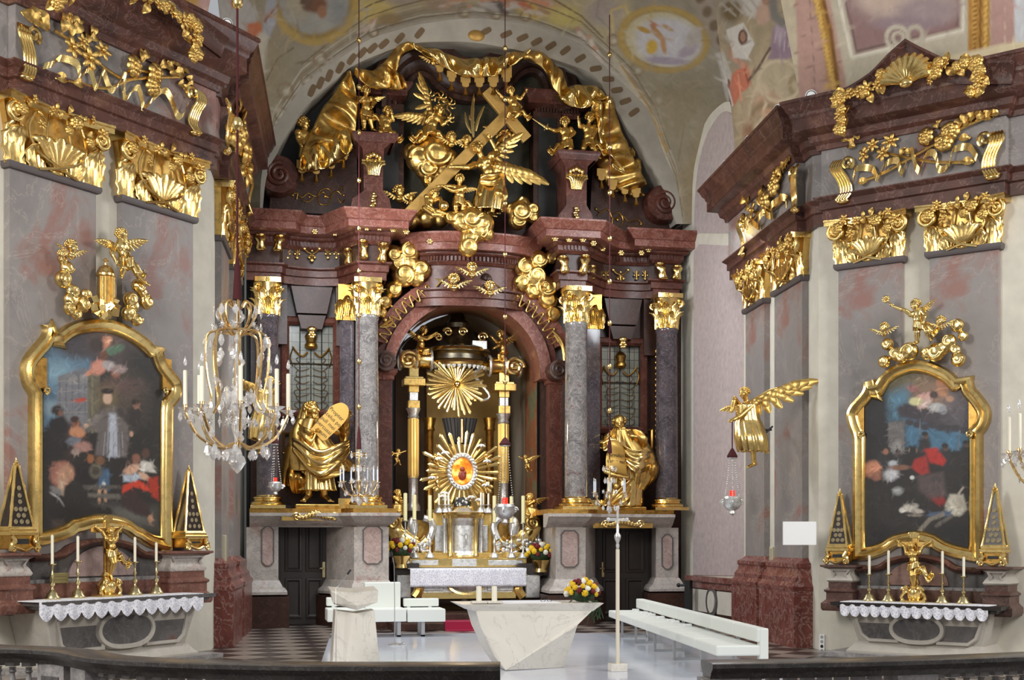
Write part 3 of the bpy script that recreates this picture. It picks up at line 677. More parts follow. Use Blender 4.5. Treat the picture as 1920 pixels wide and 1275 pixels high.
# ---- dado with white panels in the right choir bay, and the low dark gate post beside it
def dado(name, pl, x0, x1, z1, lab):
    t = thing(name, lab, 'wainscot', pl, ((x0+x1)/2, -.1, 0))
    m = MB(); m.bx(x0, x1, -.1, 0, 0, z1); part('body', m, DKRED, t)
    m = MB(); m.bx(x0-.02, x1+.02, -.2, 0, z1, z1+.12); m.bx(x0, x1, -.14, 0, z1-.16, z1); part('cap_moulding', m, REDB, t, smooth=0)
    w = x1-x0; zc = z1*.55
    for a_, b_ in ((.06, .40), (.60, .94)):
        m = MB(); m.bx(x0+w*a_, x0+w*b_, -.115, -.09, zc-.26, zc+.26); part('white_panel', m, WHITEM, t, 'white marble panel')
    m = MB(); m.prism([(x0+w*.5+w*.12*cos(k*PI/12), zc+.34*sin(k*PI/12)) for k in range(24)], -.13, -.09); part('oval_frame', m, ALTDK, t)
    m = MB(); m.prism([(x0+w*.5+w*.07*cos(k*PI/12), zc+.25*sin(k*PI/12)) for k in range(24)], -.15, -.12); part('oval_panel', m, WHITEM, t, 'white marble oval')
h0 = CR.hit(1300, 1090); h1 = CR.hit(1392, 1090)
dado('marble_wainscot', CR, h0.x, min(h1.x, h0.x+3.2), 1.0, 'low brown marble wainscot with white panels and oval, beside the right pier')
dado('marble_wainscot', LS, 5.2, 7.6, 1.35, 'low dark marble wainscot with white panels behind the left pier')
def gate(lab, pl, x, y, s):
    t = thing('iron_gate_post', lab, 'gate post', pl, (x, y, 0))
    m = MB(); m.bx(x-.07, x+.07, y-.07, y+.07, 0, 1.02); part('post', m, IRON, t)
    m = MB(); m.tube([(x, y, .9), (x+s*.22, y-.05, .9)], .03); m.ell((x+s*.24, y-.05, .9), .05); part('latch', m, IRON, t)
q = at(1291, 1155, 30.2); gate('black iron gate post beside the right choir wainscot', Plane((q.x, q.y), rad(-50)), 0, 0, -1)
q = at(474, 1150, 29.2); gate('black iron gate post at the end of the left wainscot', Plane((q.x, q.y), rad(40)), 0, 0, 1)
# ================================================================== HIGH ALTARPIECE
A = ALT
HA = thing('high_altarpiece', 'tall dark red marble high altarpiece with four columns filling the apse', 'altarpiece', A, (0, 0, 0))
def UA(px, off): return A.u(px, off)
ZP, ZC, ZT = 2.68, 7.88, 9.36          # pedestal top, capital top, cornice top
# plan of the entablature (frieze line), u and offset towards the viewer
FL_, FR_ = UA(676, 1.4), UA(721, 1.4)
GL_, GR_ = UA(1053, 1.4), UA(1096, 1.4)
planL = [(UA(462, 1.0), -.85), (UA(524, 1.0), -.85), (UA(530, .6), -.62), (UA(560, .5), -.48), (UA(600, .45), -.44), (UA(636, .5), -.56), (UA(653, .9), -.92), (FL_, -1.4), (FR_, -1.4), (FR_+.02, -.5), (FR_+.03, .2)]
planR = [(GL_-.03, .2), (GL_-.02, -.5), (GL_, -1.4), (GR_, -1.4), (UA(1113, .9), -.92), (UA(1130, .5), -.56), (UA(1165, .45), -.44), (UA(1205, .5), -.48), (UA(1226, .6), -.62), (UA(1231, 1.0), -.85), (UA(1274, 1.0), -.85)]
ex = A.u(1285, 1.0)
planR.append((planR[-1][0], .2))
ARCHP = [(0, ZC), (.04, ZC), (.04, ZC+.17), (.09, ZC+.19), (.09, ZC+.33), (.16, ZC+.36), (.16, ZC+.40), (0, ZC+.40)]
FRIP = [(0, 8.28), (0, 8.68)]
DENP = [(0, 8.68), (.05, 8.68), (.1, 8.73), (.12, 8.75), (.12, 8.86), (.2, 8.90), (.22, 8.93), (.22, 8.95), (0, 8.95)]
CORP = [(0, 8.95), (.48, 8.97), (.50, 8.98), (.50, 9.13), (.54, 9.15), (.57, 9.2), (.66, 9.3), (.68, 9.32), (.68, ZT), (0, ZT)]
for pl_ in (planL, planR):
    for nm, pr, mt in (('architrave', ARCHP, REDM), ('frieze', [(-.3, 8.28)]+FRIP+[(-.3, 8.68)], DKRED), ('cornice', CORP, REDL)):
        m = MB(); m.sweep(pl_, pr); part(nm, m, mt, HA, smooth=.5)
    m = MB(); m.sweep(pl_, DENP)
    for (x0, y0), (x1, y1) in zip(pl_[:-1], pl_[1:]):
        L = math.hypot(x1-x0, y1-y0)
        if L < .15: continue
        dx, dy = (x1-x0)/L, (y1-y0)/L; k = int(L/.085)
        for i in range(k):
            f = (i+.5)*.085
            m.box((x0+dx*f+dy*.135, y0+dy*f-dx*.135, 8.81), (.045, .045, .1), RZ(math.atan2(dy, dx)))
    part('dentil_course', m, REDM, HA, smooth=0)
# central entablature above the arch: bowed forward, with a raised broken cornice
cu = UA(885, .9); cw = UA(975, .9)-cu
cpl = [(cu-cw-.15, .2), (cu-cw-.12, -.62)]+[(cu+cw*math.sin(t), -.62-.38*cos(t)) for t in [k*.26 for k in range(-5, 6)]]+[(cu+cw+.12, -.62), (cu+cw+.15, .2)]
def shift(prof, dz, k=1.0): return [(o*k, z+dz) for o, z in prof]
dz = -.28
for nm, pr, mt in (('architrave', shift(ARCHP, dz-.15), REDM), ('frieze', [(-.3, 8.28+dz-.15), (0, 8.28+dz-.15), (0, 8.68+dz), (-.3, 8.68+dz)], REDM), ('cornice', shift(CORP, dz, .75), REDL)):
    m = MB(); m.sweep(cpl, pr); part(nm, m, mt, HA, smooth=.5)
m = MB(); m.sweep(cpl, shift(DENP, dz))
for k in range(34):
    t = -1.25+2.5*k/33; m.box((cu+(cw+.1)*math.sin(t), -.62-.5*cos(t)-.03, 8.81+dz), (.045, .06, .1), RZ(t))
part('dentil_course', m, REDM, HA, smooth=0)
# rosettes under the corona
ros = MB()
def rosette(mb, x, y, z, r, petals=6):
    for k in range(petals):
        a_ = 2*PI*k/petals; mb.ell((x+r*.58*cos(a_), y, z+r*.58*sin(a_)), (r*.42, r*.34, r*.42), None, 7, 5)
    mb.ell((x, y-r*.25, z), (r*.34, r*.36, r*.34), None, 7, 5)
for (x, y) in [(500, 401), (517, 406), (535, 411), (552, 419), (590, 434), (628, 437), (644, 430), (660, 422), (688, 427), (712, 427), (737, 430), (762, 434), (806, 452), (842, 444), (932, 446), (958, 454), (1025, 452), (1041, 447), (1067, 449), (1093, 449), (1113, 456), (1130, 466), (1165, 474), (1203, 474), (1216, 468), (1233, 460), (1257, 459), (1280, 459)]:
    off = 1.75 if 655 < x < 775 or 1025 < x < 1120 else (1.25 if x < 540 or x > 1228 or 790 < x < 990 else 1.05)
    q = A.hit(x, y, off); m = MB(); rosette(m, q.x, q.y, q.z, .078, 6); part('rosette', m, GOLDB, HA)
# frieze leaves and hanging ornaments
def fleaf(x, y0, y1, off, lean):
    a_ = A.hit(x, y0, off); b_ = A.hit(x+lean, y1, off); m = MB(); L = a_.z-b_.z
    def f(u, v):
        c = a_.lerp(b_, v); wd = .09*(1-.35*v)*(1+.35*sin(v*9)); return V((c.x+(u-.5)*2*wd, c.y-.06*cos((u-.5)*PI)-.10*sin(v*PI)-.08*max(0, v-.75)*4, c.z))
    m.grid(f, 6, 8, .03); m.ell((a_.x, a_.y-.06, a_.z), (.1, .08, .05)); m.ell((b_.x, b_.y-.12, b_.z), (.1, .09, .04)); part('frieze_leaf', m, GOLDB, HA)
for x, y0, y1, off, ln in [(488, 441, 470, 1.0, 2), (525, 443, 472, 1.0, -5), (679, 452, 486, 1.47, 2), (719, 458, 492, 1.47, -4), (652, 468, 498, 1.0, 2), (1055, 482, 512, 1.47, 3), (1097, 480, 514, 1.47, -5), (1109, 500, 524, 1.05, -2), (1236, 495, 524, 1.0, 6), (1269, 500, 524, 1.0, -2)]:
    fleaf(x, y0, y1, off, ln)
def lines(name, pts_list, mat, off, r, parent=HA, pl=A):
    for pts in pts_list:
        m = MB(); q = lerp_path([tuple(pl.hit(x, y, off)) for x, y in pts], max(6, len(pts)*5)); m.tube(q, r, 6); yield m, q
def ornament(name, pts_list, off, r=.018, mat=GOLD, dots=(), parent=HA, pl=A, label=None):
    m = MB()
    for k, q in lines(name, pts_list, mat, off, r): m.join(k)
    for x, y, rr in dots:
        h = pl.hit(x, y, off); m.ell((h.x, h.y, h.z), (rr, rr*.6, rr), None, 8, 6)
    part(name, m, mat, parent, label)
for cx, cy in ((585, 474), (1164, 514)):
    ornament('frieze_scroll', [[(cx-14, cy-8), (cx-8, cy-2), (cx-1, cy+2), (cx, cy+12)], [(cx+14, cy-8), (cx+8, cy-2), (cx+1, cy+2)], [(cx-8, cy+8), (cx, cy+4), (cx+8, cy+8)]], .56, .02, GOLD, [(cx-14, cy-8, .04), (cx+14, cy-8, .04), (cx, cy-4, .03), (cx, cy+14, .05), (cx-5, cy+9, .03), (cx+5, cy+9, .03)])
    for dx in (-28, 30, -46, 46):
        ornament('frieze_pendant', [[(cx+dx-5, cy-6), (cx+dx, cy), (cx+dx+5, cy-6)], [(cx+dx, cy-6), (cx+dx, cy+9)]], .56, .014, GOLD, [(cx+dx-4, cy+2, .03), (cx+dx+4, cy+2, .03), (cx+dx, cy+9, .04)])

# ---- columns with gilded bases and composite capitals
def acanthus(mb, base, up, out, L, w, curl=.45, ribs=5):
    """leaf rising along up, curling towards out"""
    up = V(up).normalized(); out = V(out).normalized(); sd = up.cross(out)
    def f(u, v):
        a_ = (u-.5)*2
        wd = w*(.75+.35*sin(v*PI*.9))*(1-.75*max(0, v-.7)/.3)*(1+.12*sin(v*22))
        o = .10*L*v+curl*L*max(0, v-.55)**2*3.0
        zz = L*(v-.42*max(0, v-.72)**1.6*2.2)
        rib = .055*L*abs(sin(a_*PI*ribs/2))*(1-v*.4)-.10*L*a_*a_
        return V(base)+up*zz+out*(o+rib)+sd*(a_*wd)
    mb.grid(f, 10, 9, .03*L)
def spiral(c, r0, r1, turns, ax, ay, a0=0, n=26):
    c = V(c); ax = V(ax); ay = V(ay); return [c+(ax*cos(a0+2*PI*turns*i/n)+ay*sin(a0+2*PI*turns*i/n))*(r0+(r1-r0)*i/n) for i in range(n+1)]
def composite_capital(root, x, y, zb, zt, r, mat, nm='capital', k=8):
    H = zt-zb; cp = MB()
    cp.lathe([(r*.98, zb), (r*1.02, zb+H*.3), (r*1.1, zb+H*.6), (r*1.3, zb+H*.86), (r*1.1, zb+H*.9)], (x, y, 0), 20)
    c = part(nm, cp, mat, root)
    m = MB(); m.slab([(x+r*1.62*(cos(a_)*(1 if i % 2 == 0 else .78)), y+r*1.62*(sin(a_)*(1 if i % 2 == 0 else .78))) for i, a_ in enumerate([PI/4+PI/4*j for j in range(8)])], zb+H*.87, zt)
    part('abacus', m, mat, c)
    for row, (n_, z0, L, w_) in enumerate(((8, 0, .52, .40), (8, .28, .5, .36))):
        for i in range(n_):
            a_ = 2*PI*(i+.5*row)/n_
            if sin(a_) > .45: continue
            m = MB(); d = V((cos(a_), sin(a_), 0)); acanthus(m, V((x, y, zb+H*z0))+d*r*(1.0+.06*row), (0, 0, 1), d, H*L, r*w_); part('leaf', m, mat, c)
    for a_ in (PI/4*5, PI/4*7, PI/4, PI/4*3):
        d = V((cos(a_), sin(a_), 0)); m = MB(); m.tube(spiral(V((x, y, zb+H*.72))+d*r*1.35, r*.40, r*.06, 1.7, d, V((0, 0, 1)), PI*.6), [r*.13]*18+[r*.1]*9, 8); part('volute', m, mat, c)
    m = MB(); rosette(m, x, y-r*1.35, zb+H*.92, r*.22); part('flower', m, mat, c)
    return c
def att_base(mb, x, y, z, r, h):
    mb.lathe([(r*1.42, z+h*.25), (r*1.5, z+h*.33), (r*1.5, z+h*.45), (r*1.38, z+h*.52), (r*1.22, z+h*.6), (r*1.2, z+h*.7), (r*1.3, z+h*.78), (r*1.28, z+h*.86), (r*1.08, z+h*.92), (r*1.02, z+h)], (x, y, 0), 28)
    mb.box((x, y, z+h*.125), (r*3.1, r*3.1, h*.25))
cols = [(502, 1.05, .25, COLD), (688, 1.45, .27, COLM), (1080, 1.45, .27, COLM), (1250, 1.05, .27, COLD)]
for px, off, r, mt in cols:
    x = UA(px, off); y = -off
    m = MB(); m.lathe([(r, ZP+.28), (r*1.0, ZP+1.5), (r*.93, 6.95), (r*1.0, 6.98), (r*1.0, 7.05), (r*.95, 7.07)], (x, y, 0), 32)
    c = part('column_shaft', m, mt, HA)
    m = MB(); att_base(m, x, y, ZP, r, .3); part('column_base', m, GOLDB, HA)
    composite_capital(HA, x, y, 7.05, ZC, r*1.0, GOLDB)
# back pilasters beside the inner columns, with their own capitals
for px, off, sg in ((650, .75, -1), (1112, .75, 1)):
    x = UA(px, off); m = MB(); m.bx(x-.16, x+.16, -.8, 0, ZP, 7.05); part('back_pilaster', m, COLD, HA, smooth=0)
    m = MB(); m.bx(x-.2, x+.2, -.86, 0, ZP, ZP+.25); part('pilaster_base', m, GOLDB, HA, smooth=0)
    cp = MB(); cp.bx(x-.2, x+.2, -.82, 0, 7.05, ZC); c = part('pilaster_capital', cp, GOLDD, HA, smooth=0)
    for i in range(3):
        m = MB(); acanthus(m, (x-.16+.16*i, -.84, 7.05+.1*(i % 2)), (0, 0, 1), (0, -1, 0), .5, .11); part('leaf', m, GOLDB, c)

# ---- reredos wall of dark red marble with the arched opening
m = MB()
W0, W1 = A.u(470, .2), A.u(1285, .2)
m.prism([(W0, 0), (W0, 10.0), (W1, 10.0), (W1, 0)]+[(x, max(0, z)) for x, z in reversed(PX(A, [(735, 1170), (735, 700)]+arc(873, 700, 138, 135, 180, 0, 20)[1:-1]+[(1015, 702), (1015, 1170)], .2))], -.2, .45)
part('reredos_wall', m, DKRED, HA)
# pilasters and archivolt of the opening
def jamb(x0, x1, off):
    u0, u1 = UA(x0, off), UA(x1, off)
    m = MB(); m.bx(u0, u1, -off, -.1, ZP-.1, 5.72); part('arch_pilaster', m, REDM, HA, smooth=0)
    m = MB(); m.sweep([(u0, -.1), (u0, -off), (u1, -off), (u1, -.1)], [(0, 5.72), (.05, 5.74), (.05, 5.8), (.12, 5.9), (.12, 5.98), (0, 5.98)]); part('impost', m, REDL, HA, smooth=.4)
jamb(709, 735, .55); jamb(1030, 1054, .55)
ai = PX(A, arc(874, 702, 137, 134, 184, -4, 30), .5); ao = PX(A, arc(874, 702, 171, 172, 184, -4, 30), .5); am = PX(A, arc(874, 702, 158, 157, 184, -4, 30), .5)
def annulus(mb, pi_, po_, y0, y1):
    n = len(pi_); vs = []
    for y in (y0, y1): vs += [(p[0], y, p[1]) for p in pi_]+[(p[0], y, p[1]) for p in po_]
    fs = []
    for i in range(n-1):
        fs += [(i, n+i, n+i+1, i+1), (2*n+i, 2*n+i+1, 3*n+i+1, 3*n+i), (i, i+1, 2*n+i+1, 2*n+i), (n+i, 3*n+i, 3*n+i+1, n+i+1)]
    fs += [(0, 2*n, 3*n, n), (n-1, 2*n-1, 4*n-1, 3*n-1)]
    mb.add(vs, fs)
m = MB(); annulus(m, ai, am, -.62, .2); part('archivolt', m, REDL, HA)
m = MB(); annulus(m, am, ao, -.55, .1); part('archivolt', m, REDM, HA)
bi = PX(A, arc(880, 705, 172, 176, 160, 104, 14), .6); bo = PX(A, arc(880, 705, 196, 192, 160, 104, 14), .6)
m = MB(); annulus(m, bi, bo, -.8, .1); part('broken_arch_moulding', m, REDL, HA)
bi = PX(A, arc(880, 712, 172, 176, 76, 20, 14), .6); bo = PX(A, arc(880, 712, 196, 192, 76, 20, 14), .6)
m = MB(); annulus(m, bi, bo, -.8, .1); part('broken_arch_moulding', m, REDL, HA)
for x, y in ((721, 680), (1041, 697)):   # scrolls at the feet of the arch
    q = A.hit(x, y, .7); m = MB(); m.lathe([(.001, -.4), (.2, -.4), (.235, -.3), (.235, .4)], (q.x, q.y, q.z), 20, RX(-PI/2) @ S(1, 1, -1)); m.tube(spiral((q.x, q.y-.4, q.z), .2, .03, 1.8, (1, 0, 0), (0, 0, 1)), .035, 6); part('arch_scroll', m, DKRED, HA)
pts = []
for k in range(7):   # zig-zag gilded scrollwork on the arch band
    for s_ in (-1, 1):
        pass
def arch_orn(a0, a1, cy):
    pts = []; n = 36
    for i in range(n+1):
        a_ = rad(a0+(a1-a0)*i/n); rr = 181+(9 if (i//2) % 2 else -7); pts.append((880+rr*cos(a_)*.97, cy-rr*sin(a_)))
    return pts
ornament('arch_scrollwork', [arch_orn(158, 108, 708)], .84, .017, GOLD, [(722, 600, .05), (734, 574, .03), (760, 560, .03), (792, 545, .03)])
ornament('arch_scrollwork', [arch_orn(72, 24, 716)], .84, .017, GOLD, [(1048, 640, .05), (1030, 600, .03), (1000, 570, .03), (970, 555, .03)])
ornament('palm_spray', [[(712, 612), (724, 606), (736, 598)], [(712, 612), (726, 612), (738, 604)]], .84, .03, GOLD)
ornament('palm_spray', [[(1036, 620), (1052, 640), (1060, 672)], [(1040, 628), (1054, 650), (1058, 676)]], .84, .035, GOLD)
ornament('scroll_foliage', [[(905, 520), (922, 528), (938, 540)], [(845, 516), (830, 524), (818, 538)]], .95, .02, GOLD)
# dark arched spandrel scroll with three S-brackets in the middle of the arch
for sg, cx in ((-1, 868), (1, 902)):
    pts = [A.hit(cx-sg*4, 555, .95), A.hit(cx+sg*2, 540, .98), A.hit(cx+sg*12, 532, 1.0), A.hit(cx+sg*15, 522, 1.0), A.hit(cx+sg*8, 518, 1.0), A.hit(cx+sg*5, 524, 1.0)]
    m = MB(); m.tube(lerp_path(pts, 20), [.05]*10+[.075]*10, 8); part('bracket_scroll', m, DKRED, HA)

# ---- niche behind the opening: painted marble reveal, grey lining and a gilt-lit back
m = MB()
ri = PX(A, arc(873, 702, 132, 130, 180, 0, 24), 0)
def reveal(mb, pts, y0, y1):
    vs = [(p[0], y0, p[1]) for p in pts]+[(p[0], y1, p[1]) for p in pts]; n = len(pts)
    mb.add(vs, [(i, i+1, n+i+1, n+i) for i in range(n-1)])
m = MB(); pr = [(ri[0][0], .2)]+ri+[(ri[-1][0], .2)]; reveal(m, pr, -.1, 1.25)
part('niche_reveal', m, marble('painted green and red marble', (96, 84, 62), (120, 62, 44), (150, 110, 80), 1.6, .4, .03, (86, 92, 70), .56), HA, smooth=.5)
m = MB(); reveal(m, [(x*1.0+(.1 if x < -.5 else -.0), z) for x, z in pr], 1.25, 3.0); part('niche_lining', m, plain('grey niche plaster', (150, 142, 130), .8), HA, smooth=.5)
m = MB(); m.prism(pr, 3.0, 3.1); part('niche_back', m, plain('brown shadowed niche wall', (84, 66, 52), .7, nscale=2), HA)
q0, q1 = A.u(800, -2.9), A.u(940, -2.9)
m = MB(); m.bx(q0, q1, 2.9, 2.98, 1.2, 6.6); part('niche_panel', m, plain('ochre niche panel', (206, 172, 100), .6, nscale=3), HA)
m = MB(); m.bx(ri[0][0]-.3, ri[-1][0]+.3, .3, 3.2, 0, .3); part('niche_floor', m, DKRED, HA, smooth=0)

# ---- windows of leaded glass in the bays
def bay_window(x0, x1, y0, y1, kx):
    off = .32
    a_ = A.hit(x0, y1, off); b_ = A.hit(x1, y0, off); u0, u1, z0, z1 = a_.x, b_.x, a_.z, b_.z
    m = MB(); m.bx(u0, u1, -.26, -.2, z0, z1); w_ = part('bay_window', m, LEADED, HA, smooth=0)
    m = MB(); m.frame([(u0, z0), (u0, z1), (u1, z1), (u1, z0)], [(0, -.3), (0, -.4), (.06, -.46), (.16, -.42), (.2, -.36), (.2, -.2)]); part('window_frame', m, REDM, w_, smooth=.5)
    zc = z0+(z1-z0)*.55
    m = MB(); m.tube([(u0, -.28, zc), (u1, -.28, zc)], .018, 6)
    for i in (1, 2, 3): m.tube([(u0+(u1-u0)*i/4, -.27, z0), (u0+(u1-u0)*i/4, -.27, z1)], .010, 4)
    part('window_bars', m, IRON, w_)
    uc = (u0+u1)/2; W = u1-u0
    m = MB()   # gilt crown and scroll tracery over the glass
    m.lathe([(.09, 0), (.15, .05), (.15, .1), (.11, .16), (.15, .3), (.09, .38), (.02, .42)], (uc, -.33, z1-.55), 10)
    for sg in (-1, 1):
        m.tube(lerp_path([(uc+sg*.08, -.32, z1-.62), (uc+sg*.2, -.32, z1-.72), (uc+sg*.34, -.32, z1-.62), (uc+sg*.42, -.32, z1-.5)], 12), .022, 6)
        m.tube(lerp_path([(uc+sg*.42, -.3, z1-.55), (uc+sg*.48, -.3, z1-.75), (uc+sg*.42, -.3, z1-.95)], 10), .016, 5)
        for i in range(9):
            zz = z1-.85-.15*i; m.tube(lerp_path([(uc+sg*.04, -.3, zz), (uc+sg*(.2+.05*(i % 3)), -.3, zz-.06), (uc+sg*(.34+.05*(i % 2)), -.3, zz+.06), (uc+sg*.28, -.3, zz+.11)], 9), .007, 4)
    part('window_tracery', m, GOLDD, w_)
    # keystone block and bracket over the window
    a_ = UA(kx, .4)
    m = MB(); m.prism([(a_-.36, 7.2), (a_+.36, 7.2), (a_+.5, 7.85), (a_-.5, 7.85)], -.62, 0, .95); m.prism([(a_-.26, 6.85), (a_+.26, 6.85), (a_+.36, 7.2), (a_-.36, 7.2)], -.56, 0, .9); part('keystone', m, DKRED, HA)
    for sg in (-1, 1):
        m = MB(); m.bx(a_+sg*.72-.16, a_+sg*.72+.16, -.5, 0, 6.5, 7.9); part('bay_pilaster', m, DKRED, HA, smooth=0)
        q = (a_+sg*.86, -.55)
        m = MB(); z = 6.6
        for i in range(16): m.ell((q[0], q[1], z-i*.14), (.035, .03, .05 if i % 3 else .07), None, 7, 5)
        part('bead_festoon', m, GOLDD, HA)
    m = MB(); rosette(m, a_, -.6, 6.72, .1); m.ell((a_, -.6, 6.85), (.12, .06, .07)); part('window_crest', m, GOLDB, HA)
bay_window(542, 624, 612, 768, 584); bay_window(1127, 1199, 650, 800, 1164)
# dark lower panels with gilt frames flanking each statue
for px, py in ((545, 830), (1119, 822), (1213, 822)):
    q = A.hit(px, py, .4); m = MB(); m.frame([(q.x-.13, q.z-.2), (q.x-.13, q.z+.2), (q.x+.13, q.z+.2), (q.x+.13, q.z-.2)], [(0, -.25), (0, -.32), (.04, -.34), (.05, -.25)]); part('gilt_panel_frame', m, GOLDD, HA, smooth=0)

# ---- pedestals, slab and the sacristy doors
SLABP = [(UA(468, 1.6), -1.35), (UA(525, 1.6), -1.35), (UA(640, 1.6), -1.5), (UA(662, 1.9), -1.95), (UA(742, 1.9), -1.95), (UA(744, 1.2), 0)]
SLABR = [(UA(1018, 1.2), 0), (UA(1026, 1.9), -1.95), (UA(1102, 1.9), -1.95), (UA(1122, 1.6), -1.5), (UA(1220, 1.6), -1.35), (UA(1270, 1.6), -1.35), (UA(1272, 1.2), 0)]
for P_ in (SLABP, SLABR):
    m = MB(); c_ = [(x, y) for x, y in P_]
    if P_ is SLABP: c_ = [(P_[0][0], .2)]+c_
    m.slab([(x, y) for x, y in reversed(c_)], ZP-.12, ZP); part('ledge_top', m, GOLDD, HA, 'gilded upper edge of the ledge', smooth=0)
    m = MB(); m.sweep(c_[1:-1] if P_ is SLABR else c_[1:], [(-.45, ZP-.42), (-.2, ZP-.42), (-.16, ZP-.38), (-.1, ZP-.36), (-.02, ZP-.28), (.06, ZP-.2), (.1, ZP-.17), (.1, ZP-.1), (-.02, ZP-.1), (-.45, ZP-.1)]); part('ledge_cornice', m, PEDM, HA, smooth=.5)
def pedestal(poly, panel, off):
    """poly plan (u,y) anticlockwise seen from above starting left-back; panel px rect"""
    m = MB(); m.slab(poly, .82, ZP-.42); p_ = part('pedestal', m, PEDM, HA, smooth=0)
    path = list(reversed(poly)) if False else poly
    m = MB(); m.sweep(path, [(0, .7), (.2, .74), (.2, .8), (.16, .86), (.1, .9), (.06, .98), (.02, 1.05), (0, 1.06)], closed=False); part('base_moulding', m, PEDM, p_, smooth=.5)
    m = MB(); m.sweep(path, [(-.3, 0), (.24, 0), (.24, .7), (-.3, .7)], closed=False); part('plinth', m, DKRED, p_, smooth=0)
    x0, y0, x1, y1 = panel; a_ = A.hit(x0, y1, off); b_ = A.hit(x1, y0, off)
    u0, u1, z0, z1 = a_.x, b_.x, a_.z, b_.z; e = .08
    oc = [(u0+e, z0), (u0, z0+e), (u0, z1-e), (u0+e, z1), (u1-e, z1), (u1, z1-e), (u1, z0+e), (u1-e, z0)]
    m = MB(); m.prism(oc, -off-.012, -off+.05); part('inlaid_panel', m, PEDP, p_, smooth=0)
    m = MB(); m.frame(oc, [(0, -off), (0, -off-.025), (.025, -off-.025), (.025, -off)]); part('panel_border', m, ALTDK, p_, smooth=0)
pedestal([(UA(462, 1.1), .1), (UA(462, 1.1), -1.15), (UA(522, 1.15), -1.15), (UA(523, .5), .1)], (492, 988, 512, 1060), 1.15)
pedestal([(UA(612, .5), .1), (UA(612, .5), -.5), (UA(664, 1.75), -1.75), (UA(729, 1.75), -1.75), (UA(733, .8), .1)], (682, 988, 715, 1056), 1.75)
pedestal([(UA(1030, .8), .1), (UA(1042, 1.75), -1.75), (UA(1098, 1.75), -1.75), (UA(1118, .7), -.6), (UA(1118, .5), .1)], (1053, 996, 1083, 1062), 1.75)
pedestal([(UA(1229, .5), .1), (UA(1230, 1.15), -1.15), (UA(1272, 1.15), -1.15), (UA(1272, 1.1), .1)], (1242, 1003, 1260, 1066), 1.15)
def sdoor(x0, x1, y0, y1, hx, n):
    off = .45; a_ = A.hit(x0, y1, off); b_ = A.hit(x1, y0, off); u0, u1, z1 = a_.x, b_.x, b_.z
    t = thing('door_%d' % n, 'dark panelled sacristy door under the %s statue' % ('left' if n == 1 else 'right'), 'door', A, ((u0+u1)/2, -off, 0), kind='structure')
    m = MB(); m.bx(u0, u1, -off, -off+.08, 0.01, z1); part('door_leaf', m, WDOOR, t, smooth=0)
    W = (u1-u0)
    for i, (f0, f1) in enumerate(((.08, .46), (.54, .92))):
        for (g0, g1) in ((.06, .44), (.5, .94)):
            m = MB(); m.frame([(u0+W*f0, z1*g0), (u0+W*f0, z1*g1), (u0+W*f1, z1*g1), (u0+W*f1, z1*g0)], [(0, -off), (-.01, -off-.03), (-.05, -off-.035), (-.09, -off)]); part('door_panel', m, WDOOR, t, smooth=0)
    h_ = A.hit(hx, 1068, off)
    m = MB(); m.bx(h_.x-.03, h_.x+.03, -off-.03, -off, h_.z-.18, h_.z+.18); m.tube([(h_.x, -off-.02, h_.z+.03), (h_.x, -off-.09, h_.z+.03), (h_.x-.1, -off-.09, h_.z+.03)], .018, 6); part('door_handle', m, BRASS, t)
    m = MB(); m.bx(u0-.2, u0, -off-.02, .1, 0, z1+.1); m.bx(u1, u1+.25, -off-.02, .1, 0, z1+.1); m.bx(u0-.2, u1+.25, -off-.02, .1, z1, z1+.3); part('door_frame', m, DARK, t, smooth=0)
sdoor(527, 612, 972, 1165, 607, 1); sdoor(1122, 1216, 984, 1166, 1130, 2)
for cx, cy, w_ in ((592, 970, 64), (1168, 984, 56)):
    off = 1.45; a_ = A.hit(cx-w_, cy+6, off); b_ = A.hit(cx+w_, cy-3, off)
    m = MB(); m.bx(a_.x, b_.x, -off, -off+.05, a_.z, b_.z); g_ = part('gilt_lintel_strip', m, GOLD, HA, smooth=0)
    q = A.hit(cx, cy-2, off+.05); m = MB()
    for k in range(-5, 6):
        m.ell((q.x+k*.075, q.y, q.z+.06*cos(k*.6)*(1-abs(k)*.1)), (.06, .05, .05+.05*(1-abs(k)/5)), None, 8, 6)
    for sg in (-1, 1): m.tube(spiral((q.x+sg*.42, q.y, q.z-.02), .1, .02, 1.4, (sg, 0, 0), (0, 0, 1)), .025, 6)
    part('gilt_cartouche', m, GOLDB, g_)

# ---- attic storey
AT = .55
m = MB(); m.prism(PX(A, [(735, 440), (740, 190), (775, 150), (830, 165), (890, 175), (950, 160), (1010, 140), (1050, 190), (1060, 440)], .0), -.05, .3)
part('dark_backdrop', m, marble('dark olive painted ground', (46, 46, 38), (66, 62, 48), (84, 80, 62), .9, .5, .02), HA)
omega = smooth2([(735, 210), (741, 170), (760, 138), (787, 122), (812, 130), (830, 150), (858, 166), (892, 170), (925, 164), (950, 148), (972, 124), (1000, 116), (1026, 130), (1040, 165), (1044, 210)], 48)
op_ = PX(A, omega, .5)
m = MB(); m.frame(op_, [(-.22, -.15), (-.22, -.42), (-.14, -.5), (-.08, -.45), (0, -.55), (.1, -.6), (.18, -.75), (.28, -.78), (.3, -.2)], closed=False); part('attic_arch_moulding', m, DKRED, HA, smooth=.5)
m = MB(); m.frame(PX(A, smooth2([(x, y-20) for x, y in omega], 48), .5), [(0, -.2), (0, -.6), (.5, -.6), (.6, -.2)], closed=False); part('attic_pediment', m, DKRED, HA, smooth=.5)
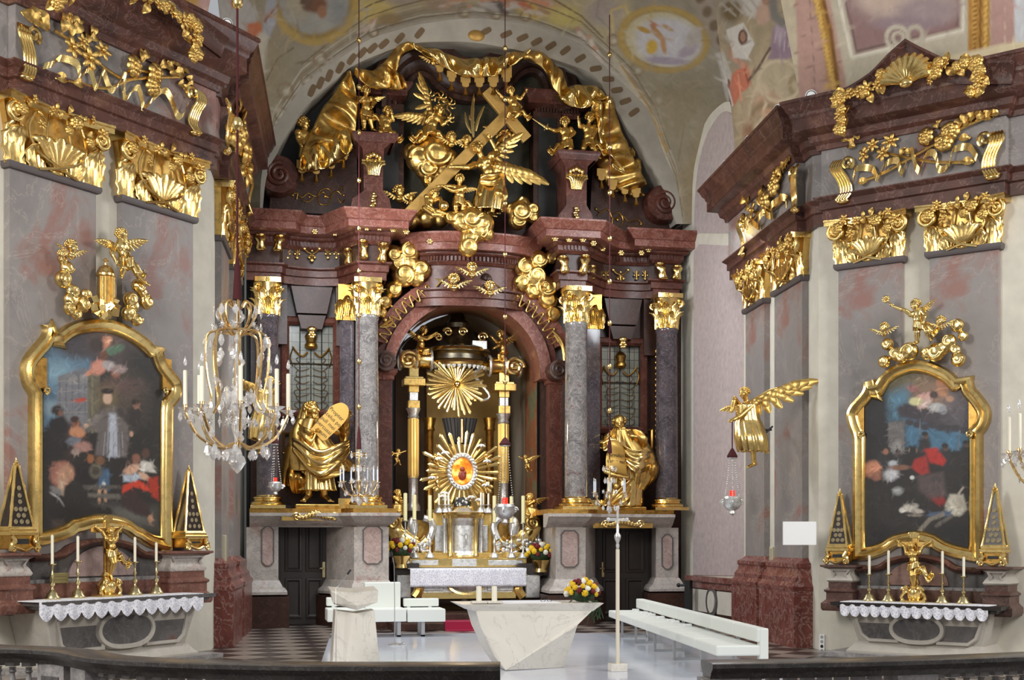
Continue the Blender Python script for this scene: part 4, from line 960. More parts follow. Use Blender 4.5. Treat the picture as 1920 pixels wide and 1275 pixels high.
for (x0, x1, y0, y1, c0, c1, cy) in ((705, 757, 196, 405, 672, 772, 172), (1000, 1052, 212, 432, 984, 1118, 196)):
    a_ = A.hit(x0, y1, AT); b_ = A.hit(x1, y0, AT)
    m = MB(); m.bx(a_.x, b_.x, -AT, .1, a_.z, b_.z); p_ = part('attic_pilaster', m, DKRED, HA, smooth=0)
    m = MB(); m.bx(a_.x+.12, b_.x-.12, -AT-.02, -AT, a_.z+.1, b_.z-.15); part('pilaster_panel', m, BLACK, p_, smooth=0)
    z0 = b_.z; u0, u1 = UA(c0, .8)+.4, UA(c1, .8)-.4
    m = MB(); m.sweep([(u0, 0), (u0, -.45), (u1, -.45), (u1, 0)], [(0, z0-.1), (.08, z0), (.08, z0+.08), (.3, z0+.14), (.3, z0+.24), (.42, z0+.38), (.42, z0+.44), (0, z0+.44)]); part('attic_cornice', m, REDM, HA, smooth=.5)
    m = MB()
    for i in range(14): m.box((u0+(u1-u0)*i/13, -.55, z0+.05), (.05, .06, .1))
    part('attic_dentils', m, DKRED, p_, smooth=0)
# consoles carrying the putti
def console(xs, lab_dx):
    (xt0, xt1, yt, xm0, xm1, ym, xb0, xb1, yb) = xs; off = 1.5
    m = MB(); pts = [(xb0, yb), (xb0+6, yb-30), (xm0, ym+40), (xm0, ym), (xm0-2, yt+28), (xt0, yt+14), (xt0, yt), (xt1, yt), (xt1, yt+14), (xm1+2, yt+28), (xm1, ym), (xm1, ym+40), (xb1-6, yb-30), (xb1, yb)]
    m.prism(PX(A, pts, off), -off, -.3); c_ = part('console', m, REDM, HA, smooth=.5)
    q = A.hit((xt0+xt1)/2, yt, off); u0, u1 = UA(xt0, off), UA(xt1, off)
    m = MB(); m.sweep([(u0, -.4), (u0, -off), (u1, -off), (u1, -.4)], [(0, q.z-.2), (.03, q.z-.2), (.08, q.z-.1), (.1, q.z-.06), (.1, q.z), (0, q.z)]); m.bx(u0, u1, -off, -.4, q.z-.05, q.z); part('console_cap', m, REDM, c_, smooth=.5)
    cx = (xm0+xm1)/2
    q = A.hit(cx, ym, off+.06); m = MB()
    for k in range(-3, 4): m.tube(lerp_path([(q.x+k*.035, q.y, q.z-.12), (q.x+k*.05, q.y-.05, q.z+.08), (q.x+k*.085, q.y-.02, q.z+.2-.02*abs(k))], 6), .032, 6)
    m.tube([(q.x-.26, q.y, q.z+.2), (q.x+.26, q.y, q.z+.2)], .03, 6); part('gilt_shell', m, GOLDB, c_)
    q = A.hit(cx, ym-24, off+.06); m = MB()
    for k in range(5): m.ell((q.x+(k-2)*.07, q.y, q.z+.03*(2-abs(k-2))), (.05, .06, .07), None, 8, 6)
    part('gilt_buds', m, GOLDB, c_)
    q = A.hit(cx, ym+45, off+.08); m = MB()
    for k in range(9): m.ell((q.x+.03*sin(k*2.1), q.y+.02*k*0, q.z-.055*k), (.05+.02*(k % 2), .05, .05), None, 7, 5)
    part('gilt_husk_drop', m, GOLDB, c_)
console((668, 738, 250, 682, 718, 318, 655, 736, 402), 0)
console((1052, 1117, 284, 1062, 1100, 345, 1042, 1116, 432), 0)
# great side volutes of the attic with gilded strapwork
for pts, vx, vy, s_ in (([(505, 395), (510, 330), (560, 322), (600, 290), (668, 262), (672, 405)], 522, 332, 1), ([(1105, 440), (1112, 290), (1150, 318), (1195, 352), (1245, 378), (1262, 432)], 1240, 385, -1)):
    m = MB(); m.prism(PX(A, pts, .6), -.6, .2); w_ = part('attic_side_scroll', m, DKRED, HA, smooth=.5)
    q = A.hit(vx, vy, .75)
    m = MB(); m.lathe([(.001, -.25), (.42, -.25), (.45, -.18), (.45, .5), (.001, .5)], (q.x, q.y, q.z), 28, RX(PI/2) @ S(1, 1, -1)); m.tube(spiral((q.x, q.y-.26, q.z), .27, .05, 2.0, (s_, 0, 0), (0, 0, 1), 1.2, 40), .06, 8); part('volute', m, REDM, w_)
ornament('strapwork', [[(546, 366), (556, 362), (566, 370), (578, 362), (592, 368), (606, 360), (616, 370), (630, 358), (640, 364)], [(596, 366), (600, 382), (616, 382), (622, 366), (616, 354), (602, 356), (596, 366)], [(556, 374), (558, 362)], [(566, 374), (578, 378), (588, 370)], [(634, 372), (640, 380), (646, 374)], [(636, 356), (640, 350), (642, 358)]], .64, .016, GOLDD, [(549, 366, .03), (645, 366, .03), (610, 368, .04), (580, 369, .03)])
ornament('strapwork', [[(1116, 388), (1126, 398), (1140, 392), (1150, 410), (1166, 404), (1180, 416), (1196, 412), (1204, 420)], [(1148, 410), (1150, 424), (1164, 424), (1168, 410), (1160, 398), (1150, 402)], [(1120, 404), (1128, 396)], [(1176, 422), (1186, 428), (1194, 420)]], .64, .016, GOLDD, [(1118, 392, .03), (1158, 412, .04), (1202, 420, .03)])
# steps and predella of the high altar
m = MB(); u0, u1 = UA(728, 2.2), UA(1046, 2.2)
m.bx(u0, u1, -3.0, .3, 0, .16); m.bx(u0+.3, u1-.3, -2.3, .3, .16, .32); single('altar_steps', m, DKRED, 'dark red marble steps in front of the high altar table', 'steps', A, ((u0+u1)/2, -1, 0), smooth=0, bev=.015)
a_ = A.hit(834, 1170, 3.0); b_ = A.hit(1000, 1160, 3.0)
m = MB(); m.bx(a_.x, b_.x, -3.25, -2.99, .0, .02); m.bx(a_.x, b_.x, -3.025, -2.995, .02, .185); m.bx(a_.x, b_.x, -3.02, -2.3, .163, .185); single('altar_carpet', m, plain('crimson carpet', (150, 24, 60), .95), 'narrow crimson carpet laid over the high altar steps', 'carpet', A, ((a_.x+b_.x)/2, -3, 0), smooth=0)
# ================================================================== PIERS: pilasters, friezes, garlands
def inst(name, me, parent, loc, s=1.0, rot=None, label=None):
    """a part that shares its mesh with its fellows"""
    o = bpy.data.objects.new(name, me); COL.objects.link(o); o.parent = parent
    o.location = V(loc)-ORG[parent]; o.scale = (s, s, s) if not hasattr(s, '__len__') else s
    if rot: o.rotation_euler = rot
    ORG[o] = V(loc); return tag(o, label)
def proto(mb, name, mat, smooth=.8):
    me = mesh_of(mb, name, smooth); me.materials.append(mat); return me
def mk_rose():
    m = MB(); m.ell((0, .1, 0), (.8, .35, .8), None, 12, 6)
    for k in range(7):
        a = 2*PI*k/7; m.ell((.62*cos(a), 0, .62*sin(a)), (.42, .24, .42), RY(-a) @ RZ(.5), 8, 6)
    for k in range(5):
        a = 2*PI*k/5+.3; m.ell((.32*cos(a), -.28, .32*sin(a)), (.27, .2, .27), None, 8, 5)
    m.tube(spiral((0, -.42, 0), .3, .05, 1.5, (1, 0, 0), (0, 0, 1), 0, 16), .1, 6); return m
def mk_daisy():
    m = MB()
    for k in range(6):
        a = 2*PI*k/6; m.ell((.6*cos(a), -.05, .6*sin(a)), (.45, .14, .26), RY(-a), 8, 6)
    m.ell((0, -.2, 0), (.26, .22, .26), None, 8, 6); return m
def mk_leaf():
    m = MB()
    def f(u, v):
        a = (u-.5)*2; w = .36*sin(PI*min(1, v*.96+.04))**.8; return V((a*w, -.25*sin(v*PI)-.08*abs(a), v))
    m.grid(f, 6, 8, .05); return m
def mk_bud():
    m = MB(); m.ell((0, 0, .55), (.26, .24, .45), None, 8, 7); m.tube([(0, 0, -.3), (0, 0, .3)], .08, 6); return m
ROSE, DAISY, LEAFM, BUD = (proto(f(), n, GOLD) for f, n in ((mk_rose, 'rose'), (mk_daisy, 'daisy'), (mk_leaf, 'leaf'), (mk_bud, 'bud')))
def mk_acan():
    m = MB(); acanthus(m, (0, 0, 0), (0, 0, 1), (0, -1, 0), 1, .42); return m
def mk_acan2():
    m = MB()
    for k in range(-3, 4):
        a = k*.24; m.tube(lerp_path([(0, 0, 0), (.22*sin(a*1.4), -.1, .35), (.46*sin(a*1.6), -.16, .7), (.62*sin(a*1.7), -.26+.03*abs(k), .92-.06*abs(k))], 8), [.07, .09, .11, .12, .12, .12, .1, .05], 7, flat=.7)
    m.ell((0, -.05, .02), (.16, .1, .07)); return m
ACAN, ACFAN = proto(mk_acan(), 'acanthus', GOLDB), proto(mk_acan2(), 'acanthus_fan', GOLDB)
def mk_vol():
    m = MB(); m.tube(spiral((0, -.1, 0), 1, .12, 1.9, (1, 0, 0), (0, 0, 1), PI*.5, 34), [.26]*24+[.2]*11, 8); m.ell((0, -.2, 0), .2); m.lathe([(.9, 0), (.9, .2)], (0, 0, 0), 20, RX(-PI/2)); return m
VOLM = proto(mk_vol(), 'volute', GOLDB)
def flat_capital(root, x0, x1, yf, zb, zt, back=0.0):
    H = zt-zb; W = x1-x0; xc = (x0+x1)/2
    m = MB(); m.prism([(x0, zb), (x1, zb), (x1+.02, zb+H*.5), (x1+.10, zt-H*.1), (x0-.10, zt-H*.1), (x0-.02, zb+H*.5)], yf, back)
    c = part('capital', m, GOLD, root, smooth=.5)
    m = MB(); k = 10; e = .17
    fr = [(x0-e+(W+2*e)*i/k, yf-.24+.13*sin(PI*i/k)) for i in range(k+1)]
    m.slab(fr+[(x1+e, back), (x0-e, back)], zt-H*.12, zt-H*.03); m.slab([(x, y-.03) for x, y in fr]+[(x1+e, back), (x0-e, back)], zt-H*.035, zt); part('abacus', m, GOLDB, c, smooth=.4)
    y = yf-.03
    for sx, fx in ((x0+.06, -1), (x1-.06, 1)):
        inst('volute', VOLM, c, (sx+fx*.05, y-.1, zt-H*.26), (.155*-fx, .16, .155))
        inst('leaf', ACAN, c, (sx-fx*.02, y, zb), (W*.32, .4, H*.62)); inst('leaf', ACAN, c, (sx+fx*.04, y-.02, zb+H*.3), (W*.2, .34, H*.36))
        inst('leaf', ACAN, c, (xc+fx*W*.2, y-.02, zb+H*.02), (W*.26, .3, H*.42), (0, fx*.25, 0))
    inst('leaf', ACFAN, c, (xc, y, zb+H*.05), (W*.52, .5, H*.56))
    m = MB()
    for fx in (-1, 1):
        m.tube(lerp_path([(xc-fx*W*.22, y-.06, zb+H*.04), (xc, y-.10, zb+H*.12), (xc+fx*W*.25, y-.08, zb+H*.3), (xc+fx*W*.33, y-.06, zb+H*.58), (xc+fx*W*.26, y-.06, zb+H*.85)], 14), .024, 6)
        m.tube(lerp_path([(xc+fx*W*.05, y-.08, zb+H*.1), (xc+fx*W*.14, y-.08, zb+H*.45), (xc+fx*W*.1, y-.06, zb+H*.9)], 10), .018, 6)
    part('stalks', m, GOLDB, c)
    for i, (fx, fz, r, t) in enumerate([(-.46, .80, .115, 0), (-.14, .90, .085, 1), (.16, .86, .12, 0), (.47, .82, .105, 1), (-.24, .66, .085, 1), (.06, .70, .085, 0), (.33, .64, .095, 0), (-.33, .98, .08, 1), (.36, 1.0, .075, 1)]):
        inst('flower', DAISY if t else ROSE, c, (xc+fx*W, y-.17-.03*(i % 2), zb+H*fz), r, (rnd.uniform(-.3, .3), rnd.uniform(0, 6), rnd.uniform(-.3, .3)))
    for i, (fx, fz, a) in enumerate([(-.36, .86, -.5), (-.05, .95, .1), (.08, .98, .3), (.26, .92, .5), (.3, .74, 1.2), (-.2, .78, -1.0), (-.02, .84, -.3), (.22, .9, .1)]):
        inst('bud' if i % 2 else 'sprig', BUD if i % 2 else LEAFM, c, (xc+fx*W, y-.13, zb+H*fz), .14, (0, a, 0))
    return c
def pilaster(pl, x0, x1, zb, zt, lab, grp, dep=.12, base=True):
    t = thing('pilaster', lab, 'pilaster', pl, ((x0+x1)/2, -dep, 0), group=grp)
    zs = 1.62 if base else .9
    m = MB(); m.bx(x0, x1, -dep, .02, zs-.05, zb); part('shaft', m, STUCCO, t, smooth=0)
    m = MB(); m.sweep([(x0, 0), (x0, -dep), (x1, -dep), (x1, 0)], [(0, zb-.06), (.05, zb-.05), (.07, zb-.01), (.07, zb+.05), (0, zb+.05)]); part('necking', m, plain('dark necking stone', (84, 76, 76), .5) if 'dark necking stone' not in MATS else MATS['dark necking stone'], t, smooth=.5)
    if base:
        pth = [(x0, .02), (x0, -dep), (x1, -dep), (x1, .02)]
        m = MB(); m.sweep(pth, [(-.1, 1.02), (.24, 1.02), (.26, 1.06), (.26, 1.12), (.22, 1.16), (.19, 1.2), (.19, 1.28), (.14, 1.34), (.12, 1.44), (.14, 1.47), (.14, 1.54), (.06, 1.58), (0, 1.64), (-.1, 1.64)]); b_ = part('base', m, REDB, t, smooth=.5)
        m = MB(); m.sweep(pth, [(-.1, 0), (.24, 0), (.24, 1.02), (-.1, 1.02)]); part('plinth', m, REDB, b_, smooth=0)
    flat_capital(t, x0, x1, -dep, zb, zt)
    return t
def zat(pl, px, py, off=.12): return pl.hit(px, py, off).z
G1 = 'pilasters of the left pier'; G2 = 'pilasters of the right pier'
zl = (zat(LP, 100, 333), ZL[0]+.0); zr = (zat(RP, 1630, 494), ZR[0])
pilaster(LP, LP.u(18, .12), LP.u(180, .12), *zl, 'grey rose pilaster with gilded capital, leftmost on the left pier', G1, base=False)
pilaster(LP, LP.u(229, .12), LP.u(362, .12), *zl, 'grey rose pilaster behind right half of left side altar', G1, base=False)
zl2 = (zl[0], ZL[0])
pilaster(LS, .75, 2.3, *zl2, 'narrow foreshortened pilaster on the choir side of left pier, nearer one', G1)
pilaster(LS, 3.3, 4.95, *zl2, 'narrow foreshortened pilaster on the choir side of left pier, farther one', G1)
pilaster(RP, RP.u(1572, .12), RP.u(1690, .12), *zr, 'grey rose pilaster behind left half of right side altar', G2, base=False)
pilaster(RP, RP.u(1743, .12), RP.u(1872, .12), *zr, 'grey rose pilaster with gilded capital, rightmost on the right pier', G2, base=False)
pilaster(RS, RS.u(1398, .12), RS.u(1433, .12), *zr, 'lavender grey pilaster behind the gilded angel', G2)
pilaster(RS, RS.u(1452, .12), RS.u(1504, .12), *zr, 'lavender grey pilaster behind the white board', G2)

def relief(pl, lab, off, brackets, stems, ribbon, flowers, leaves, s=1.0):
    q = pl.hit(*brackets[0], off); t = thing('flower_relief', lab, 'relief', pl, (q.x, -off, q.z))
    for i, (x, y) in enumerate(brackets):
        h = pl.hit(x, y, off); sg = 1 if i == 0 else -1
        m = MB()
        for k in range(5):
            dx = (k-2)*.047
            m.tube(lerp_path([(h.x+dx-sg*.06, -off-.05, h.z+.34*s), (h.x+dx-sg*.10, -off-.12, h.z+.2*s), (h.x+dx+sg*.02, -off-.08, h.z-.02), (h.x+dx+sg*.06, -off-.05, h.z-.22*s), (h.x+dx-sg*.02, -off-.1, h.z-.36*s)], 12), [.027]*12, 7)
        m.tube(spiral((h.x+sg*.1, -off-.08, h.z+.26*s), .12*s, .03, 1.3, (sg, 0, 0), (0, 0, 1), -1), .035, 6)
        m.ell((h.x, -off-.05, h.z-.38*s), (.12, .07, .05)); part('scroll_bracket', m, GOLDB, t)
    for pts in stems:
        m = MB(); p = [pl.hit(x, y, off) for x, y in pts]; p = [V((a.x, -off-.06, a.z)) for a in p]; m.tube(lerp_path(p, 18), .028, 6); part('branch', m, GOLD, t)
    p = [pl.hit(x, y, off) for x, y in ribbon]; C = lerp_path([(a.x, 0, a.z) for a in p], 90)
    m = MB()
    def f(u, v):
        k = min(int(u*89), 89); c = C[k]; w = .055*s
        return V((c.x+.35*w*(v-.5)*2, -off-.09-.04*sin(u*40)-.02*(v-.5), c.z+w*(v-.5)*2))
    m.grid(f, 89, 3, .012); part('ribbon', m, GOLDB, t)
    for i, (x, y, r, k) in enumerate(flowers):
        h = pl.hit(x, y, off); inst('rose' if k else 'daisy', ROSE if k else DAISY, t, (h.x, -off-.1, h.z), r*s, (rnd.uniform(-.3, .3), rnd.uniform(0, 6), rnd.uniform(-.4, .4)))
    for x, y, a, r in leaves:
        h = pl.hit(x, y, off); inst('leaf', LEAFM, t, (h.x, -off-.05, h.z), r*s, (rnd.uniform(-.4, .1), rad(a), 0))
def spray(x, y, a0, n, r, sp=24, st=8): return [(x+st*i*sin(rad(a0)), y-st*i*cos(rad(a0)), a0+(sp if i % 2 else -sp), r) for i in range(n)]
relief(RP, 'gilded flower branches and ribbon on the right pier frieze', .32, [(1582, 338), (1862, 290)],
       [[(1760, 269), (1709, 298), (1660, 326), (1622, 340)], [(1650, 286), (1709, 298), (1760, 306), (1813, 306)], [(1773, 262), (1810, 240), (1846, 224)]],
       [(1605, 338), (1612, 318), (1638, 318), (1652, 338), (1664, 308), (1687, 304), (1695, 326), (1711, 283), (1726, 324), (1738, 292), (1758, 292), (1762, 318), (1783, 312), (1793, 282), (1820, 278), (1836, 300)],
       [(1624, 292, .15, 0), (1659, 290, .14, 0), (1640, 274, .12, 0), (1673, 267, .14, 0), (1738, 258, .16, 1), (1785, 249, .17, 1), (1773, 268, .17, 1)],
       spray(1606, 276, -40, 4, .2)+spray(1612, 262, 10, 4, .18)+spray(1796, 244, 45, 6, .2)+spray(1835, 228, 60, 4, .2)+spray(1760, 242, 0, 3, .16)+spray(1690, 292, 60, 2, .15)+[(1805, 306, 90, .2), (1630, 340, -90, .18), (1800, 262, 90, .18)], 1.0)
relief(LP, 'gilded flower branches and ribbon on the left pier frieze', .32, [(46, 97), (362, 208)],
       [[(97, 59), (150, 92), (190, 128), (221, 148)], [(121, 152), (193, 167), (242, 150), (331, 145)], [(221, 148), (245, 132), (285, 140)]],
       [(74, 126), (90, 122), (110, 110), (134, 122), (142, 152), (162, 131), (170, 168), (188, 135), (204, 172), (224, 140), (230, 186), (248, 166), (262, 205), (283, 186), (299, 172), (321, 200), (331, 221), (342, 200)],
       [(129, 91, .16, 0), (162, 112, .17, 0), (185, 97, .15, 0), (245, 126, .19, 1), (285, 140, .19, 1), (281, 164, .17, 1), (148, 80, .12, 0)],
       spray(88, 56, -60, 5, .26)+spray(112, 62, 20, 4, .22)+spray(130, 70, 10, 4, .24)+spray(160, 82, 30, 3, .2)+spray(262, 118, 10, 4, .2)+spray(315, 140, 60, 5, .22)+spray(330, 158, 100, 3, .2)+spray(296, 128, 60, 4, .2)+[(121, 152, -90, .22), (150, 160, -100, .2), (345, 145, 100, .2)], 1.05)
relief(RS, 'gilded flower branches on the choir side of right pier frieze', .32, [(1397, 440), (1497, 352)],
       [[(1408, 420), (1440, 385), (1470, 330)], [(1412, 395), (1440, 400), (1478, 372)]],
       [(1405, 430), (1416, 410), (1428, 425), (1440, 395), (1452, 405), (1462, 378), (1478, 370), (1486, 384)],
       [(1445, 378, .2, 1), (1460, 350, .18, 1), (1420, 395, .18, 0), (1406, 420, .16, 0), (1464, 330, .16, 0)], spray(1470, 330, 30, 5, .26)+spray(1412, 392, -30, 4, .24)+spray(1430, 385, 20, 3, .24), 1.1)
relief(LS, 'gilded flower branches on the choir side of left pier frieze', .32, [(420, 235), (462, 360)],
       [[(430, 215), (440, 270), (455, 330)]], [(428, 240), (436, 262), (440, 285), (450, 300), (452, 330)],
       [(434, 250, .3, 1), (444, 285, .3, 1), (452, 318, .3, 0), (440, 228, .25, 0)], spray(436, 215, 0, 4, .3)+spray(448, 300, 40, 4, .3), 1.2)
def garland(pl, lab, off, flowers, leaves, shell=None):
    q = pl.hit(flowers[0][0], flowers[0][1], off); t = thing('garland', lab, 'garland', pl, (q.x, -off, q.z))
    for x, y, r, k in flowers:
        h = pl.hit(x, y, off); inst('flower', (DAISY, ROSE)[k], t, (h.x, -off-.08+rnd.uniform(-.04, .04), h.z), r, (rnd.uniform(-.5, .5), rnd.uniform(0, 6), rnd.uniform(-.5, .5)))
    for x, y, a, r in leaves:
        h = pl.hit(x, y, off); inst('leaf', LEAFM, t, (h.x, -off-.02, h.z), r, (rnd.uniform(-.6, .2), rad(a), rnd.uniform(-.4, .4)))
    if shell:
        h = pl.hit(*shell, off); m = MB()
        for k in range(-5, 6):
            a = k*.27; d = V((sin(a), 0, cos(a))); c = V((h.x, -off, h.z))
            m.tube([c+d*.05+V((0, -.05, 0)), c+d*.22+V((0, -.14, 0)), c+d*.38+V((0, -.12, 0)), c+d*.46+V((0, -.03, 0))], [.02, .05, .07, .055], 8)
        m.ell((h.x, -off-.08, h.z), (.12, .08, .08)); part('shell', m, GOLDB, t)
def chain(pts, n, r, seed):
    g = random.Random(seed); p = lerp_path([(x, y, 0) for x, y in pts], n); fl = []; lf = []
    for i, q in enumerate(p):
        fl.append((q.x+g.uniform(-7, 7), q.y+g.uniform(-7, 7), r*g.uniform(.75, 1.2), g.randint(0, 1)))
        lf.append((q.x+g.uniform(-8, 8), q.y+g.uniform(-8, 8), g.uniform(-180, 180), r*1.7))
    return fl, lf
f1, l1 = chain([(1585, 240), (1578, 215), (1576, 190), (1592, 175), (1618, 174), (1645, 160), (1662, 148)], 17, .11, 1)
f2, l2 = chain([(1738, 146), (1765, 130), (1795, 124), (1822, 118), (1836, 132), (1834, 155), (1828, 180)], 17, .11, 2)
garland(RP, 'gilded shell and flower garland on the peaked cornice at right', .9, f1+f2, l1+l2, (1702, 158))
f1, l1 = chain([(245, -8), (285, 8), (318, 24), (345, 38), (360, 55), (364, 78), (360, 106)], 18, .12, 3)
f2, l2 = chain([(104, 14), (108, -5), (130, -25)], 6, .11, 4)
garland(LP, 'gilded flower garland hanging on the cornice at top left', .9, f1+f2, l1+l2)

# spot lamps standing along the two cornices
def spotlamp(p, yaw, lab):
    t = thing('spot_lamp', lab, 'spotlight', Plane((p.x, p.y), yaw), (0, 0, p.z), 'white spot lamps along the cornices')
    z = p.z; m = MB(); m.lathe([(.05, 0), (.07, .02), (.09, .1), (.105, .3), (.1, .34)], (0, .2, z+.12), 16, RX(PI/2+.25)); part('housing', m, WPLAST, t)
    m = MB(); m.lathe([(.001, .30), (.085, .30), (.09, .345), (.08, .35), (.07, .32)], (0, .2, z+.12), 16, RX(PI/2+.25)); part('lens_hood', m, IRON, t)
    m = MB(); m.tube([(0, .05, z), (0, .1, z+.1)], .02, 6); m.bx(-.06, .06, 0, .12, z-.01, z+.01); part('bracket', m, WPLAST, t)
for pl, x, y, u, lab in [(LP, 423, 65, 0, 'white spot lamp on the left cornice, nearest one by the garland'), (LS, 471, 112, 0, 'white spot lamp on the left cornice, second from the front'), (LS, 487, 172, 0, 'white spot lamp on the left cornice, third from the front'), (LS, 502, 233, 0, 'white spot lamp on the left cornice, farthest and smallest'), (RP, 1519, 188, 0, 'white spot lamp on the right cornice, nearest one below pink vault'), (RS, 1465, 223, 0, 'white spot lamp on the right cornice, second from the front'), (RS, 1410, 273, 0, 'white spot lamp on the right cornice, third from the front'), (RS, 1366, 318, 0, 'white spot lamp on the right cornice, farthest and smallest')]:
    h = pl.hit(x, y+4, .62); zc = ZL[3] if pl in (LP, LS) else ZR[3]; p = pl.w((h.x, -.60, zc)); spotlamp(p, pl.ang+(-.5 if x < 900 else .5), lab)
# ================================================================== FIGURES
def basis(f, u):
    f = V(f).normalized(); u = V(u); u = (u-f*u.dot(f)).normalized(); s = f.cross(u)
    m = MX.Identity(4)
    for i, c in enumerate((s, f, u)):
        for k in range(3): m[k][i] = c[k]
    return m
def head(mb, c, f, u, r, lean=1.0):
    B = basis(f, u); c = V(c)
    def P(x, y, z): return c+(B @ V((x, y, z)))*r
    def E(p, rr): mb.ell(P(*p), tuple(q*r for q in rr), B, 14, 10)
    E((0, -.08, .15), (.82, .95, .88)); E((0, .2, -.35), (.60, .62, .72)); E((0, .50, -.86), (.22, .22, .18))
    for s in (-1, 1):
        E((s*.36, .48, -.30), (.27, .26, .3)); E((s*.3, .70, .02), (.16, .14, .12)); E((s*.80, -.02, -.12), (.1, .2, .28))
        mb.cap(P(s*.12, .80, .2), P(s*.46, .66, .2), .1*r, .09*r, 8)
    mb.cap(P(0, .82, .12), P(0, 1.0, -.26), .09*r, .15*r, 8)
    mb.cap(P(-.18, .74, -.52), P(.18, .74, -.52), .085*r, .085*r, 8); mb.cap(P(-.13, .72, -.66), P(.13, .72, -.66), .085*r, .085*r, 8)
def curls(mb, c, f, u, r, n=46, seed=1, beard=False, long=0, bald=False):
    B = basis(f, u); c = V(c); g = random.Random(seed)
    for i in range(n):
        t = (i+.5)/n; th = math.acos(1-1.25*t); ph = i*2.39996
        d = V((sin(th)*cos(ph), sin(th)*sin(ph)-.15, cos(th)))
        if d.y > .42 and d.z < .62 or bald and d.z > .35: continue
        p = c+(B @ (V((.84*d.x, -.08+.95*d.y, .15+.9*d.z))))*r; mb.ell(p, r*g.uniform(.17, .27), None, 7, 5)
    for i in range(long):
        x = g.uniform(-.75, .75); p0 = c+(B @ V((x, -.55, .2)))*r
        mb.tube([p0, c+(B @ V((x*1.2, -.7, -.6)))*r, c+(B @ V((x*1.35, -.6+g.uniform(-.2, .2), -1.3)))*r], [r*.16, r*.15, r*.05], 6)
    if beard:
        for i in range(26):
            x = g.uniform(-.55, .55); y0 = .55-.5*abs(x); p0 = c+(B @ V((x, y0, -.5-.2*abs(x))))*r; L = g.uniform(.7, 1.35)*(1-.5*abs(x))
            mb.tube([p0, p0+(B @ V((x*.2, .16, -.4*L)))*r, p0+(B @ V((x*.1+.12*sin(i), .12, -.8*L)))*r, p0+(B @ V((-.05*sin(i), .1, -1.15*L)))*r], [r*.13, r*.15, r*.12, r*.05], 6)
def hand(mb, w, d, n, s, curl=.5):
    """w wrist, d direction of the fingers, n back of the hand, s hand length; palm, four unequal bent fingers and a thumb off the side"""
    d = V(d).normalized(); n = V(n); n = n-d*n.dot(d)
    n = n.normalized() if n.length > 1e-4 else d.orthogonal().normalized()
    sd = d.cross(n); w = V(w)
    mb.cap(w, w+d*s*.12, s*.13, s*.14, 8); mb.ell(w+d*s*.3, (s*.2, s*.26, s*.11), basis(d, n), 10, 8)
    for k, (o, L) in enumerate(((-.15, .40), (-.05, .47), (.05, .44), (.15, .34))):
        a = w+d*s*.48+sd*s*o; b = a+(d*cos(curl*.6)-n*sin(curl*.6))*s*L*.55+sd*o*s*.15; c = b+(d*cos(curl*1.6)-n*sin(curl*1.6))*s*L*.5
        mb.cap(a, b, s*.058, s*.052, 7); mb.cap(b, c, s*.052, s*.042, 7)
    a = w+d*s*.14-sd*s*.15; b = a+(d*.65-sd*.75-n*.25).normalized()*s*.24; c = b+(d*.9-sd*.2-n*.4).normalized()*s*.2
    mb.cap(a, b, s*.07, s*.06, 7); mb.cap(b, c, s*.06, s*.045, 7)
PUT = dict(hr=.118, neck=.045, ch=.115, bel=.118, hip=.105, sw=.125, hw=.065, a=(.058, .047, .036), l=(.085, .062, .042), hand=.13, foot=.13)
ADU = dict(hr=.072, neck=.034, ch=.088, bel=.075, hip=.082, sw=.118, hw=.055, a=(.044, .034, .025), l=(.068, .046, .03), hand=.105, foot=.14)
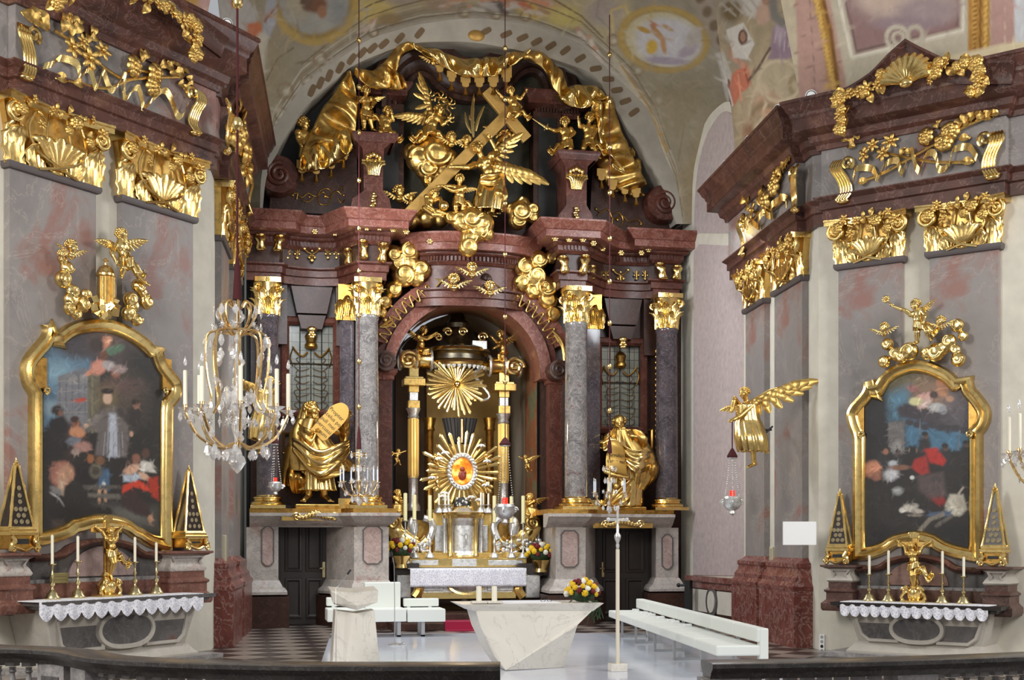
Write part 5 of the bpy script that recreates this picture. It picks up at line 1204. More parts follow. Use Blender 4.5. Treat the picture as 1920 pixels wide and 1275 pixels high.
def body(mb, J, H, K):
    """one continuous skin: J holds world-local points hd che pel la ra ll rl"""
    pel, che, hd = V(J['pel']), V(J['che']), V(J['hd']); up = (che-pel).normalized()
    f = V(J.get('f', (0, -1, 0))).normalized(); tf = V(J.get('tf', (0, -1, 0)))
    tf = (tf-up*tf.dot(up)).normalized(); sd = up.cross(tf)*-1.0
    if sd.x < 0: sd = -sd
    B = basis(tf, up)
    mb.ell(che, (K['ch']*1.12*H, K['ch']*.85*H, K['ch']*1.05*H), B, 14, 10); mb.ell(pel.lerp(che, .42)+tf*.02*H, (K['bel']*H, K['bel']*.92*H, K['bel']*1.0*H), B, 14, 10)
    mb.ell(pel, (K['hip']*1.12*H, K['hip']*.95*H, K['hip']*.9*H), B, 14, 10); mb.cap(pel, che, K['bel']*.85*H, K['ch']*.85*H, 14)
    if K is ADU:
        for s in (-1, 1): mb.ell(che+sd*s*.045*H+tf*.055*H, (.05*H, .03*H, .04*H), B, 10, 8)
    nk = che+up*K['ch']*.7*H; mb.cap(nk, hd, K['neck']*1.15*H, K['neck']*H, 12)
    head(mb, hd, f, J.get('hu', up), K['hr']*H)
    for key, s in (('la', -1), ('ra', 1)):
        if not J.get(key): continue
        e, w = (V(p) for p in J[key][:2]); sh = che+sd*s*K['sw']*H+up*K['ch']*.45*H
        mb.ell(sh, K['a'][0]*1.2*H, None, 12, 8); mb.cap(sh, e, K['a'][0]*H, K['a'][1]*H, 12); mb.cap(e, w, K['a'][1]*H, K['a'][2]*H, 12); mb.ell(e.lerp(w, .28), K['a'][1]*1.08*H)
        d = (w-e).normalized(); hand(mb, w, J[key][2] if len(J[key]) > 2 else d, tf*-1 if abs(d.dot(tf)) < .8 else up, K['hand']*H, J.get('curl', .6))
    for key, s in (('ll', -1), ('rl', 1)):
        if not J.get(key): continue
        k, a = (V(p) for p in J[key][:2]); hp = pel+sd*s*K['hw']*H-up*.03*H
        mb.cap(hp, k, K['l'][0]*H, K['l'][1]*H, 12); mb.ell(k, K['l'][1]*1.05*H); mb.cap(k, a, K['l'][1]*H, K['l'][2]*H, 12); mb.ell(k.lerp(a, .3)-tf*.01*H, K['l'][1]*1.06*H)
        t = V(J[key][2]) if len(J[key]) > 2 else a+(tf*.8+V((s*.35, 0, -.35)))*K['foot']*.75*H
        d = (t-a).normalized(); mb.ell(a-d*.02*H, K['l'][2]*1.1*H); mb.cap(a, t, K['l'][2]*.95*H, K['l'][2]*.7*H, 10)
        sx = d.cross(V((0, 0, 1)))
        sx = sx.normalized() if sx.length > .01 else V((1, 0, 0))
        for q in range(5): mb.cap(t+sx*(q-2)*.012*H, t+sx*(q-2)*.014*H+d*(.03-.003*q)*H, .010*H, .008*H, 6)
def wing_mb(root, tip, bend, L, w=.36, n=8):
    """feathered wing: three overlapping rows of vanes fanned along the arm from root to tip; bend = direction the feathers hang"""
    mb = MB(); root, tip, bend = V(root), V(tip), V(bend).normalized(); ax = (tip-root); al = ax.length; ax = ax/al; nrm = ax.cross(bend).normalized()
    if nrm.y > 0: nrm = -nrm
    mb.tube([root, root.lerp(tip, .5)-bend*.06*L, tip], [.06*L, .07*L, .03*L], 8)
    for row, (len_, nn) in enumerate(((w*1.0, n), (w*.66, n), (w*.38, n-1))):
        for i in range(nn):
            t = (i+.6)/nn; p = root.lerp(tip, t)-bend*.05*L*sin(PI*t)+nrm*.03*L*row
            d = (bend*(1-t*.75)+ax*(.15+.95*t)).normalized(); ll = len_*L*(.65+.75*t)
            s = d.cross(nrm)
            def f(u, v, p=p, d=d, s=s, ll=ll):
                a = (u-.5)*2; wd = .085*L*(1-.75*max(0, v-.72)/.28)*(.7+.5*v)
                return p+d*ll*v+s*a*wd+nrm*(.02*L*sin(v*PI)+.018*L*(1-a*a))
            mb.grid(f, 4, 6, .012*L)
    return mb
def loin(mb, pel, up, H, K, seed=0, drop=.18, sw=1):
    """short wind-blown cloth round the hips"""
    g = random.Random(seed); pel = V(pel)
    def f(u, v):
        a = u*2*PI; r = K['hip']*H*(1.18+.18*v+.14*v*sin(a*5+seed)+.06*sin(a*9+seed*2)); q = V((r*cos(a)*1.05, r*sin(a), (.04-drop*v+.03*sin(a*2+seed))*H))
        return pel+q
    mb.grid(f, 40, 8, .012*H)
    p = pel+V((sw*K['hip']*1.2*H, -.02*H, 0)); 
    def h(u, v): return p+V((sw*(.30*u+.03*sin(v*7+u*4)), -.03+.05*sin(v*9+u*5), -.05-.16*v-.1*u+.06*sin(u*7)))*H
    mb.grid(h, 12, 10, .012*H)
def figure(pl, off, J, Hpx, name, label, cat='statue', kind=PUT, mat=None, group=None, wings=None, cloth=None, extra=None, seed=0, vox=115, root=None):
    """J: joints as pixels (x,y,dy) traced on the plane pl standing off the wall; dy > 0 nearer the viewer"""
    mat = mat or GOLD
    def h(p): return pl.hit(p[0], p[1], off+(p[2] if len(p) > 2 else 0))
    c = h(J['pel']); H = Hpx*(pl.m @ c).dot(FW)/FL
    Q = {}
    for k in ('hd', 'che', 'pel'): Q[k] = h(J[k])
    for k in ('la', 'ra', 'll', 'rl'):
        if J.get(k): Q[k] = [h(p) for p in J[k]]
    for k in ('f', 'tf', 'hu', 'curl'):
        if k in J: Q[k] = J[k]
    t = root or thing(name, label, cat, pl, Q['pel']-V((0, 0, .3*H)), group)
    m = MB(); body(m, Q, H, kind); b_ = clay_part('body', m, mat, t, H/vox, 2)
    up = (Q['che']-Q['pel']).normalized(); f = V(Q.get('f', (0, -1, 0))); hu = Q.get('hu', up)
    m = MB(); curls(m, Q['hd'], f, hu, kind['hr']*H, 46, seed, J.get('beard', False), J.get('long', 0), J.get('bald', False)); part('hair', m, mat, t, smooth=4)
    for w in (wings or []):
        r = Q['che']+V((.03*H if w[0] > J['che'][0] else -.03*H, .1*H, .05*H)); tip = h((w[0], w[1], w[2] if len(w) > 2 else -.1)); b = V(w[3]) if len(w) > 3 else V((.2 if w[0] > J['che'][0] else -.2, 0, -1))
        part('wing', wing_mb(r, tip, b, (tip-r).length, .62 if len(w) < 5 else w[4]), mat, t, smooth=1)
    if cloth:
        m = MB(); loin(m, Q['pel'], up, H, kind, seed, *cloth); part('loincloth', m, mat, t, smooth=2)
    return t, Q, H
def cherub_head(pl, off, x, y, rpx, label, f=(0, -1, -.1), mat=None, wings=True, group=None, seed=0, root=None, name='cherub_head'):
    mat = mat or GOLD; c = pl.hit(x, y, off); r = rpx*(pl.m @ c).dot(FW)/FL
    t = root or thing(name, label, 'sculpture', pl, c, group)
    m = MB(); head(m, c, f, (0, 0, 1), r); m.cap(c-V((0, 0, r)), c-V((0, -.1*r, r*1.3)), .45*r, .7*r)
    clay_part('face', m, mat, t, r/13, 2)
    m = MB(); curls(m, c, f, (0, 0, 1), r, 40, seed); part('hair', m, mat, t, smooth=4)
    if wings:
        for s in (-1, 1):
            part('wing', wing_mb(c+V((s*.5*r, .2*r, -1.0*r)), c+V((s*2.1*r, .1*r, -.2*r)), (s*.2, 0, -1), 1.7*r, .55, 5), mat, t, smooth=1)
    return t
def cloud(pl, off, blobs, name, label, mat=None, swirl=True, voxd=None, root=None, pname='cloud', group=None):
    """billowing carved cloud from overlapping rounded lobes; blobs (px,py,r px,dy)"""
    mat = mat or GOLD; P = []
    for b in blobs:
        c = pl.hit(b[0], b[1], off+(b[3] if len(b) > 3 else 0)); P.append((c, b[2]*(pl.m @ c).dot(FW)/FL))
    t = root or thing(name, label, 'sculpture', pl, P[0][0], group)
    m = MB()
    for k, (c, r) in enumerate(P):
        m.ell(c, (r, r*.8, r), None, 18, 12)
        if swirl:
            a0 = k*1.7; m.tube(spiral(c+V((0, -r*.62, 0)), r*.78, r*.12, 1.2*(1 if k % 2 else -1), V((1, 0, 0)), V((0, 0, 1)), a0, 22), [r*.17]*16+[r*.12]*7, 8)
    r0 = min(r for c, r in P)
    clay_part(pname, m, mat, t, voxd or max(r0/9, .012), 2)
    return t
def sheet(fn, nu=30, nv=16, th=.02):
    m = MB(); m.grid(fn, nu, nv, th); return m
def robe_mb(rings, nf=9, amp=.1, seed=0, nu=72, nv=26, th=.012, tw=0.0):
    """folded garment hung on rings of (centre, rx, ry)"""
    C = lerp_path([r[0] for r in rings], nv+1); RX_ = [q.x for q in lerp_path([(r[1], 0, 0) for r in rings], nv+1)]; RY_ = [q.x for q in lerp_path([(r[2], 0, 0) for r in rings], nv+1)]
    m = MB()
    def f(u, v):
        j = int(round(v*nv)); a = u*2*PI
        k = 1+amp*(.35+.65*v)*(.55*sin(a*nf+seed+tw*v*6)+.3*sin(a*(nf*2+1)+seed*2-v*3)+.25*sin(a*3+seed+v*4))
        return C[j]+V((RX_[j]*k*cos(a), RY_[j]*k*sin(a), .03*amp*sin(a*nf)))
    m.grid(f, nu, nv, th); return m
def swag_mb(a, b, sag, w, out=.15, nf=5, seed=0, th=.014, nu=36, nv=12):
    """cloth slung between two points, folded lengthwise"""
    a, b = V(a), V(b); d = (b-a); L = d.length; side = V((0, 0, 1)) if abs(d.normalized().z) < .8 else V((1, 0, 0))
    m = MB()
    def f(u, v):
        p = a.lerp(b, u)+V((0, -out*sin(PI*u), -sag*sin(PI*u)))
        ww = w*(.45+.55*sin(PI*u)**.7)
        return p-side*(v-.5)*ww+V((0, -.22*ww*abs(sin(v*PI*nf*.5+seed))-.1*ww*sin(u*7+v*4+seed), .05*ww*sin(u*9+seed)))
    m.grid(f, nu, nv, th); return m
# ================================================================== SIDE ALTARS
def side_altar(pl, D, lab, side):
    oM = .95   # how far the table stands from the wall
    fx0, fx1 = pl.u(D['base'][0], oM-.12), pl.u(D['base'][1], oM-.12)
    zt = pl.hit((D['base'][0]+D['base'][1])/2, D['ytop'], oM).z
    t = thing('side_altar', lab, 'altar', pl, ((fx0+fx1)/2, -.5, 0))
    W = fx1-fx0; zb = .22
    # block that narrows towards the foot
    k = .86; cx = (fx0+fx1)/2; y0 = -oM+.12
    m = MB(); b0, b1 = cx-W*k/2, cx+W*k/2
    vs = [(b0, y0+.10, zb), (b1, y0+.10, zb), (b1, 0, zb), (b0, 0, zb), (fx0, y0, zt-.12), (fx1, y0, zt-.12), (fx1, 0, zt-.12), (fx0, 0, zt-.12)]
    m.add(vs, [(0, 3, 2, 1), (4, 5, 6, 7), (0, 1, 5, 4), (1, 2, 6, 5), (2, 3, 7, 6), (3, 0, 4, 7)]); part('altar_block', m, ALTST, t, smooth=0, bev=.02)
    m = MB(); m.sweep([(b0-.02, 0), (b0-.02, y0+.08), (b1+.02, y0+.08), (b1+.02, 0)], [(-.1, 0), (.14, 0), (.14, .1), (.08, .16), (.05, .2), (0, .26), (-.1, .26)]); part('foot_moulding', m, ALTST, t, smooth=.5)
    m = MB(); m.bx(b0-.5, b1+.5, y0-.3, 0, -.0, .07); part('step', m, BALU, t, smooth=0)
    zs = lambda f: zb+(zt-.12-zb)*f
    yf = lambda z: y0+.10*(1-(z-zb)/(zt-.12-zb))
    def onf(poly, d): return [(x, z) for x, z in poly]
    def inlay(nm, poly, dep, mat, frame=None):
        zc = sum(p[1] for p in poly)/len(poly); y = yf(zc)
        m = MB(); m.prism(poly, y-dep, y+.12); p_ = part(nm, m, mat, t)
        if frame: m = MB(); m.frame(poly, [(-.01, y-dep+.01), (0, y-dep-.03), (frame, y-dep-.03), (frame+.02, y-.0), (frame+.02, y+.1)]); part('panel_border', m, ALTST, p_)
    e = .09
    def notched(x0, x1, z0, z1, s):
        if s < 0: return [(x0+e*1.6, z0), (x0+e*.8, z0+e*.6), (x0+e*.3, z0+e), (x0-.05, z1-e), (x0+e*.4, z1-e*.4), (x0+e, z1), (x1, z1), (x1, z0)]
        return [(x0, z0), (x0, z1), (x1-e, z1), (x1-e*.4, z1-e*.4), (x1+.05, z1-e), (x1-e*.3, z0+e), (x1-e*.8, z0+e*.6), (x1-e*1.6, z0)]
    inlay('dark_panel', notched(cx-W*.40, cx-W*.15, zs(.15), zs(.82), -1), .012, ALTDK, .04); inlay('dark_panel', notched(cx+W*.15, cx+W*.40, zs(.15), zs(.82), 1), .012, ALTDK, .04)
    inlay('oval_panel', [(cx+W*.165*(abs(cos(a))**.75)*(1 if cos(a) > 0 else -1), zs(.48)+.5*(zs(.80)-zs(.16))*sin(a)) for a in [-k_*2*PI/36 for k_ in range(36)]], .05, ALTDK, .06)
    m = MB(); m.sweep([(fx0-.16, 0), (fx0-.16, -oM-.02), (fx1+.16, -oM-.02), (fx1+.16, 0)], [(-.3, zt-.12), (-.06, zt-.12), (-.02, zt-.08), (.05, zt-.06), (.06, zt-.0), (-.3, zt-.0)]); m.bx(fx0-.1, fx1+.1, -oM, 0, zt-.11, zt-.001); part('altar_slab', m, DARK if side > 0 else ALTDK, t, smooth=.5)
    # retable foot: two pedestals and a curved back between them
    zk = pl.hit(D['ped'][0][0], D['pedtop'], .5).z
    for (p0, p1) in D['ped']:
        u0, u1 = pl.u(p0, .55), pl.u(p1, .55); w = (u1-u0)
        pth = [(u0+.05, 0), (u0+.05, -.5), (u1-.05, -.5), (u1-.05, 0)]; h = zk-zt
        m = MB(); m.sweep(pth, [(-.15, zt-.18), (.10, zt-.18), (.12, zt-.14), (.12, zt-.05), (.05, zt+.02), (.05, zt+h*.22), (.08, zt+h*.26), (.08, zt+h*.30), (.02, zt+h*.36), (.02, zt+h*.52), (-.15, zt+h*.52)]); m.bx(u0+.06, u1-.06, -.49, 0, zt-.18, zt+h*.5); pd = part('pedestal', m, D['red'], t, smooth=.5)
        m = MB(); m.sweep(pth, [(-.2, zt+h*.52), (.03, zt+h*.52), (.05, zt+h*.57), (.02, zt+h*.66), (-.02, zt+h*.75), (0, zt+h*.86), (.05, zt+h*.9), (-.2, zt+h*.9)]); part('die', m, ALTST if side > 0 else PEDM, pd, 'pale curved die of the pedestal', smooth=1)
        m = MB(); m.frame([(u0+.12, zt+h*.62), (u0+.16, zt+h*.74), (u0+.1, zt+h*.84), (u1-.1, zt+h*.84), (u1-.16, zt+h*.74), (u1-.12, zt+h*.62)], [(0, -.5), (0, -.53), (.025, -.53), (.025, -.5)]); part('die_panel', m, PEDM, pd)
        m = MB(); m.sweep(pth, [(-.2, zt+h*.9), (.06, zt+h*.9), (.09, zt+h*.93), (.13, zt+h*.95), (.13, zk), (-.2, zk)]); m.bx(u0+.1, u1-.1, -.45, 0, zk-.03, zk-.002); part('pedestal_cap', m, D['red'], pd, smooth=.5)
    u0, u1 = pl.u(D['ped'][0][1], .3), pl.u(D['ped'][1][0], .3); h = zk-zt; um = (u0+u1)/2; w = u1-u0
    m = MB(); m.bx(u0-.1, u1+.1, -.35, 0, zt, zt+h*.34); part('retable_step', m, D['red'], t, smooth=0)
    m = MB(); m.bx(u0-.1, u1+.1, -.27, 0, zt+h*.34, zt+h*.42); part('retable_ledge', m, BALU, t, smooth=0)
    arch = [(u0-.05, zt+h*.42), (u0-.05, zt+h*.86)]+smooth2([(u0+.02, zt+h*.88), (u0+w*.2, zt+h*.92), (um-w*.2, zt+h*1.12), (um, zt+h*1.24), (um+w*.2, zt+h*1.12), (u1-w*.2, zt+h*.92), (u1-.02, zt+h*.88)], 18)+[(u1+.05, zt+h*.86), (u1+.05, zt+h*.42)]
    m = MB(); m.prism(arch, -.2, 0); part('retable_back', m, ALTDK, t)
    m = MB(); m.prism([(um+w*.24*cos(a), zt+h*.46+h*.66*max(0, sin(a))) for a in [PI-PI*k_/20 for k_ in range(21)]], -.235, -.1); part('round_panel', m, D['rose'], t, 'rose coloured half-round panel')
    m = MB(); m.frame(arch[2:-2], [(-.06, -.2), (-.05, -.3), (.0, -.34), (.05, -.3), (.05, -.1)], closed=False); part('retable_moulding', m, CORN, t, smooth=1)
    # altar cloth with a scalloped lace fall
    cl = thing('altar_cloth', D['cloth'], 'tablecloth', pl, (cx, -oM+.2, zt))
    c0, c1 = pl.u(D['lace'][0], oM+.05), pl.u(D['lace'][1], oM+.05); n = 13 if side < 0 else 14
    m = MB(); m.bx(c0, c1, -oM-.05, -.40, zt+.0, zt+.012); part('linen', m, CLOTH, cl, smooth=0)
    m = MB(); dx = (c1-c0)/n; drop = D['drop']
    def fall(u, v):
        x = c0+(c1-c0)*u; s = abs(sin(u*n*PI))**.6; L = drop*(.62+.38*s)
        return V((x, -oM-.055-.02*sin(u*n*2*PI)*v-.01, zt+.012-L*v))
    m.grid(fall, n*10, 8, .006); part('lace_fall', m, LACE, cl)
    return t, zt, zk, cx, fx0, fx1
DL = dict(base=(84, 372), ytop=1121, ped=[(4, 62), (320, 388)], pedtop=1037, lace=(72, 380), drop=.30, red=marble('brown red altar marble', (96, 62, 52), (124, 84, 72), (160, 130, 120), 1.6, .35, .015), rose=marble('rose grey marble', (140, 120, 116), (160, 140, 136), (120, 96, 92), 1.4, .35, .02), cloth='white linen and lace cloth on the left side altar')
DR = dict(base=(1588, 1858), ytop=1133, ped=[(1549, 1598), (1842, 1892)], pedtop=1059, lace=(1576, 1853), drop=.25, red=marble('dark brown altar marble', (72, 52, 46), (98, 70, 62), (130, 110, 100), 1.6, .35, .015), rose=marble('brown rose marble', (120, 92, 82), (140, 112, 102), (100, 76, 70), 1.4, .35, .02), cloth='white linen and lace cloth on the right side altar')
TL, ztL, zkL, cxL, _, _ = side_altar(LP, DL, 'left side altar of grey stone with oval front panel', -1)
TR, ztR, zkR, cxR, _, _ = side_altar(RP, DR, 'right side altar of grey stone with oval front panel', 1)

# ---- framed altar paintings
FRP = [(0, 0), (0, -.10), (-.03, -.17), (-.08, -.19), (-.12, -.15), (-.16, -.13), (-.19, -.15), (-.22, -.12), (-.235, -.08), (-.235, 0)]
def painting(pl, outer, bottom, canvas, lab, paint, sx, ox, oy, wing):
    off = .14
    P_ = PX(pl, outer, off); B_ = PX(pl, bottom, off)
    path = P_+list(reversed(B_))
    cu0, cu1 = pl.u(canvas[0], off), pl.u(canvas[1], off); zt_ = max(z for x, z in P_); zb_ = min(z for x, z in B_)
    t = thing('altar_painting', lab, 'painting', pl, ((cu0+cu1)/2, -.1, zb_))
    m = MB(); m.frame(path, [(o, y-.07) for o, y in FRP]); part('gilt_frame', m, GOLDB, t, 'moulded gilt frame with scrolled ears', smooth=.6)
    for s, px in ((-1, canvas[0]), (1, canvas[1])):
        m = MB(); u = pl.u(px, off); z0 = pl.hit(px, wing[0], off).z; z1 = pl.hit(px, wing[1], off).z; uo = pl.u(wing[2] if s < 0 else wing[3], off)
        lo, hi = min(u, uo), max(u, uo); m.bx(lo, hi, -.19, -.05, z0, z1); part('frame_wing', m, GOLDD, t, smooth=0)
    for s, px in ((-1, canvas[0]), (1, canvas[1])):
        u = pl.u(px, off); z0 = pl.hit(px, wing[0]+3, off).z; m = MB(); m.tube(spiral((u+s*.02, -.23, z0), .06, .015, 1.2, (s, 0, 0), (0, 0, 1), -1.5), .022, 6); part('frame_scroll', m, GOLDB, t)
    nu, nv = 150, 250; vs = []; w = nu+1
    for j in range(nv+1):
        for i in range(nu+1): vs.append((cu0-.04+(cu1-cu0+.08)*i/nu, -.155, zb_+.02+(zt_-zb_-.08)*j/nv))
    # keep only what lies inside the frame
    poly = np.array(path); X = np.array([v[0] for v in vs]); Z = np.array([v[2] for v in vs]); ins = np.zeros(len(vs), bool)
    for (x0, z0), (x1, z1) in zip(path, path[1:]+path[:1]):
        if z0 != z1: ins ^= ((z0 > Z) != (z1 > Z)) & (X < (x1-x0)*(Z-z0)/(z1-z0)+x0)
    m = MB(); m.add(vs, [(j*w+i, j*w+i+1, (j+1)*w+i+1, (j+1)*w+i) for j in range(nv) for i in range(nu) if ins[j*w+i] and ins[(j+1)*w+i+1] and ins[j*w+i+1] and ins[(j+1)*w+i]])
    o = part('canvas', m, OILP, t, 'dark oil painting with figures', smooth=0)
    pp = np.array([pix(pl.w(v)) for v in vs]); P = Paint((pp[:, 0]-ox)*sx, (pp[:, 1]-oy)*sx, (40, 36, 34)); paint(P); P.strokes(1100, 22, 4.5, .55, 7)
    # from_pydata keeps every vertex, used or not
    P.put(o.data); return t
def fig_p(P, x, y, s, skin_, cloth, hair, lean=0):
    P.ell(x, y+s*1.2, s*.75, s*1.25, cloth, lean, .3); P.ell(x+s*.1, y, s*.36, s*.44, skin_, 0, .2); P.ell(x, y-s*.22, s*.38, s*.28, hair, 0, .25)
def paintL(P):
    P.mottle(160, .1, 1)
    E, Y, L = P.ell, P.poly, P.line
    Y([(240, 200), (330, 60), (520, 200), (520, 620), (240, 620)], (92, 120, 140), 1, 30); E(330, 300, 90, 60, (120, 150, 165), 0, .6); E(300, 500, 60, 40, (126, 146, 156), 0, .6)
    Y([(330, 320), (390, 300), (480, 270), (520, 300), (520, 600), (400, 620), (320, 540)], (116, 116, 120), 1, 5); Y([(390, 330), (500, 300), (500, 360), (390, 370)], (134, 132, 132), .8, 4)
    for k in range(5): L([(340+k*36, 340), (340+k*36, 540)], 8, (96, 96, 104), .7); 
    for k in range(4): L([(330, 350+k*60), (510, 330+k*64)], 6, (140, 136, 134), .7)
    E(460, 455, 30, 12, (180, 70, 50), -8, .2)
    Y([(320, 140), (360, 60), (700, 40), (720, 300), (520, 220), (420, 210)], (74, 66, 66), .95, 25); E(430, 140, 110, 70, (66, 60, 64), 0, .5); E(640, 100, 110, 70, (92, 72, 62), 0, .6); E(760, 160, 90, 90, (78, 66, 64), 0, .6)
    Y([(500, 300), (570, 300), (570, 640), (500, 640)], (102, 96, 78), 1, 6); L([(525, 310), (525, 640)], 10, (126, 120, 98), .8)
    Y([(720, 160), (940, 160), (940, 1240), (740, 1240)], (40, 38, 36), .9, 40); E(700, 460, 120, 140, (82, 70, 60), 0, .6); E(690, 380, 110, 40, (92, 70, 66), 0, .6)
    for (x, y, rx, ry, c, r) in [(600, 130, 28, 34, (196, 132, 106), 0), (650, 170, 60, 26, (84, 110, 90), -20), (560, 270, 50, 40, (206, 140, 120), -30), (590, 200, 24, 26, (110, 70, 52), 0), (620, 260, 40, 26, (170, 160, 158), 20), (510, 300, 28, 14, (200, 136, 112), -30), (660, 300, 28, 30, (140, 90, 72), 0), (680, 280, 40, 26, (150, 130, 126), 0), (620, 110, 22, 18, (206, 150, 120), 0), (550, 140, 40, 40, (60, 48, 44), 0)]: E(x, y, rx, ry, c, r)
    Y([(290, 560), (360, 540), (400, 600), (400, 760), (250, 800), (250, 620)], (34, 30, 32), 1, 12); E(325, 515, 34, 30, (48, 38, 34)); E(345, 530, 14, 16, (116, 82, 66))
    Y([(560, 520), (640, 480), (720, 530), (740, 640), (720, 780), (540, 770), (560, 640), (480, 600)], (104, 96, 92), 1, 8); Y([(620, 530), (660, 530), (680, 780), (610, 780)], (172, 176, 186), .9, 8)
    for k in range(6): L([(575+k*24, 640), (560+k*28, 770)], 6, (146, 146, 156) if k % 2 else (92, 86, 88), .7)
    E(612, 435, 50, 56, (136, 118, 76), 0, .7, .5); E(612, 445, 26, 36, (200, 166, 142), 0, .2); E(612, 405, 36, 16, (40, 32, 32), 0, .2); L([(560, 550), (490, 600)], 34, (120, 112, 104)); E(490, 600, 16, 11, (196, 160, 134)); L([(680, 520), (760, 600), (750, 640)], 40, (66, 58, 56)); E(748, 648, 12, 16, (190, 150, 126))
    fig_p(P, 770, 480, 60, (132, 96, 80), (50, 44, 42), (44, 34, 30)); fig_p(P, 425, 580, 66, (130, 84, 66), (58, 46, 46), (60, 42, 36)); E(440, 640, 44, 34, (190, 132, 96)); E(420, 690, 40, 26, (106, 112, 122)); E(470, 720, 50, 30, (160, 120, 110))
    Y([(300, 810), (380, 800), (430, 880), (340, 980), (280, 900)], (150, 100, 86), 1, 10); E(370, 880, 46, 60, (176, 134, 108), 30); Y([(330, 920), (370, 900), (360, 1000), (330, 980)], (176, 150, 126), 1, 8); E(400, 770, 40, 34, (50, 40, 36)); E(430, 750, 26, 18, (150, 130, 120))
    E(500, 870, 70, 60, (34, 28, 28)); E(515, 790, 20, 24, (150, 96, 60)); E(570, 800, 26, 26, (120, 84, 60)); Y([(580, 840), (620, 850), (625, 970), (550, 960)], (70, 96, 122), 1, 6); E(545, 860, 36, 42, (98, 92, 78)); E(545, 860, 20, 26, (66, 60, 52)); L([(565, 970), (566, 1040)], 18, (186, 148, 116)); L([(600, 960), (600, 1030)], 18, (180, 140, 110)); E(590, 940, 12, 18, (210, 210, 206))
    Y([(470, 940), (680, 940), (690, 960), (480, 965)], (86, 80, 74), 1, 5); Y([(500, 985), (680, 990), (690, 1020), (500, 1010)], (104, 98, 90), 1, 6); Y([(520, 1040), (900, 1060), (900, 1200), (700, 1160)], (76, 74, 70), .9, 25); E(760, 1110, 90, 30, (96, 94, 88), 15, .6)
    E(830, 760, 22, 30, (86, 62, 50)); Y([(800, 800), (860, 810), (890, 870), (800, 860)], (206, 200, 190), 1, 6); E(775, 790, 24, 28, (136, 92, 74)); E(750, 850, 50, 26, (206, 162, 136), -25); E(820, 890, 40, 18, (206, 166, 140), 30); Y([(700, 880), (800, 880), (780, 920), (700, 920)], (170, 180, 190), .9, 6)
    Y([(700, 940), (790, 910), (900, 990), (860, 980), (760, 950), (690, 1000)], (196, 64, 42), 1, 6); Y([(840, 900), (900, 890), (905, 1030), (860, 1000)], (166, 52, 36), 1, 8); Y([(690, 990), (760, 960), (850, 1060), (860, 1130), (760, 1100), (690, 1060)], (58, 42, 40), 1, 10); E(856, 1130, 14, 22, (176, 132, 104))
    L([(290, 980), (340, 1020), (365, 1060)], 10, (170, 170, 170)); E(320, 970, 40, 18, (120, 116, 114), 30); E(420, 1120, 150, 90, (28, 24, 24), 0, .5); E(590, 1090, 50, 26, (24, 20, 20)); E(330, 1160, 40, 30, (56, 46, 42))
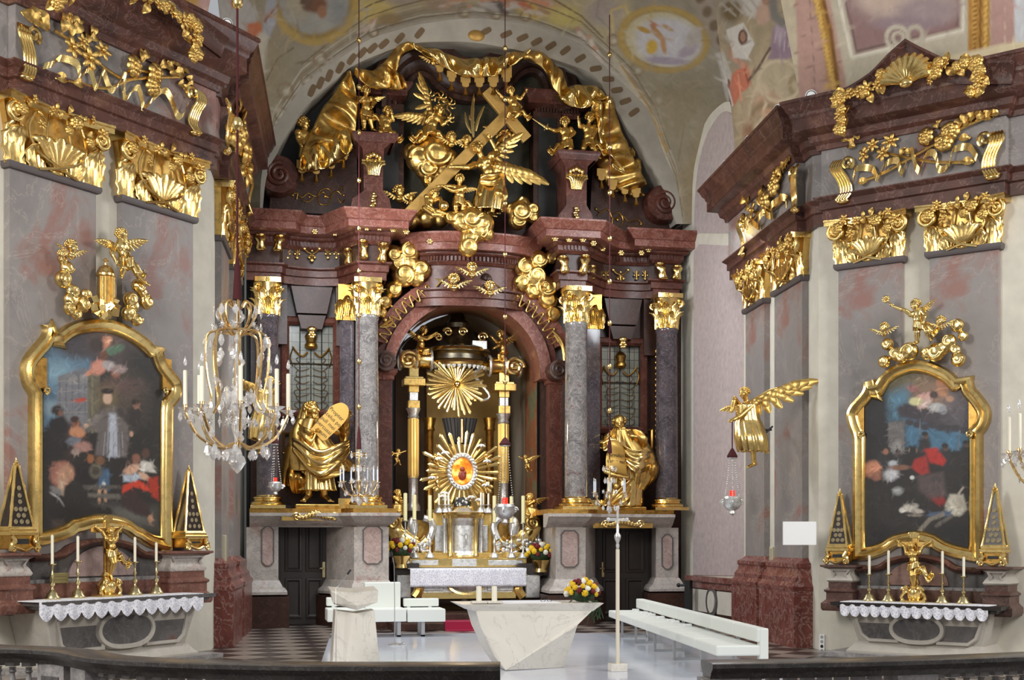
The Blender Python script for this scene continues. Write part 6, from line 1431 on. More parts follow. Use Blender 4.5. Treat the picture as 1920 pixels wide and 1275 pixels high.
def paintR(P):
    P.mottle(160, .1, 2)
    E, Y, L = P.ell, P.poly, P.line
    E(450, 180, 320, 120, (110, 102, 74), 0, .6, .7); Y([(130, 240), (270, 200), (280, 600), (130, 700)], (34, 32, 34), 1, 12); E(560, 240, 140, 100, (140, 112, 92), 0, .6); E(690, 300, 90, 140, (106, 96, 98), 0, .6)
    Y([(270, 250), (400, 200), (400, 400), (280, 410)], (84, 124, 146), .9, 30); Y([(370, 380), (560, 430), (750, 480), (755, 580), (520, 590), (380, 560)], (72, 112, 138), 1, 16)
    E(380, 350, 60, 44, (60, 54, 60)); E(480, 380, 120, 40, (58, 52, 58), 10); E(620, 410, 130, 60, (68, 62, 68), 6); E(700, 380, 90, 70, (86, 80, 84), 0, .5)
    for k in range(8): E(400+k*46, 420+8*(k % 3)+k*6, 26, 20, (58, 54, 60))
    Y([(272, 420), (370, 410), (370, 600), (300, 610), (272, 560)], (104, 100, 98), 1, 5); E(330, 570, 30, 40, (146, 142, 138), 0, .5); L([(463, 400), (458, 520)], 6, (110, 112, 116)); L([(700, 470), (690, 580)], 8, (110, 114, 120))
    for (x, y, rx, ry, r, c) in [(500, 265, 60, 24, -10, (206, 160, 150)), (545, 255, 26, 22, 0, (70, 54, 50)), (490, 310, 46, 22, -30, (196, 170, 160)), (435, 295, 40, 24, 0, (206, 200, 150)), (420, 220, 40, 20, 20, (150, 100, 96)), (560, 330, 50, 26, 0, (180, 178, 176)), (600, 230, 34, 40, 0, (180, 130, 96)), (580, 185, 24, 22, 0, (196, 136, 100)), (640, 280, 24, 18, 0, (176, 136, 110)), (600, 345, 24, 26, 0, (150, 152, 156))]: E(x, y, rx, ry, c, r)
    for (x, y, s) in [(490, 500, 50), (610, 570, 50), (240, 590, 46), (735, 550, 46), (330, 600, 40)]: fig_p(P, x, y, s, (96, 74, 62), (46, 42, 44), (40, 34, 32))
    E(420, 590, 24, 22, (206, 166, 136)); E(405, 590, 10, 14, (226, 206, 186)); Y([(400, 560), (440, 560), (450, 680), (380, 680)], (36, 32, 32), 1, 8); E(258, 595, 16, 18, (150, 104, 84))
    Y([(490, 580), (560, 570), (620, 650), (600, 680), (520, 660)], (178, 44, 38), 1, 8); Y([(430, 640), (500, 620), (520, 720), (470, 740), (410, 690)], (160, 44, 38), 1, 8); Y([(510, 860), (600, 860), (620, 900), (580, 920), (540, 890)], (140, 36, 32), 1, 10); Y([(450, 740), (600, 720), (620, 860), (520, 880), (450, 820)], (86, 72, 70), 1, 16)
    E(180, 700, 50, 50, (186, 126, 96), 0, .25); E(200, 740, 30, 30, (140, 92, 72)); E(300, 670, 28, 22, (180, 182, 186)); E(290, 730, 44, 36, (190, 190, 192), -20, .35); E(340, 690, 60, 16, (130, 92, 72)); E(415, 750, 14, 12, (206, 206, 200)); E(330, 830, 30, 24, (150, 150, 148), 0, .4)
    Y([(610, 920), (640, 850), (720, 850), (745, 940), (700, 980), (620, 970)], (186, 180, 164), 1, 8); E(690, 900, 30, 40, (170, 162, 146)); L([(690, 850), (720, 810)], 14, (170, 160, 146)); Y([(520, 960), (650, 950), (640, 980), (500, 980)], (82, 100, 126), 1, 6); L([(600, 970), (520, 1000), (440, 1090)], 26, (128, 120, 108)); L([(650, 980), (560, 1040)], 22, (100, 94, 86))
    E(400, 930, 50, 22, (190, 184, 172), -15, .25); E(355, 945, 18, 16, (206, 200, 190)); E(440, 950, 46, 14, (180, 172, 160), 5); E(430, 975, 50, 9, (130, 120, 110)); E(560, 760, 34, 20, (70, 62, 62))
    E(350, 1090, 60, 8, (80, 74, 70)); E(280, 1120, 150, 70, (26, 24, 24), 0, .5); E(650, 1100, 110, 70, (30, 28, 28), 0, .5)
oL = smooth2([(54, 1018), (54, 900), (54, 790)], 3)+[(54, 742)]+smooth2([(50, 734), (42, 719), (38, 692), (45, 668), (62, 647), (75, 632), (80, 618), (76, 609)], 18)+[(96, 621), (107, 621)]+smooth2([(108, 620), (125, 608), (148, 600), (185, 596), (214, 601), (244, 615), (270, 633), (283, 646)], 18)+[(305, 651)]+smooth2([(302, 664), (308, 680), (321, 697), (333, 714), (336, 734), (331, 752), (320, 766)], 18)+[(319, 776), (318, 900), (318, 1034)]
bL = [(54, 1024), (71, 1025)]+smooth2([(80, 1024), (107, 1017), (130, 1008)], 6)+[(140, 1000)]+smooth2([(150, 998), (170, 992), (195, 990), (222, 994), (236, 1000)], 10)+[(246, 1008)]+smooth2([(256, 1012), (275, 1024), (300, 1032)], 6)+[(318, 1036)]
painting(LP, oL[1:], bL[:-1]+[(318, 1036)], (84, 301), 'dark oil painting of a black-capped priest in a scrolled gilt frame, left pier', paintL, 3.035, 0, 600, (730, 672, 58, 318))
oR = [(1600, 900), (1600, 824)]+smooth2([(1598, 816), (1592, 801), (1588, 779), (1595, 760), (1612, 741), (1620, 728), (1618, 718)], 18)+[(1634, 722), (1642, 720)]+smooth2([(1643, 718), (1655, 701), (1680, 684), (1715, 674), (1749, 679), (1781, 694), (1797, 708)], 18)+[(1827, 704)]+smooth2([(1825, 716), (1829, 727), (1842, 742), (1856, 764), (1858, 785), (1851, 804), (1843, 814)], 18)+[(1843, 824), (1843, 950)]
bR = [(1600, 1052), (1623, 1051)]+smooth2([(1630, 1050), (1652, 1043), (1668, 1036)], 6)+[(1676, 1030)]+smooth2([(1684, 1026), (1700, 1022), (1716, 1020), (1732, 1022), (1744, 1026)], 10)+[(1756, 1034)]+smooth2([(1764, 1038), (1786, 1046), (1818, 1053)], 6)+[(1843, 1057)]
painting(RP, oR, bR, (1622, 1818), 'dark oil painting with a red-cloaked figure in a scrolled gilt frame, right pier', paintR, 3.186, 1580, 660, (812, 752, 1603, 1840))

# ---- candlesticks, crucifixes, obelisk reliquaries
def candlestick(pl, x, y, zb, zc, zt, lab, grp, cr=.022, mat=None, wax=None):
    t = thing('candlestick', lab, 'candlestick', pl, (x, y, zb), grp); h = zc-zb
    m = MB(); m.lathe([(.115, 0), (.12, .01), (.115, .03), (.09, .06), (.075, .10), (.04, .13), (.022, .15), (.018, h*.34), (.03, h*.37), (.045, h*.42), (.03, h*.47), (.016, h*.5), (.016, h*.62), (.034, h*.66), (.016, h*.7), (.014, h*.86), (.02, h*.92), (.018, h)], (x, y, zb), 18); part('stem', m, mat or BRASS, t)
    m = MB(); m.lathe([(.014, zc-.03), (.06, zc-.015), (.07, zc), (.064, zc), (.02, zc-.012)], (x, y, 0), 18); part('drip_pan', m, mat or BRASS, t)
    m = MB(); m.lathe([(cr, zc-.01), (cr, zt), (cr*.5, zt+.006)], (x, y, 0), 14); m.tube([(x, y, zt), (x, y, zt+.02)], .003, 5); part('candle', m, wax or WAX, t); return t
def put_on(pl, px, py, z):
    """point of the table top at height z seen at the pixel"""
    D = (EYE-z)*FL/(py-HZ) if abs(py-HZ) > 20 else 20
    w = at(px, py, D)-pl.p; return V((w.dot(pl.x), w.dot(pl.y), z))
for i, (pl, z0, xs, lab, grp) in enumerate([(LP, ztL+.013, [(98, 1113, 1057, 1004), (146, 1111, 1052, 1006), (253, 1110, 1053, 1008), (293, 1108, 1052, 1018)], 'left', 'candlesticks on the left side altar'), (RP, ztR+.013, [(1630, 1118, 1076, 1042), (1666, 1120, 1076, 1033), (1767, 1124, 1075, 1034), (1807, 1124, 1080, 1045)], 'right', 'candlesticks on the right side altar')]):
    for k, (x, yb, yc, yt) in enumerate(xs):
        off = .60; b = pl.hit(x, yb, off); zc = pl.hit(x, yc, off).z; zt_ = pl.hit(x, yt, off).z
        candlestick(pl, b.x, -off, z0, zc, zt_, 'brass candlestick with white candle on %s side altar, %s' % (lab, ['outermost on the left', 'next to the crucifix on its left', 'next to the crucifix on its right', 'outermost on the right'][k]), grp)
def crucifix(pl, x, yb, ytop, z0, lab):
    off = .58; b = pl.hit(x, yb, off); zt_ = pl.hit(x, ytop, off).z; cx = b.x; H = zt_-z0; y = -off
    t = thing('crucifix', lab, 'crucifix', pl, (cx, y, z0))
    m = MB(); m.lathe([(.19, 0), (.19, .03), (.13, .06), (.15, .12), (.16, .18), (.1, .26), (.07, .3), (.09, .33), (.06, .38)], (cx, y, z0), 10)
    for s in (-1, 1):
        m.tube(lerp_path([(cx+s*.16, y-.08, z0+.02), (cx+s*.2, y-.09, z0+.1), (cx+s*.12, y-.1, z0+.2), (cx+s*.13, y-.1, z0+.28)], 12), .03, 7); m.tube(spiral((cx+s*.13, y-.13, z0+.2), .06, .015, 1.3, (s, 0, 0), (0, 0, 1)), .018, 6)
    m.ell((cx, y-.12, z0+.16), (.08, .05, .09)); m.box((cx, y, z0+.02), (.42, .24, .035)); part('foot', m, GOLDB, t)
    zc = zt_-H*.18
    m = MB(); m.bx(cx-.05, cx+.05, y-.02, y+.03, z0+.36, zt_-.05); m.bx(cx-.30, cx+.30, y-.02, y+.03, zc-.045, zc+.045); part('cross', m, GOLD, t, smooth=0, bev=.01)
    m = MB(); m.prism([(cx-.07, zt_-.1), (cx-.09, zt_-.02), (cx, zt_), (cx+.09, zt_-.03), (cx+.07, zt_-.1)], y-.05, y-.02); m.tube(spiral((cx-.07, y-.04, zt_-.05), .04, .01, 1.2, (1, 0, 0), (0, 0, 1)), .014, 6); part('title_scroll', m, GOLDB, t)
    J = dict(hd=(cx-.03, y-.13, zc-.03), che=(cx, y-.10, zc-.17), pel=(cx+.01, y-.09, zc-.34), f=(-.35, -1, -.5), la=[(cx-.15, y-.07, zc-.04), (cx-.25, y-.05, zc+.03)], ra=[(cx+.15, y-.07, zc-.04), (cx+.25, y-.05, zc+.03)], ll=[(cx-.01, y-.14, zc-.52), (cx+.0, y-.08, zc-.70), (cx, y-.12, zc-.77)], rl=[(cx+.04, y-.14, zc-.51), (cx+.015, y-.07, zc-.70), (cx+.02, y-.11, zc-.77)])
    m = MB(); body(m, J, .86, ADU); clay_part('corpus', m, GOLD, t, .0075, 1)
    m = MB(); curls(m, J['hd'], J['f'], (0, 0, 1), .062, 30, 2, True, 6); part('hair', m, GOLD, t, smooth=4)
    m = MB(); loin(m, J['pel'], (0, 0, 1), .86, ADU, 3, .12, 1); part('loincloth', m, GOLDB, t, smooth=2)
crucifix(LP, 200, 1108, 966, ztL+.013, 'gilded crucifix in the middle of the left side altar')
crucifix(RP, 1716, 1121, 997, ztR+.013, 'gilded crucifix in the middle of the right side altar')
BONE = plain('bone white relic mounts', (150, 136, 104), .5)
def obelisk(pl, x, ytop, ymid, yb, w, z0, lab, back=False):
    off = .36; b = pl.hit(x, yb, off); zm = pl.hit(x, ymid, off).z; zt_ = pl.hit(x, ytop, off).z; cx, y = b.x, -off
    t = thing('obelisk_reliquary', lab, 'reliquary', pl, (cx, y, z0)); d = w*.28
    m = MB(); m.bx(cx-w*.42, cx+w*.42, y-d, y+d, z0+.05, zm-.10)
    body_ = part('base_box', m, GOLDD, t, smooth=0, bev=.012)
    m = MB(); m.bx(cx-w*.5, cx+w*.5, y-d*1.2, y+d*1.2, zm-.11, zm-.05); m.bx(cx-w*.46, cx+w*.46, y-d*1.1, y+d*1.1, zm-.05, zm); part('base_cornice', m, GOLDB, t, smooth=0, bev=.01)
    m = MB(); m.bx(cx-w*.2, cx+w*.2, y-d-.012, y-d+.01, z0+.13, zm-.16); part('base_window', m, BLACK, t, smooth=0)
    for s in (-1, 1):
        m = MB(); m.tube(lerp_path([(cx+s*w*.42, y-d-.02, zm-.12), (cx+s*w*.34, y-d-.05, zm-.2), (cx+s*w*.44, y-d-.05, z0+.13), (cx+s*w*.46, y-d-.04, z0+.03)], 14), .035, 7); m.tube(spiral((cx+s*w*.42, y-d-.06, z0+.05), .05, .012, 1.3, (s, 0, 0), (0, 0, 1)), .02, 6); part('scroll_foot', m, GOLDB, t)
    m = MB(); m.tube(lerp_path([(cx-w*.3, y-d-.03, z0+.08), (cx, y-d-.05, z0+.03), (cx+w*.3, y-d-.03, z0+.08)], 9), .025, 6); part('apron', m, GOLDB, t)
    hw, tw = w*.40, w*.05; zt2 = zt_-.12
    m = MB(); vs = []
    for z, a in ((zm, hw), (zt2, tw)): vs += [(cx-a, y-a*.6, z), (cx+a, y-a*.6, z), (cx+a, y+a*.6, z), (cx-a, y+a*.6, z)]
    m.add(vs, [(3, 2, 1, 0), (4, 5, 6, 7), (0, 1, 5, 4), (1, 2, 6, 5), (2, 3, 7, 6), (3, 0, 4, 7)]); part('glazed_pyramid', m, plain('dark relic velvet', (44, 34, 32), .3, nscale=20, namp=.5) if 'dark relic velvet' not in MATS else MATS['dark relic velvet'], t, smooth=0)
    for i in range(4):
        m = MB(); a, b_ = V(vs[i]), V(vs[i+4]); m.tube([a.lerp(b_, k/12) for k in range(13)], [.022+.008*(k % 4 == 0) for k in range(13)], 7); part('edge_moulding', m, GOLDB, t)
    m = MB(); m.tube([vs[0], vs[1], vs[2], vs[3], vs[0]], .025, 6); part('foot_moulding', m, GOLDB, t)
    m = MB(); m.lathe([(.03, 0), (.045, .02), (.02, .04), (.035, .06), (.02, .09), (.005, .14)], (cx, y, zt2-.02), 10); m.ell((cx-.03, y, zt2+.02), .02); m.ell((cx+.03, y, zt2+.02), .02); part('finial', m, GOLDB, t)
    H = zt2-zm
    for f, n in ((.10, 3), (.2, 2), (.30, 3), (.42, 1), (.52, 1), (.64, 1)):
        for k in range(n):
            m = MB(); hwz = hw*(1-f)+tw*f; xx = cx+(k-(n-1)/2)*hwz*.55; yy = y-hwz*.6-.004; m.ell((xx, yy, zm+H*f), (.028, .01, .034), None, 10, 6)
            m.tube(spiral((xx, yy-.006, zm+H*f), .032, .03, 1, (1, 0, 0), (0, 0, 1), 0, 10), .006, 4); part('relic_capsule', m, BONE, t)
obelisk(LP, 30, 858, 990, 1032, .52, zkL, 'gilded obelisk reliquary left of the left painting', 0)
obelisk(LP, 354, 872, 998, 1036, .56, zkL, 'slender gilded obelisk reliquary right of the left painting')
obelisk(RP, 1575, 916, 1022, 1056, .43, zkR, 'gilded obelisk reliquary left of the right painting')
obelisk(RP, 1866, 906, 1024, 1060, .43, zkR, 'gilded obelisk reliquary right of the right painting')
# bowls and plaque of the left altar
def bowl(x, y, r, lab):
    b = put_on(LP, x, y, ztL+.013); t = thing('silver_bowl', lab, 'bowl', LP, b)
    m = MB(); m.lathe([(r*.5, 0), (r*.5, .015), (r*.25, .03), (r*.6, .05), (r, .11), (r*1.05, .14), (r*.98, .14), (r*.9, .1), (r*.3, .06)], (b.x, b.y, b.z), 20); part('cup', m, SILVER, t)
    m = MB(); m.lathe([(r*1.08, .135), (r*1.1, .15), (r*1.0, .15)], (b.x, b.y, b.z), 20); part('rim', m, SILVER, t); return t, b
t_, b_ = bowl(285, 1110, .10, 'silver bowl with a ladle at the right of the left altar')
m = MB(); m.tube([(b_.x-.02, b_.y, b_.z+.10), (b_.x-.16, b_.y-.02, b_.z+.22)], .012, 6); m.ell((b_.x-.17, b_.y-.02, b_.z+.225), .02); part('ladle', m, SILVER, t_)
bowl(331, 1110, .09, 'small silver bowl at the right end of the left altar')
q = LP.hit(113, 1084, .40); m = MB(); m.box((q.x, -.375, q.z), (.34, .03, .16)); t = thing('brass_plaque', 'small brass plaque behind the left candlesticks', 'plaque', LP, (q.x, -.375, q.z-.08)); part('plate', m, plain('dull brass plate', (150, 138, 92), .4, .6), t, smooth=0, bev=.006)
m = MB()
for k in range(2): m.bx(q.x-.13, q.x+.13, -.393, -.389, q.z+.02-.05*k, q.z+.03-.05*k)
part('engraved_lines', m, plain('engraving', (104, 94, 60), .5), t, smooth=0)
# ================================================================== SCULPTURE OF THE HIGH ALTAR
def text_mb(s, size, ax, up, p0, th=.006):
    cu = bpy.data.curves.new('t', 'FONT'); cu.body = s; cu.size = size; cu.extrude = th/2; cu.resolution_u = 3; cu.align_x = 'CENTER'
    o = bpy.data.objects.new('t', cu); COL.objects.link(o); dg = bpy.context.evaluated_depsgraph_get(); dg.update()
    me = bpy.data.meshes.new_from_object(o.evaluated_get(dg)); ax, up, p0 = V(ax), V(up), V(p0); nn = ax.cross(up)
    m = MB(); m.add([p0+ax*v.co.x+up*v.co.y+nn*v.co.z for v in me.vertices], [tuple(p.vertices) for p in me.polygons])
    bpy.data.objects.remove(o); bpy.data.curves.remove(cu); bpy.data.meshes.remove(me); return m
INK = plain('dark inscription paint', (70, 48, 26), .6)
TABG = plain('matt gilded tablet', (206, 164, 84), .45, .6)
h_ = lambda x, y, off: ALT.hit(x, y, off)
# left prophet with the tablet
t, Q, H = figure(A, .95, dict(hd=(586, 768, .05), che=(584, 803), pel=(591, 855), la=[(556, 814, .12), (588, 808, .42)], ra=[(642, 814, 0), (652, 782, .28)], ll=[(580, 897, .12), (578, 930, .05), (570, 938, .22)], rl=[(606, 895, .12), (608, 930, .02), (618, 938, .2)], f=(.8, -.55, .05), beard=True, long=14), 196, 'prophet_statue', 'gilded statue of a robed prophet holding an inscribed tablet, on the left ledge', kind=ADU, mat=GOLD, vox=190, seed=4)
c = lambda x, y, o=.95: h_(x, y, o)
part('tunic', robe_mb([(c(586, 790), .24, .2), (c(590, 830), .27, .24), (c(593, 868), .34, .28), (c(594, 900), .38, .30), (c(595, 920), .42, .32)], 11, .12, 1), GOLDB, t, smooth=3)
part('cloak', robe_mb([(c(584, 786), .30, .27), (c(580, 815), .42, .34), (c(592, 850), .56, .44), (c(602, 872), .66, .48), (c(606, 884), .70, .46)], 6, .26, 5, tw=.5), GOLD, t, smooth=3)
part('cloak_fold', swag_mb(c(548, 834, 1.1), c(656, 836, 1.15), .42, .62, .42, 5, 1), GOLDB, t, smooth=3); part('cloak_fold', swag_mb(c(560, 855, 1.2), c(648, 872, 1.25), .2, .5, .3, 4, 2), GOLD, t, smooth=3)
part('cloak_fold', swag_mb(c(570, 800, .7), c(540, 912, .75), -.02, .55, .25, 4, 3), GOLDD, t, smooth=3); part('cloak_fold', swag_mb(c(560, 870, .8), c(560, 925, .9), 0, .5, .25, 4, 2.2), GOLDD, t, smooth=3); part('sleeve', swag_mb(c(560, 800, 1.1), c(592, 812, 1.35), .22, .42, .15, 4, 4), GOLD, t, smooth=3)
part('sleeve', swag_mb(c(632, 800, .9), c(655, 800, .95), .25, .5, .15, 3, 1), GOLDD, t, smooth=3)
part('head_cloth', robe_mb([(c(578, 757, .84), .10, .11), (c(576, 768, .80), .16, .15), (c(573, 785, .78), .20, .17), (c(572, 800, .8), .25, .2)], 7, .10, 2), GOLD, t, smooth=3)
m = MB(); b = c(594, 944); m.box((b.x, -.95, ZP+.05), (1.0, .8, .1)); part('statue_base', m, GOLDD, t, smooth=0, bev=.02)
off = 1.42
tb = thing('inscribed_tablet', 'matt gold tablet with a painted Latin inscription held by the left prophet', 'tablet', A, h_(612, 795, off))
m = MB(); m.prism(PX(A, smooth2([(582, 806), (592, 794), (600, 784), (613, 772), (618, 764), (628, 758), (640, 755), (650, 760), (654, 770), (651, 784), (641, 797), (632, 806), (622, 815), (607, 827), (596, 817), (582, 806)], 40)[:-1], off), -off, -off+.07); part('slab', m, TABG, tb, smooth=.5)
for s, x, y in (('Propter', 632.5, 775), ('Scelus po', 625, 784), ('puli mei', 616.5, 792), ('percussi', 609, 800), ('eum', 607, 812)):
    a = rad(-43); part('inscription', text_mb(s, .128, (cos(a), 0, sin(a)), (-sin(a), 0, cos(a)), h_(x-3.5, y+3.5, off+.004)), INK, tb, 'line reading '+s, smooth=0)
# right prophet with the scroll
t, Q, H = figure(A, .95, dict(hd=(1161, 792, .08), che=(1165, 828), pel=(1170, 876), la=[(1136, 838, .12), (1130, 830, .42)], ra=[(1197, 836, .1), (1178, 864, .42)], ll=[(1158, 912, .22), (1156, 946, .08), (1150, 953, .24)], rl=[(1190, 905, .25), (1184, 944, .05), (1190, 953, .2)], f=(-.25, -1, -.18), beard=True, bald=True), 200, 'prophet_statue', 'gilded statue of a bald bearded prophet with a scroll, on the right ledge', kind=ADU, mat=GOLD, vox=190, seed=9)
part('robe', robe_mb([(c(1164, 806), .26, .22), (c(1166, 835), .34, .28), (c(1172, 872), .38, .32), (c(1172, 912), .42, .34), (c(1168, 950), .46, .36)], 10, .16, 2), GOLDB, t, smooth=3)
part('mantle', robe_mb([(c(1172, 806), .32, .28), (c(1182, 836), .44, .36), (c(1194, 864), .46, .40), (c(1192, 900), .36, .34), (c(1184, 922), .24, .26)], 6, .24, 4, tw=.6), GOLD, t, smooth=3)
part('mantle_fold', swag_mb(c(1160, 846, 1.3), c(1222, 858, 1.1), .2, .55, .3, 5, 2), GOLDB, t, smooth=3); part('mantle_fold', swag_mb(c(1214, 850, 1.0), c(1206, 912, .95), .0, .5, .25, 4, 3), GOLDD, t, smooth=3); part('mantle_fold', swag_mb(c(1190, 905, 1.15), c(1140, 950, 1.2), -.05, .42, .2, 4, 1), GOLD, t, smooth=3)
part('sleeve', swag_mb(c(1152, 808, 1.1), c(1130, 836, 1.3), .05, .42, .15, 4, 2), GOLDB, t, smooth=3); part('sleeve', swag_mb(c(1180, 806, 1.15), c(1200, 838, 1.2), -.05, .45, .15, 4, 1), GOLD, t, smooth=3)
m = MB(); b = c(1170, 956); m.box((b.x, -.95, ZP+.04), (.9, .75, .08)); part('statue_base', m, GOLDD, t, smooth=0, bev=.02)
off = 1.5
sc_ = thing('inscribed_scroll', 'gilded scroll with a dark inscription held by the right prophet', 'scroll', A, h_(1156, 850, off))
def scr(u, v):
    L = lerp_path([h_(1134, 828, off-.05), h_(1140, 840, off+.02), h_(1136, 862, off+.03), h_(1135, 882, off)], 20); Rr = lerp_path([h_(1158, 826, off-.05), h_(1170, 845, off+.02), h_(1173, 868, off+.04), h_(1176, 893, off)], 20)
    k = min(int(v*19), 19); return L[k].lerp(Rr[k], u)+V((0, -.05*sin(u*PI)-.03*sin(v*9), 0))
part('parchment', sheet(scr, 14, 19, .012), TABG, sc_, smooth=3)
m = MB(); m.tube(lerp_path([h_(1133, 884, off), h_(1154, 892, off+.03), h_(1177, 896, off)], 12), .045, 8); part('rolled_end', m, GOLD, sc_); m = MB(); m.tube(lerp_path([h_(1130, 832, off-.02), h_(1146, 825, off-.02), h_(1160, 830, off-.02), h_(1172, 850, off-.02)], 14), .035, 8); part('rolled_edge', m, GOLD, sc_)
for s, x, y in (('Parvulus', 1154, 856), ('natus est', 1155, 868), ('nobis', 1157, 880)):
    part('inscription', text_mb(s, .125, (cos(.06), 0, -sin(.06)), (sin(.06), 0, cos(.06)), h_(x, y, off+.085)), INK, sc_, 'line of dark lettering', smooth=0)

# upper group round the leaning cross
figure(A, 1.05, dict(hd=(686, 170), che=(686, 190), pel=(687, 211), la=[(672, 192, .05), (680, 184, .14)], ra=[(703, 190, .05), (698, 200, .16)], ll=[(682, 227, .06), (683, 242)], rl=[(694, 225, .04), (699, 243)], f=(.2, -1, 0)), 84, 'putto', 'gilded putto standing on the left console with folded arms', wings=[(668, 180, -.15), (706, 182, -.15)], cloth=(.14, 1), seed=1)
figure(A, 1.15, dict(hd=(727, 208), che=(725, 226), pel=(722, 243), la=[(714, 231, .06), (720, 240, .14)], ra=[(737, 226, .04), (735, 216, .1)], ll=[(714, 248, .16), (716, 262, .12)], rl=[(732, 249, .16), (744, 266, .12)], f=(.3, -1, .1)), 78, 'putto', 'gilded putto seated at the edge of the left console', cloth=(.12, 1), seed=2)
figure(A, .75, dict(hd=(571, 233), che=(572, 255), pel=(577, 280), la=[(559, 260, .05), (566, 274, .14)], ra=[(584, 256, .1), (592, 244, .18)], ll=[(572, 300, .14), (566, 316, .05)], rl=[(590, 297, .14), (598, 310, .05)], f=(.6, -.8, -.2), tf=(.5, -1, 0)), 106, 'angel_statue', 'gilded angel gathering the curtain at the far left of the altar top', kind=PUT, cloth=(.2, 1), seed=3)
figure(A, .95, dict(hd=(825, 206), che=(815, 222), pel=(806, 243), la=[(799, 228, .05), (808, 218, .12)], ra=[(830, 234, .1), (840, 226, .16)], ll=[(796, 256, .12), (784, 266, .02)], rl=[(822, 250, .16), (832, 262, .08)], f=(.6, -1, .1)), 92, 'angel_statue', 'gilded winged angel perched on the big cloud left of the cross', wings=[(768, 214, -.1), (800, 172, -.12)], cloth=(.16, -1), seed=4)
for x, y, s_ in ((803, 180, 1), (826, 184, 1), (842, 196, 1), (840, 222, 1)):
    q = h_(x, y, .7); m = MB()
    for k in range(6): a = k*1.05; m.tube(lerp_path([(q.x, -.7, q.z), (q.x+.12*cos(a), -.75, q.z+.12*sin(a)), (q.x+.16*cos(a+.6), -.72, q.z+.17*sin(a+.6))], 6), .018, 5)
    m.ell((q.x, -.74, q.z), .05); single('gilt_flower_spray', m, GOLD, 'gilded flower spray floating near the angel on the big cloud, '+{180: 'above its left wing', 184: 'over its head', 196: 'beside its head at right', 222: 'by its raised hand'}[y], 'ornament', A, (q.x, -.7, q.z))
cloud(A, .85, [(815, 290, 34), (840, 300, 22), (786, 298, 26), (772, 286, 18), (800, 316, 24), (828, 322, 20), (808, 338, 18), (800, 268, 14), (830, 266, 14)], 'cloud_sculpture', 'large swirling gilded cloud under the perched angel, left of the cross')
cherub_head(A, 1.2, 847, 257, 9.5, 'gilded cherub head between the big cloud and the cross', (.3, -1, -.2), seed=1); cherub_head(A, 1.15, 875, 263, 9, 'gilded cherub head just left of the tall angel face', (-.5, -1, -.1), seed=2); cherub_head(A, 1.0, 806, 335, 8.5, 'gilded cherub head under the large cloud beside the long beam', (.2, -1, -.1), seed=3, wings=False)
cherub_head(A, 1.0, 748, 358, 11, 'gilded cherub head beside the foot of the cross, far left one', (.4, -1, 0), seed=4); cherub_head(A, .95, 771, 371, 8, 'small gilded cherub head right of the bigger one at the foot of the cross', (.2, -1, -.1), seed=5)
cr = thing('wooden_cross', 'matt gold cross leaning diagonally across the top of the altar', 'cross', A, h_(851, 310, 1.1))
def beam(a, b, w, o1, o2):
    a, b = h_(*a, o1), h_(*b, o2); d = (b-a).normalized(); s = d.cross(V((0, 1, 0))).normalized(); n = d.cross(s); m = MB(); vs = []
    for p in (a, b): vs += [p-s*w/2-n*.06, p+s*w/2-n*.06, p+s*w/2+n*.06, p-s*w/2+n*.06]
    m.add(vs, [(0, 1, 2, 3), (7, 6, 5, 4), (0, 4, 5, 1), (1, 5, 6, 2), (2, 6, 7, 3), (3, 7, 4, 0)]); return m
part('long_beam', beam((763, 404), (972, 194), .26, 1.25, 1.0), GOLDM, cr, smooth=0, bev=.012); part('cross_arm', beam((911, 170), (988, 262), .26, 1.03, 1.03), GOLDM, cr, smooth=0, bev=.012)
t, Q, H = figure(A, 1.25, dict(hd=(896, 277, .05), che=(908, 307), pel=(922, 335), la=[(877, 314, .1), (851, 313, .16)], ra=[(934, 288, -.05), (920, 262, -.02)], ll=[(903, 365, .16), (898, 396, .02)], rl=[(930, 368, .12), (922, 400, 0)], f=(-.5, -1, 0), tf=(-.35, -1, 0)), 152, 'angel_statue', 'tall gilded angel with big wings embracing the leaning cross', kind=ADU, vox=150, wings=[(986, 322, -.05, (-.35, 0, -1), .5), (946, 268, -.15, (.4, 0, -1), .6)], seed=5)
part('skirt', robe_mb([(c(920, 330, 1.25), .24, .2), (c(922, 345, 1.25), .3, .26), (c(918, 370, 1.27), .34, .28), (c(914, 396, 1.27), .36, .3)], 9, .2, 3), GOLDB, t, smooth=3); part('sash', swag_mb(c(900, 340, 1.5), c(945, 334, 1.2), .05, .3, .2, 4, 1), GOLD, t, smooth=3); part('skirt_fold', swag_mb(c(935, 345, 1.3), c(934, 392, 1.25), 0, .35, .2, 3, 2), GOLD, t, smooth=3)
figure(A, 1.4, dict(hd=(862, 336), che=(861, 356), pel=(861, 374), la=[(843, 349, .08), (824, 349, .12)], ra=[(848, 358, .14), (836, 352, .2)], ll=[(854, 387, .1), (855, 402, .04)], rl=[(869, 386, .08), (867, 404, .0)], f=(-.2, -1, 0)), 80, 'putto', 'gilded winged putto with outstretched arms at the foot of the cross', wings=[(882, 352, -.08)], cloth=(.18, 1), seed=6)
figure(A, 1.4, dict(hd=(815, 364), che=(806, 377), pel=(801, 391), la=[(800, 384, .1), (812, 392, .18)], ra=[(826, 372, .1), (828, 384, .2)], ll=[(812, 402, .16), (830, 404, .14)], rl=[(818, 396, .18), (836, 401, .14)], f=(.5, -1, -.2), tf=(.4, -1, 0)), 76, 'putto', 'gilded putto curled round a globe low on the clouds', seed=7)
q = h_(832, 386, 1.55); m = MB(); m.ell(q, .12, None, 18, 12); single('gilt_globe', m, GOLDB, 'gilded globe held by the curled putto', 'globe', A, q)
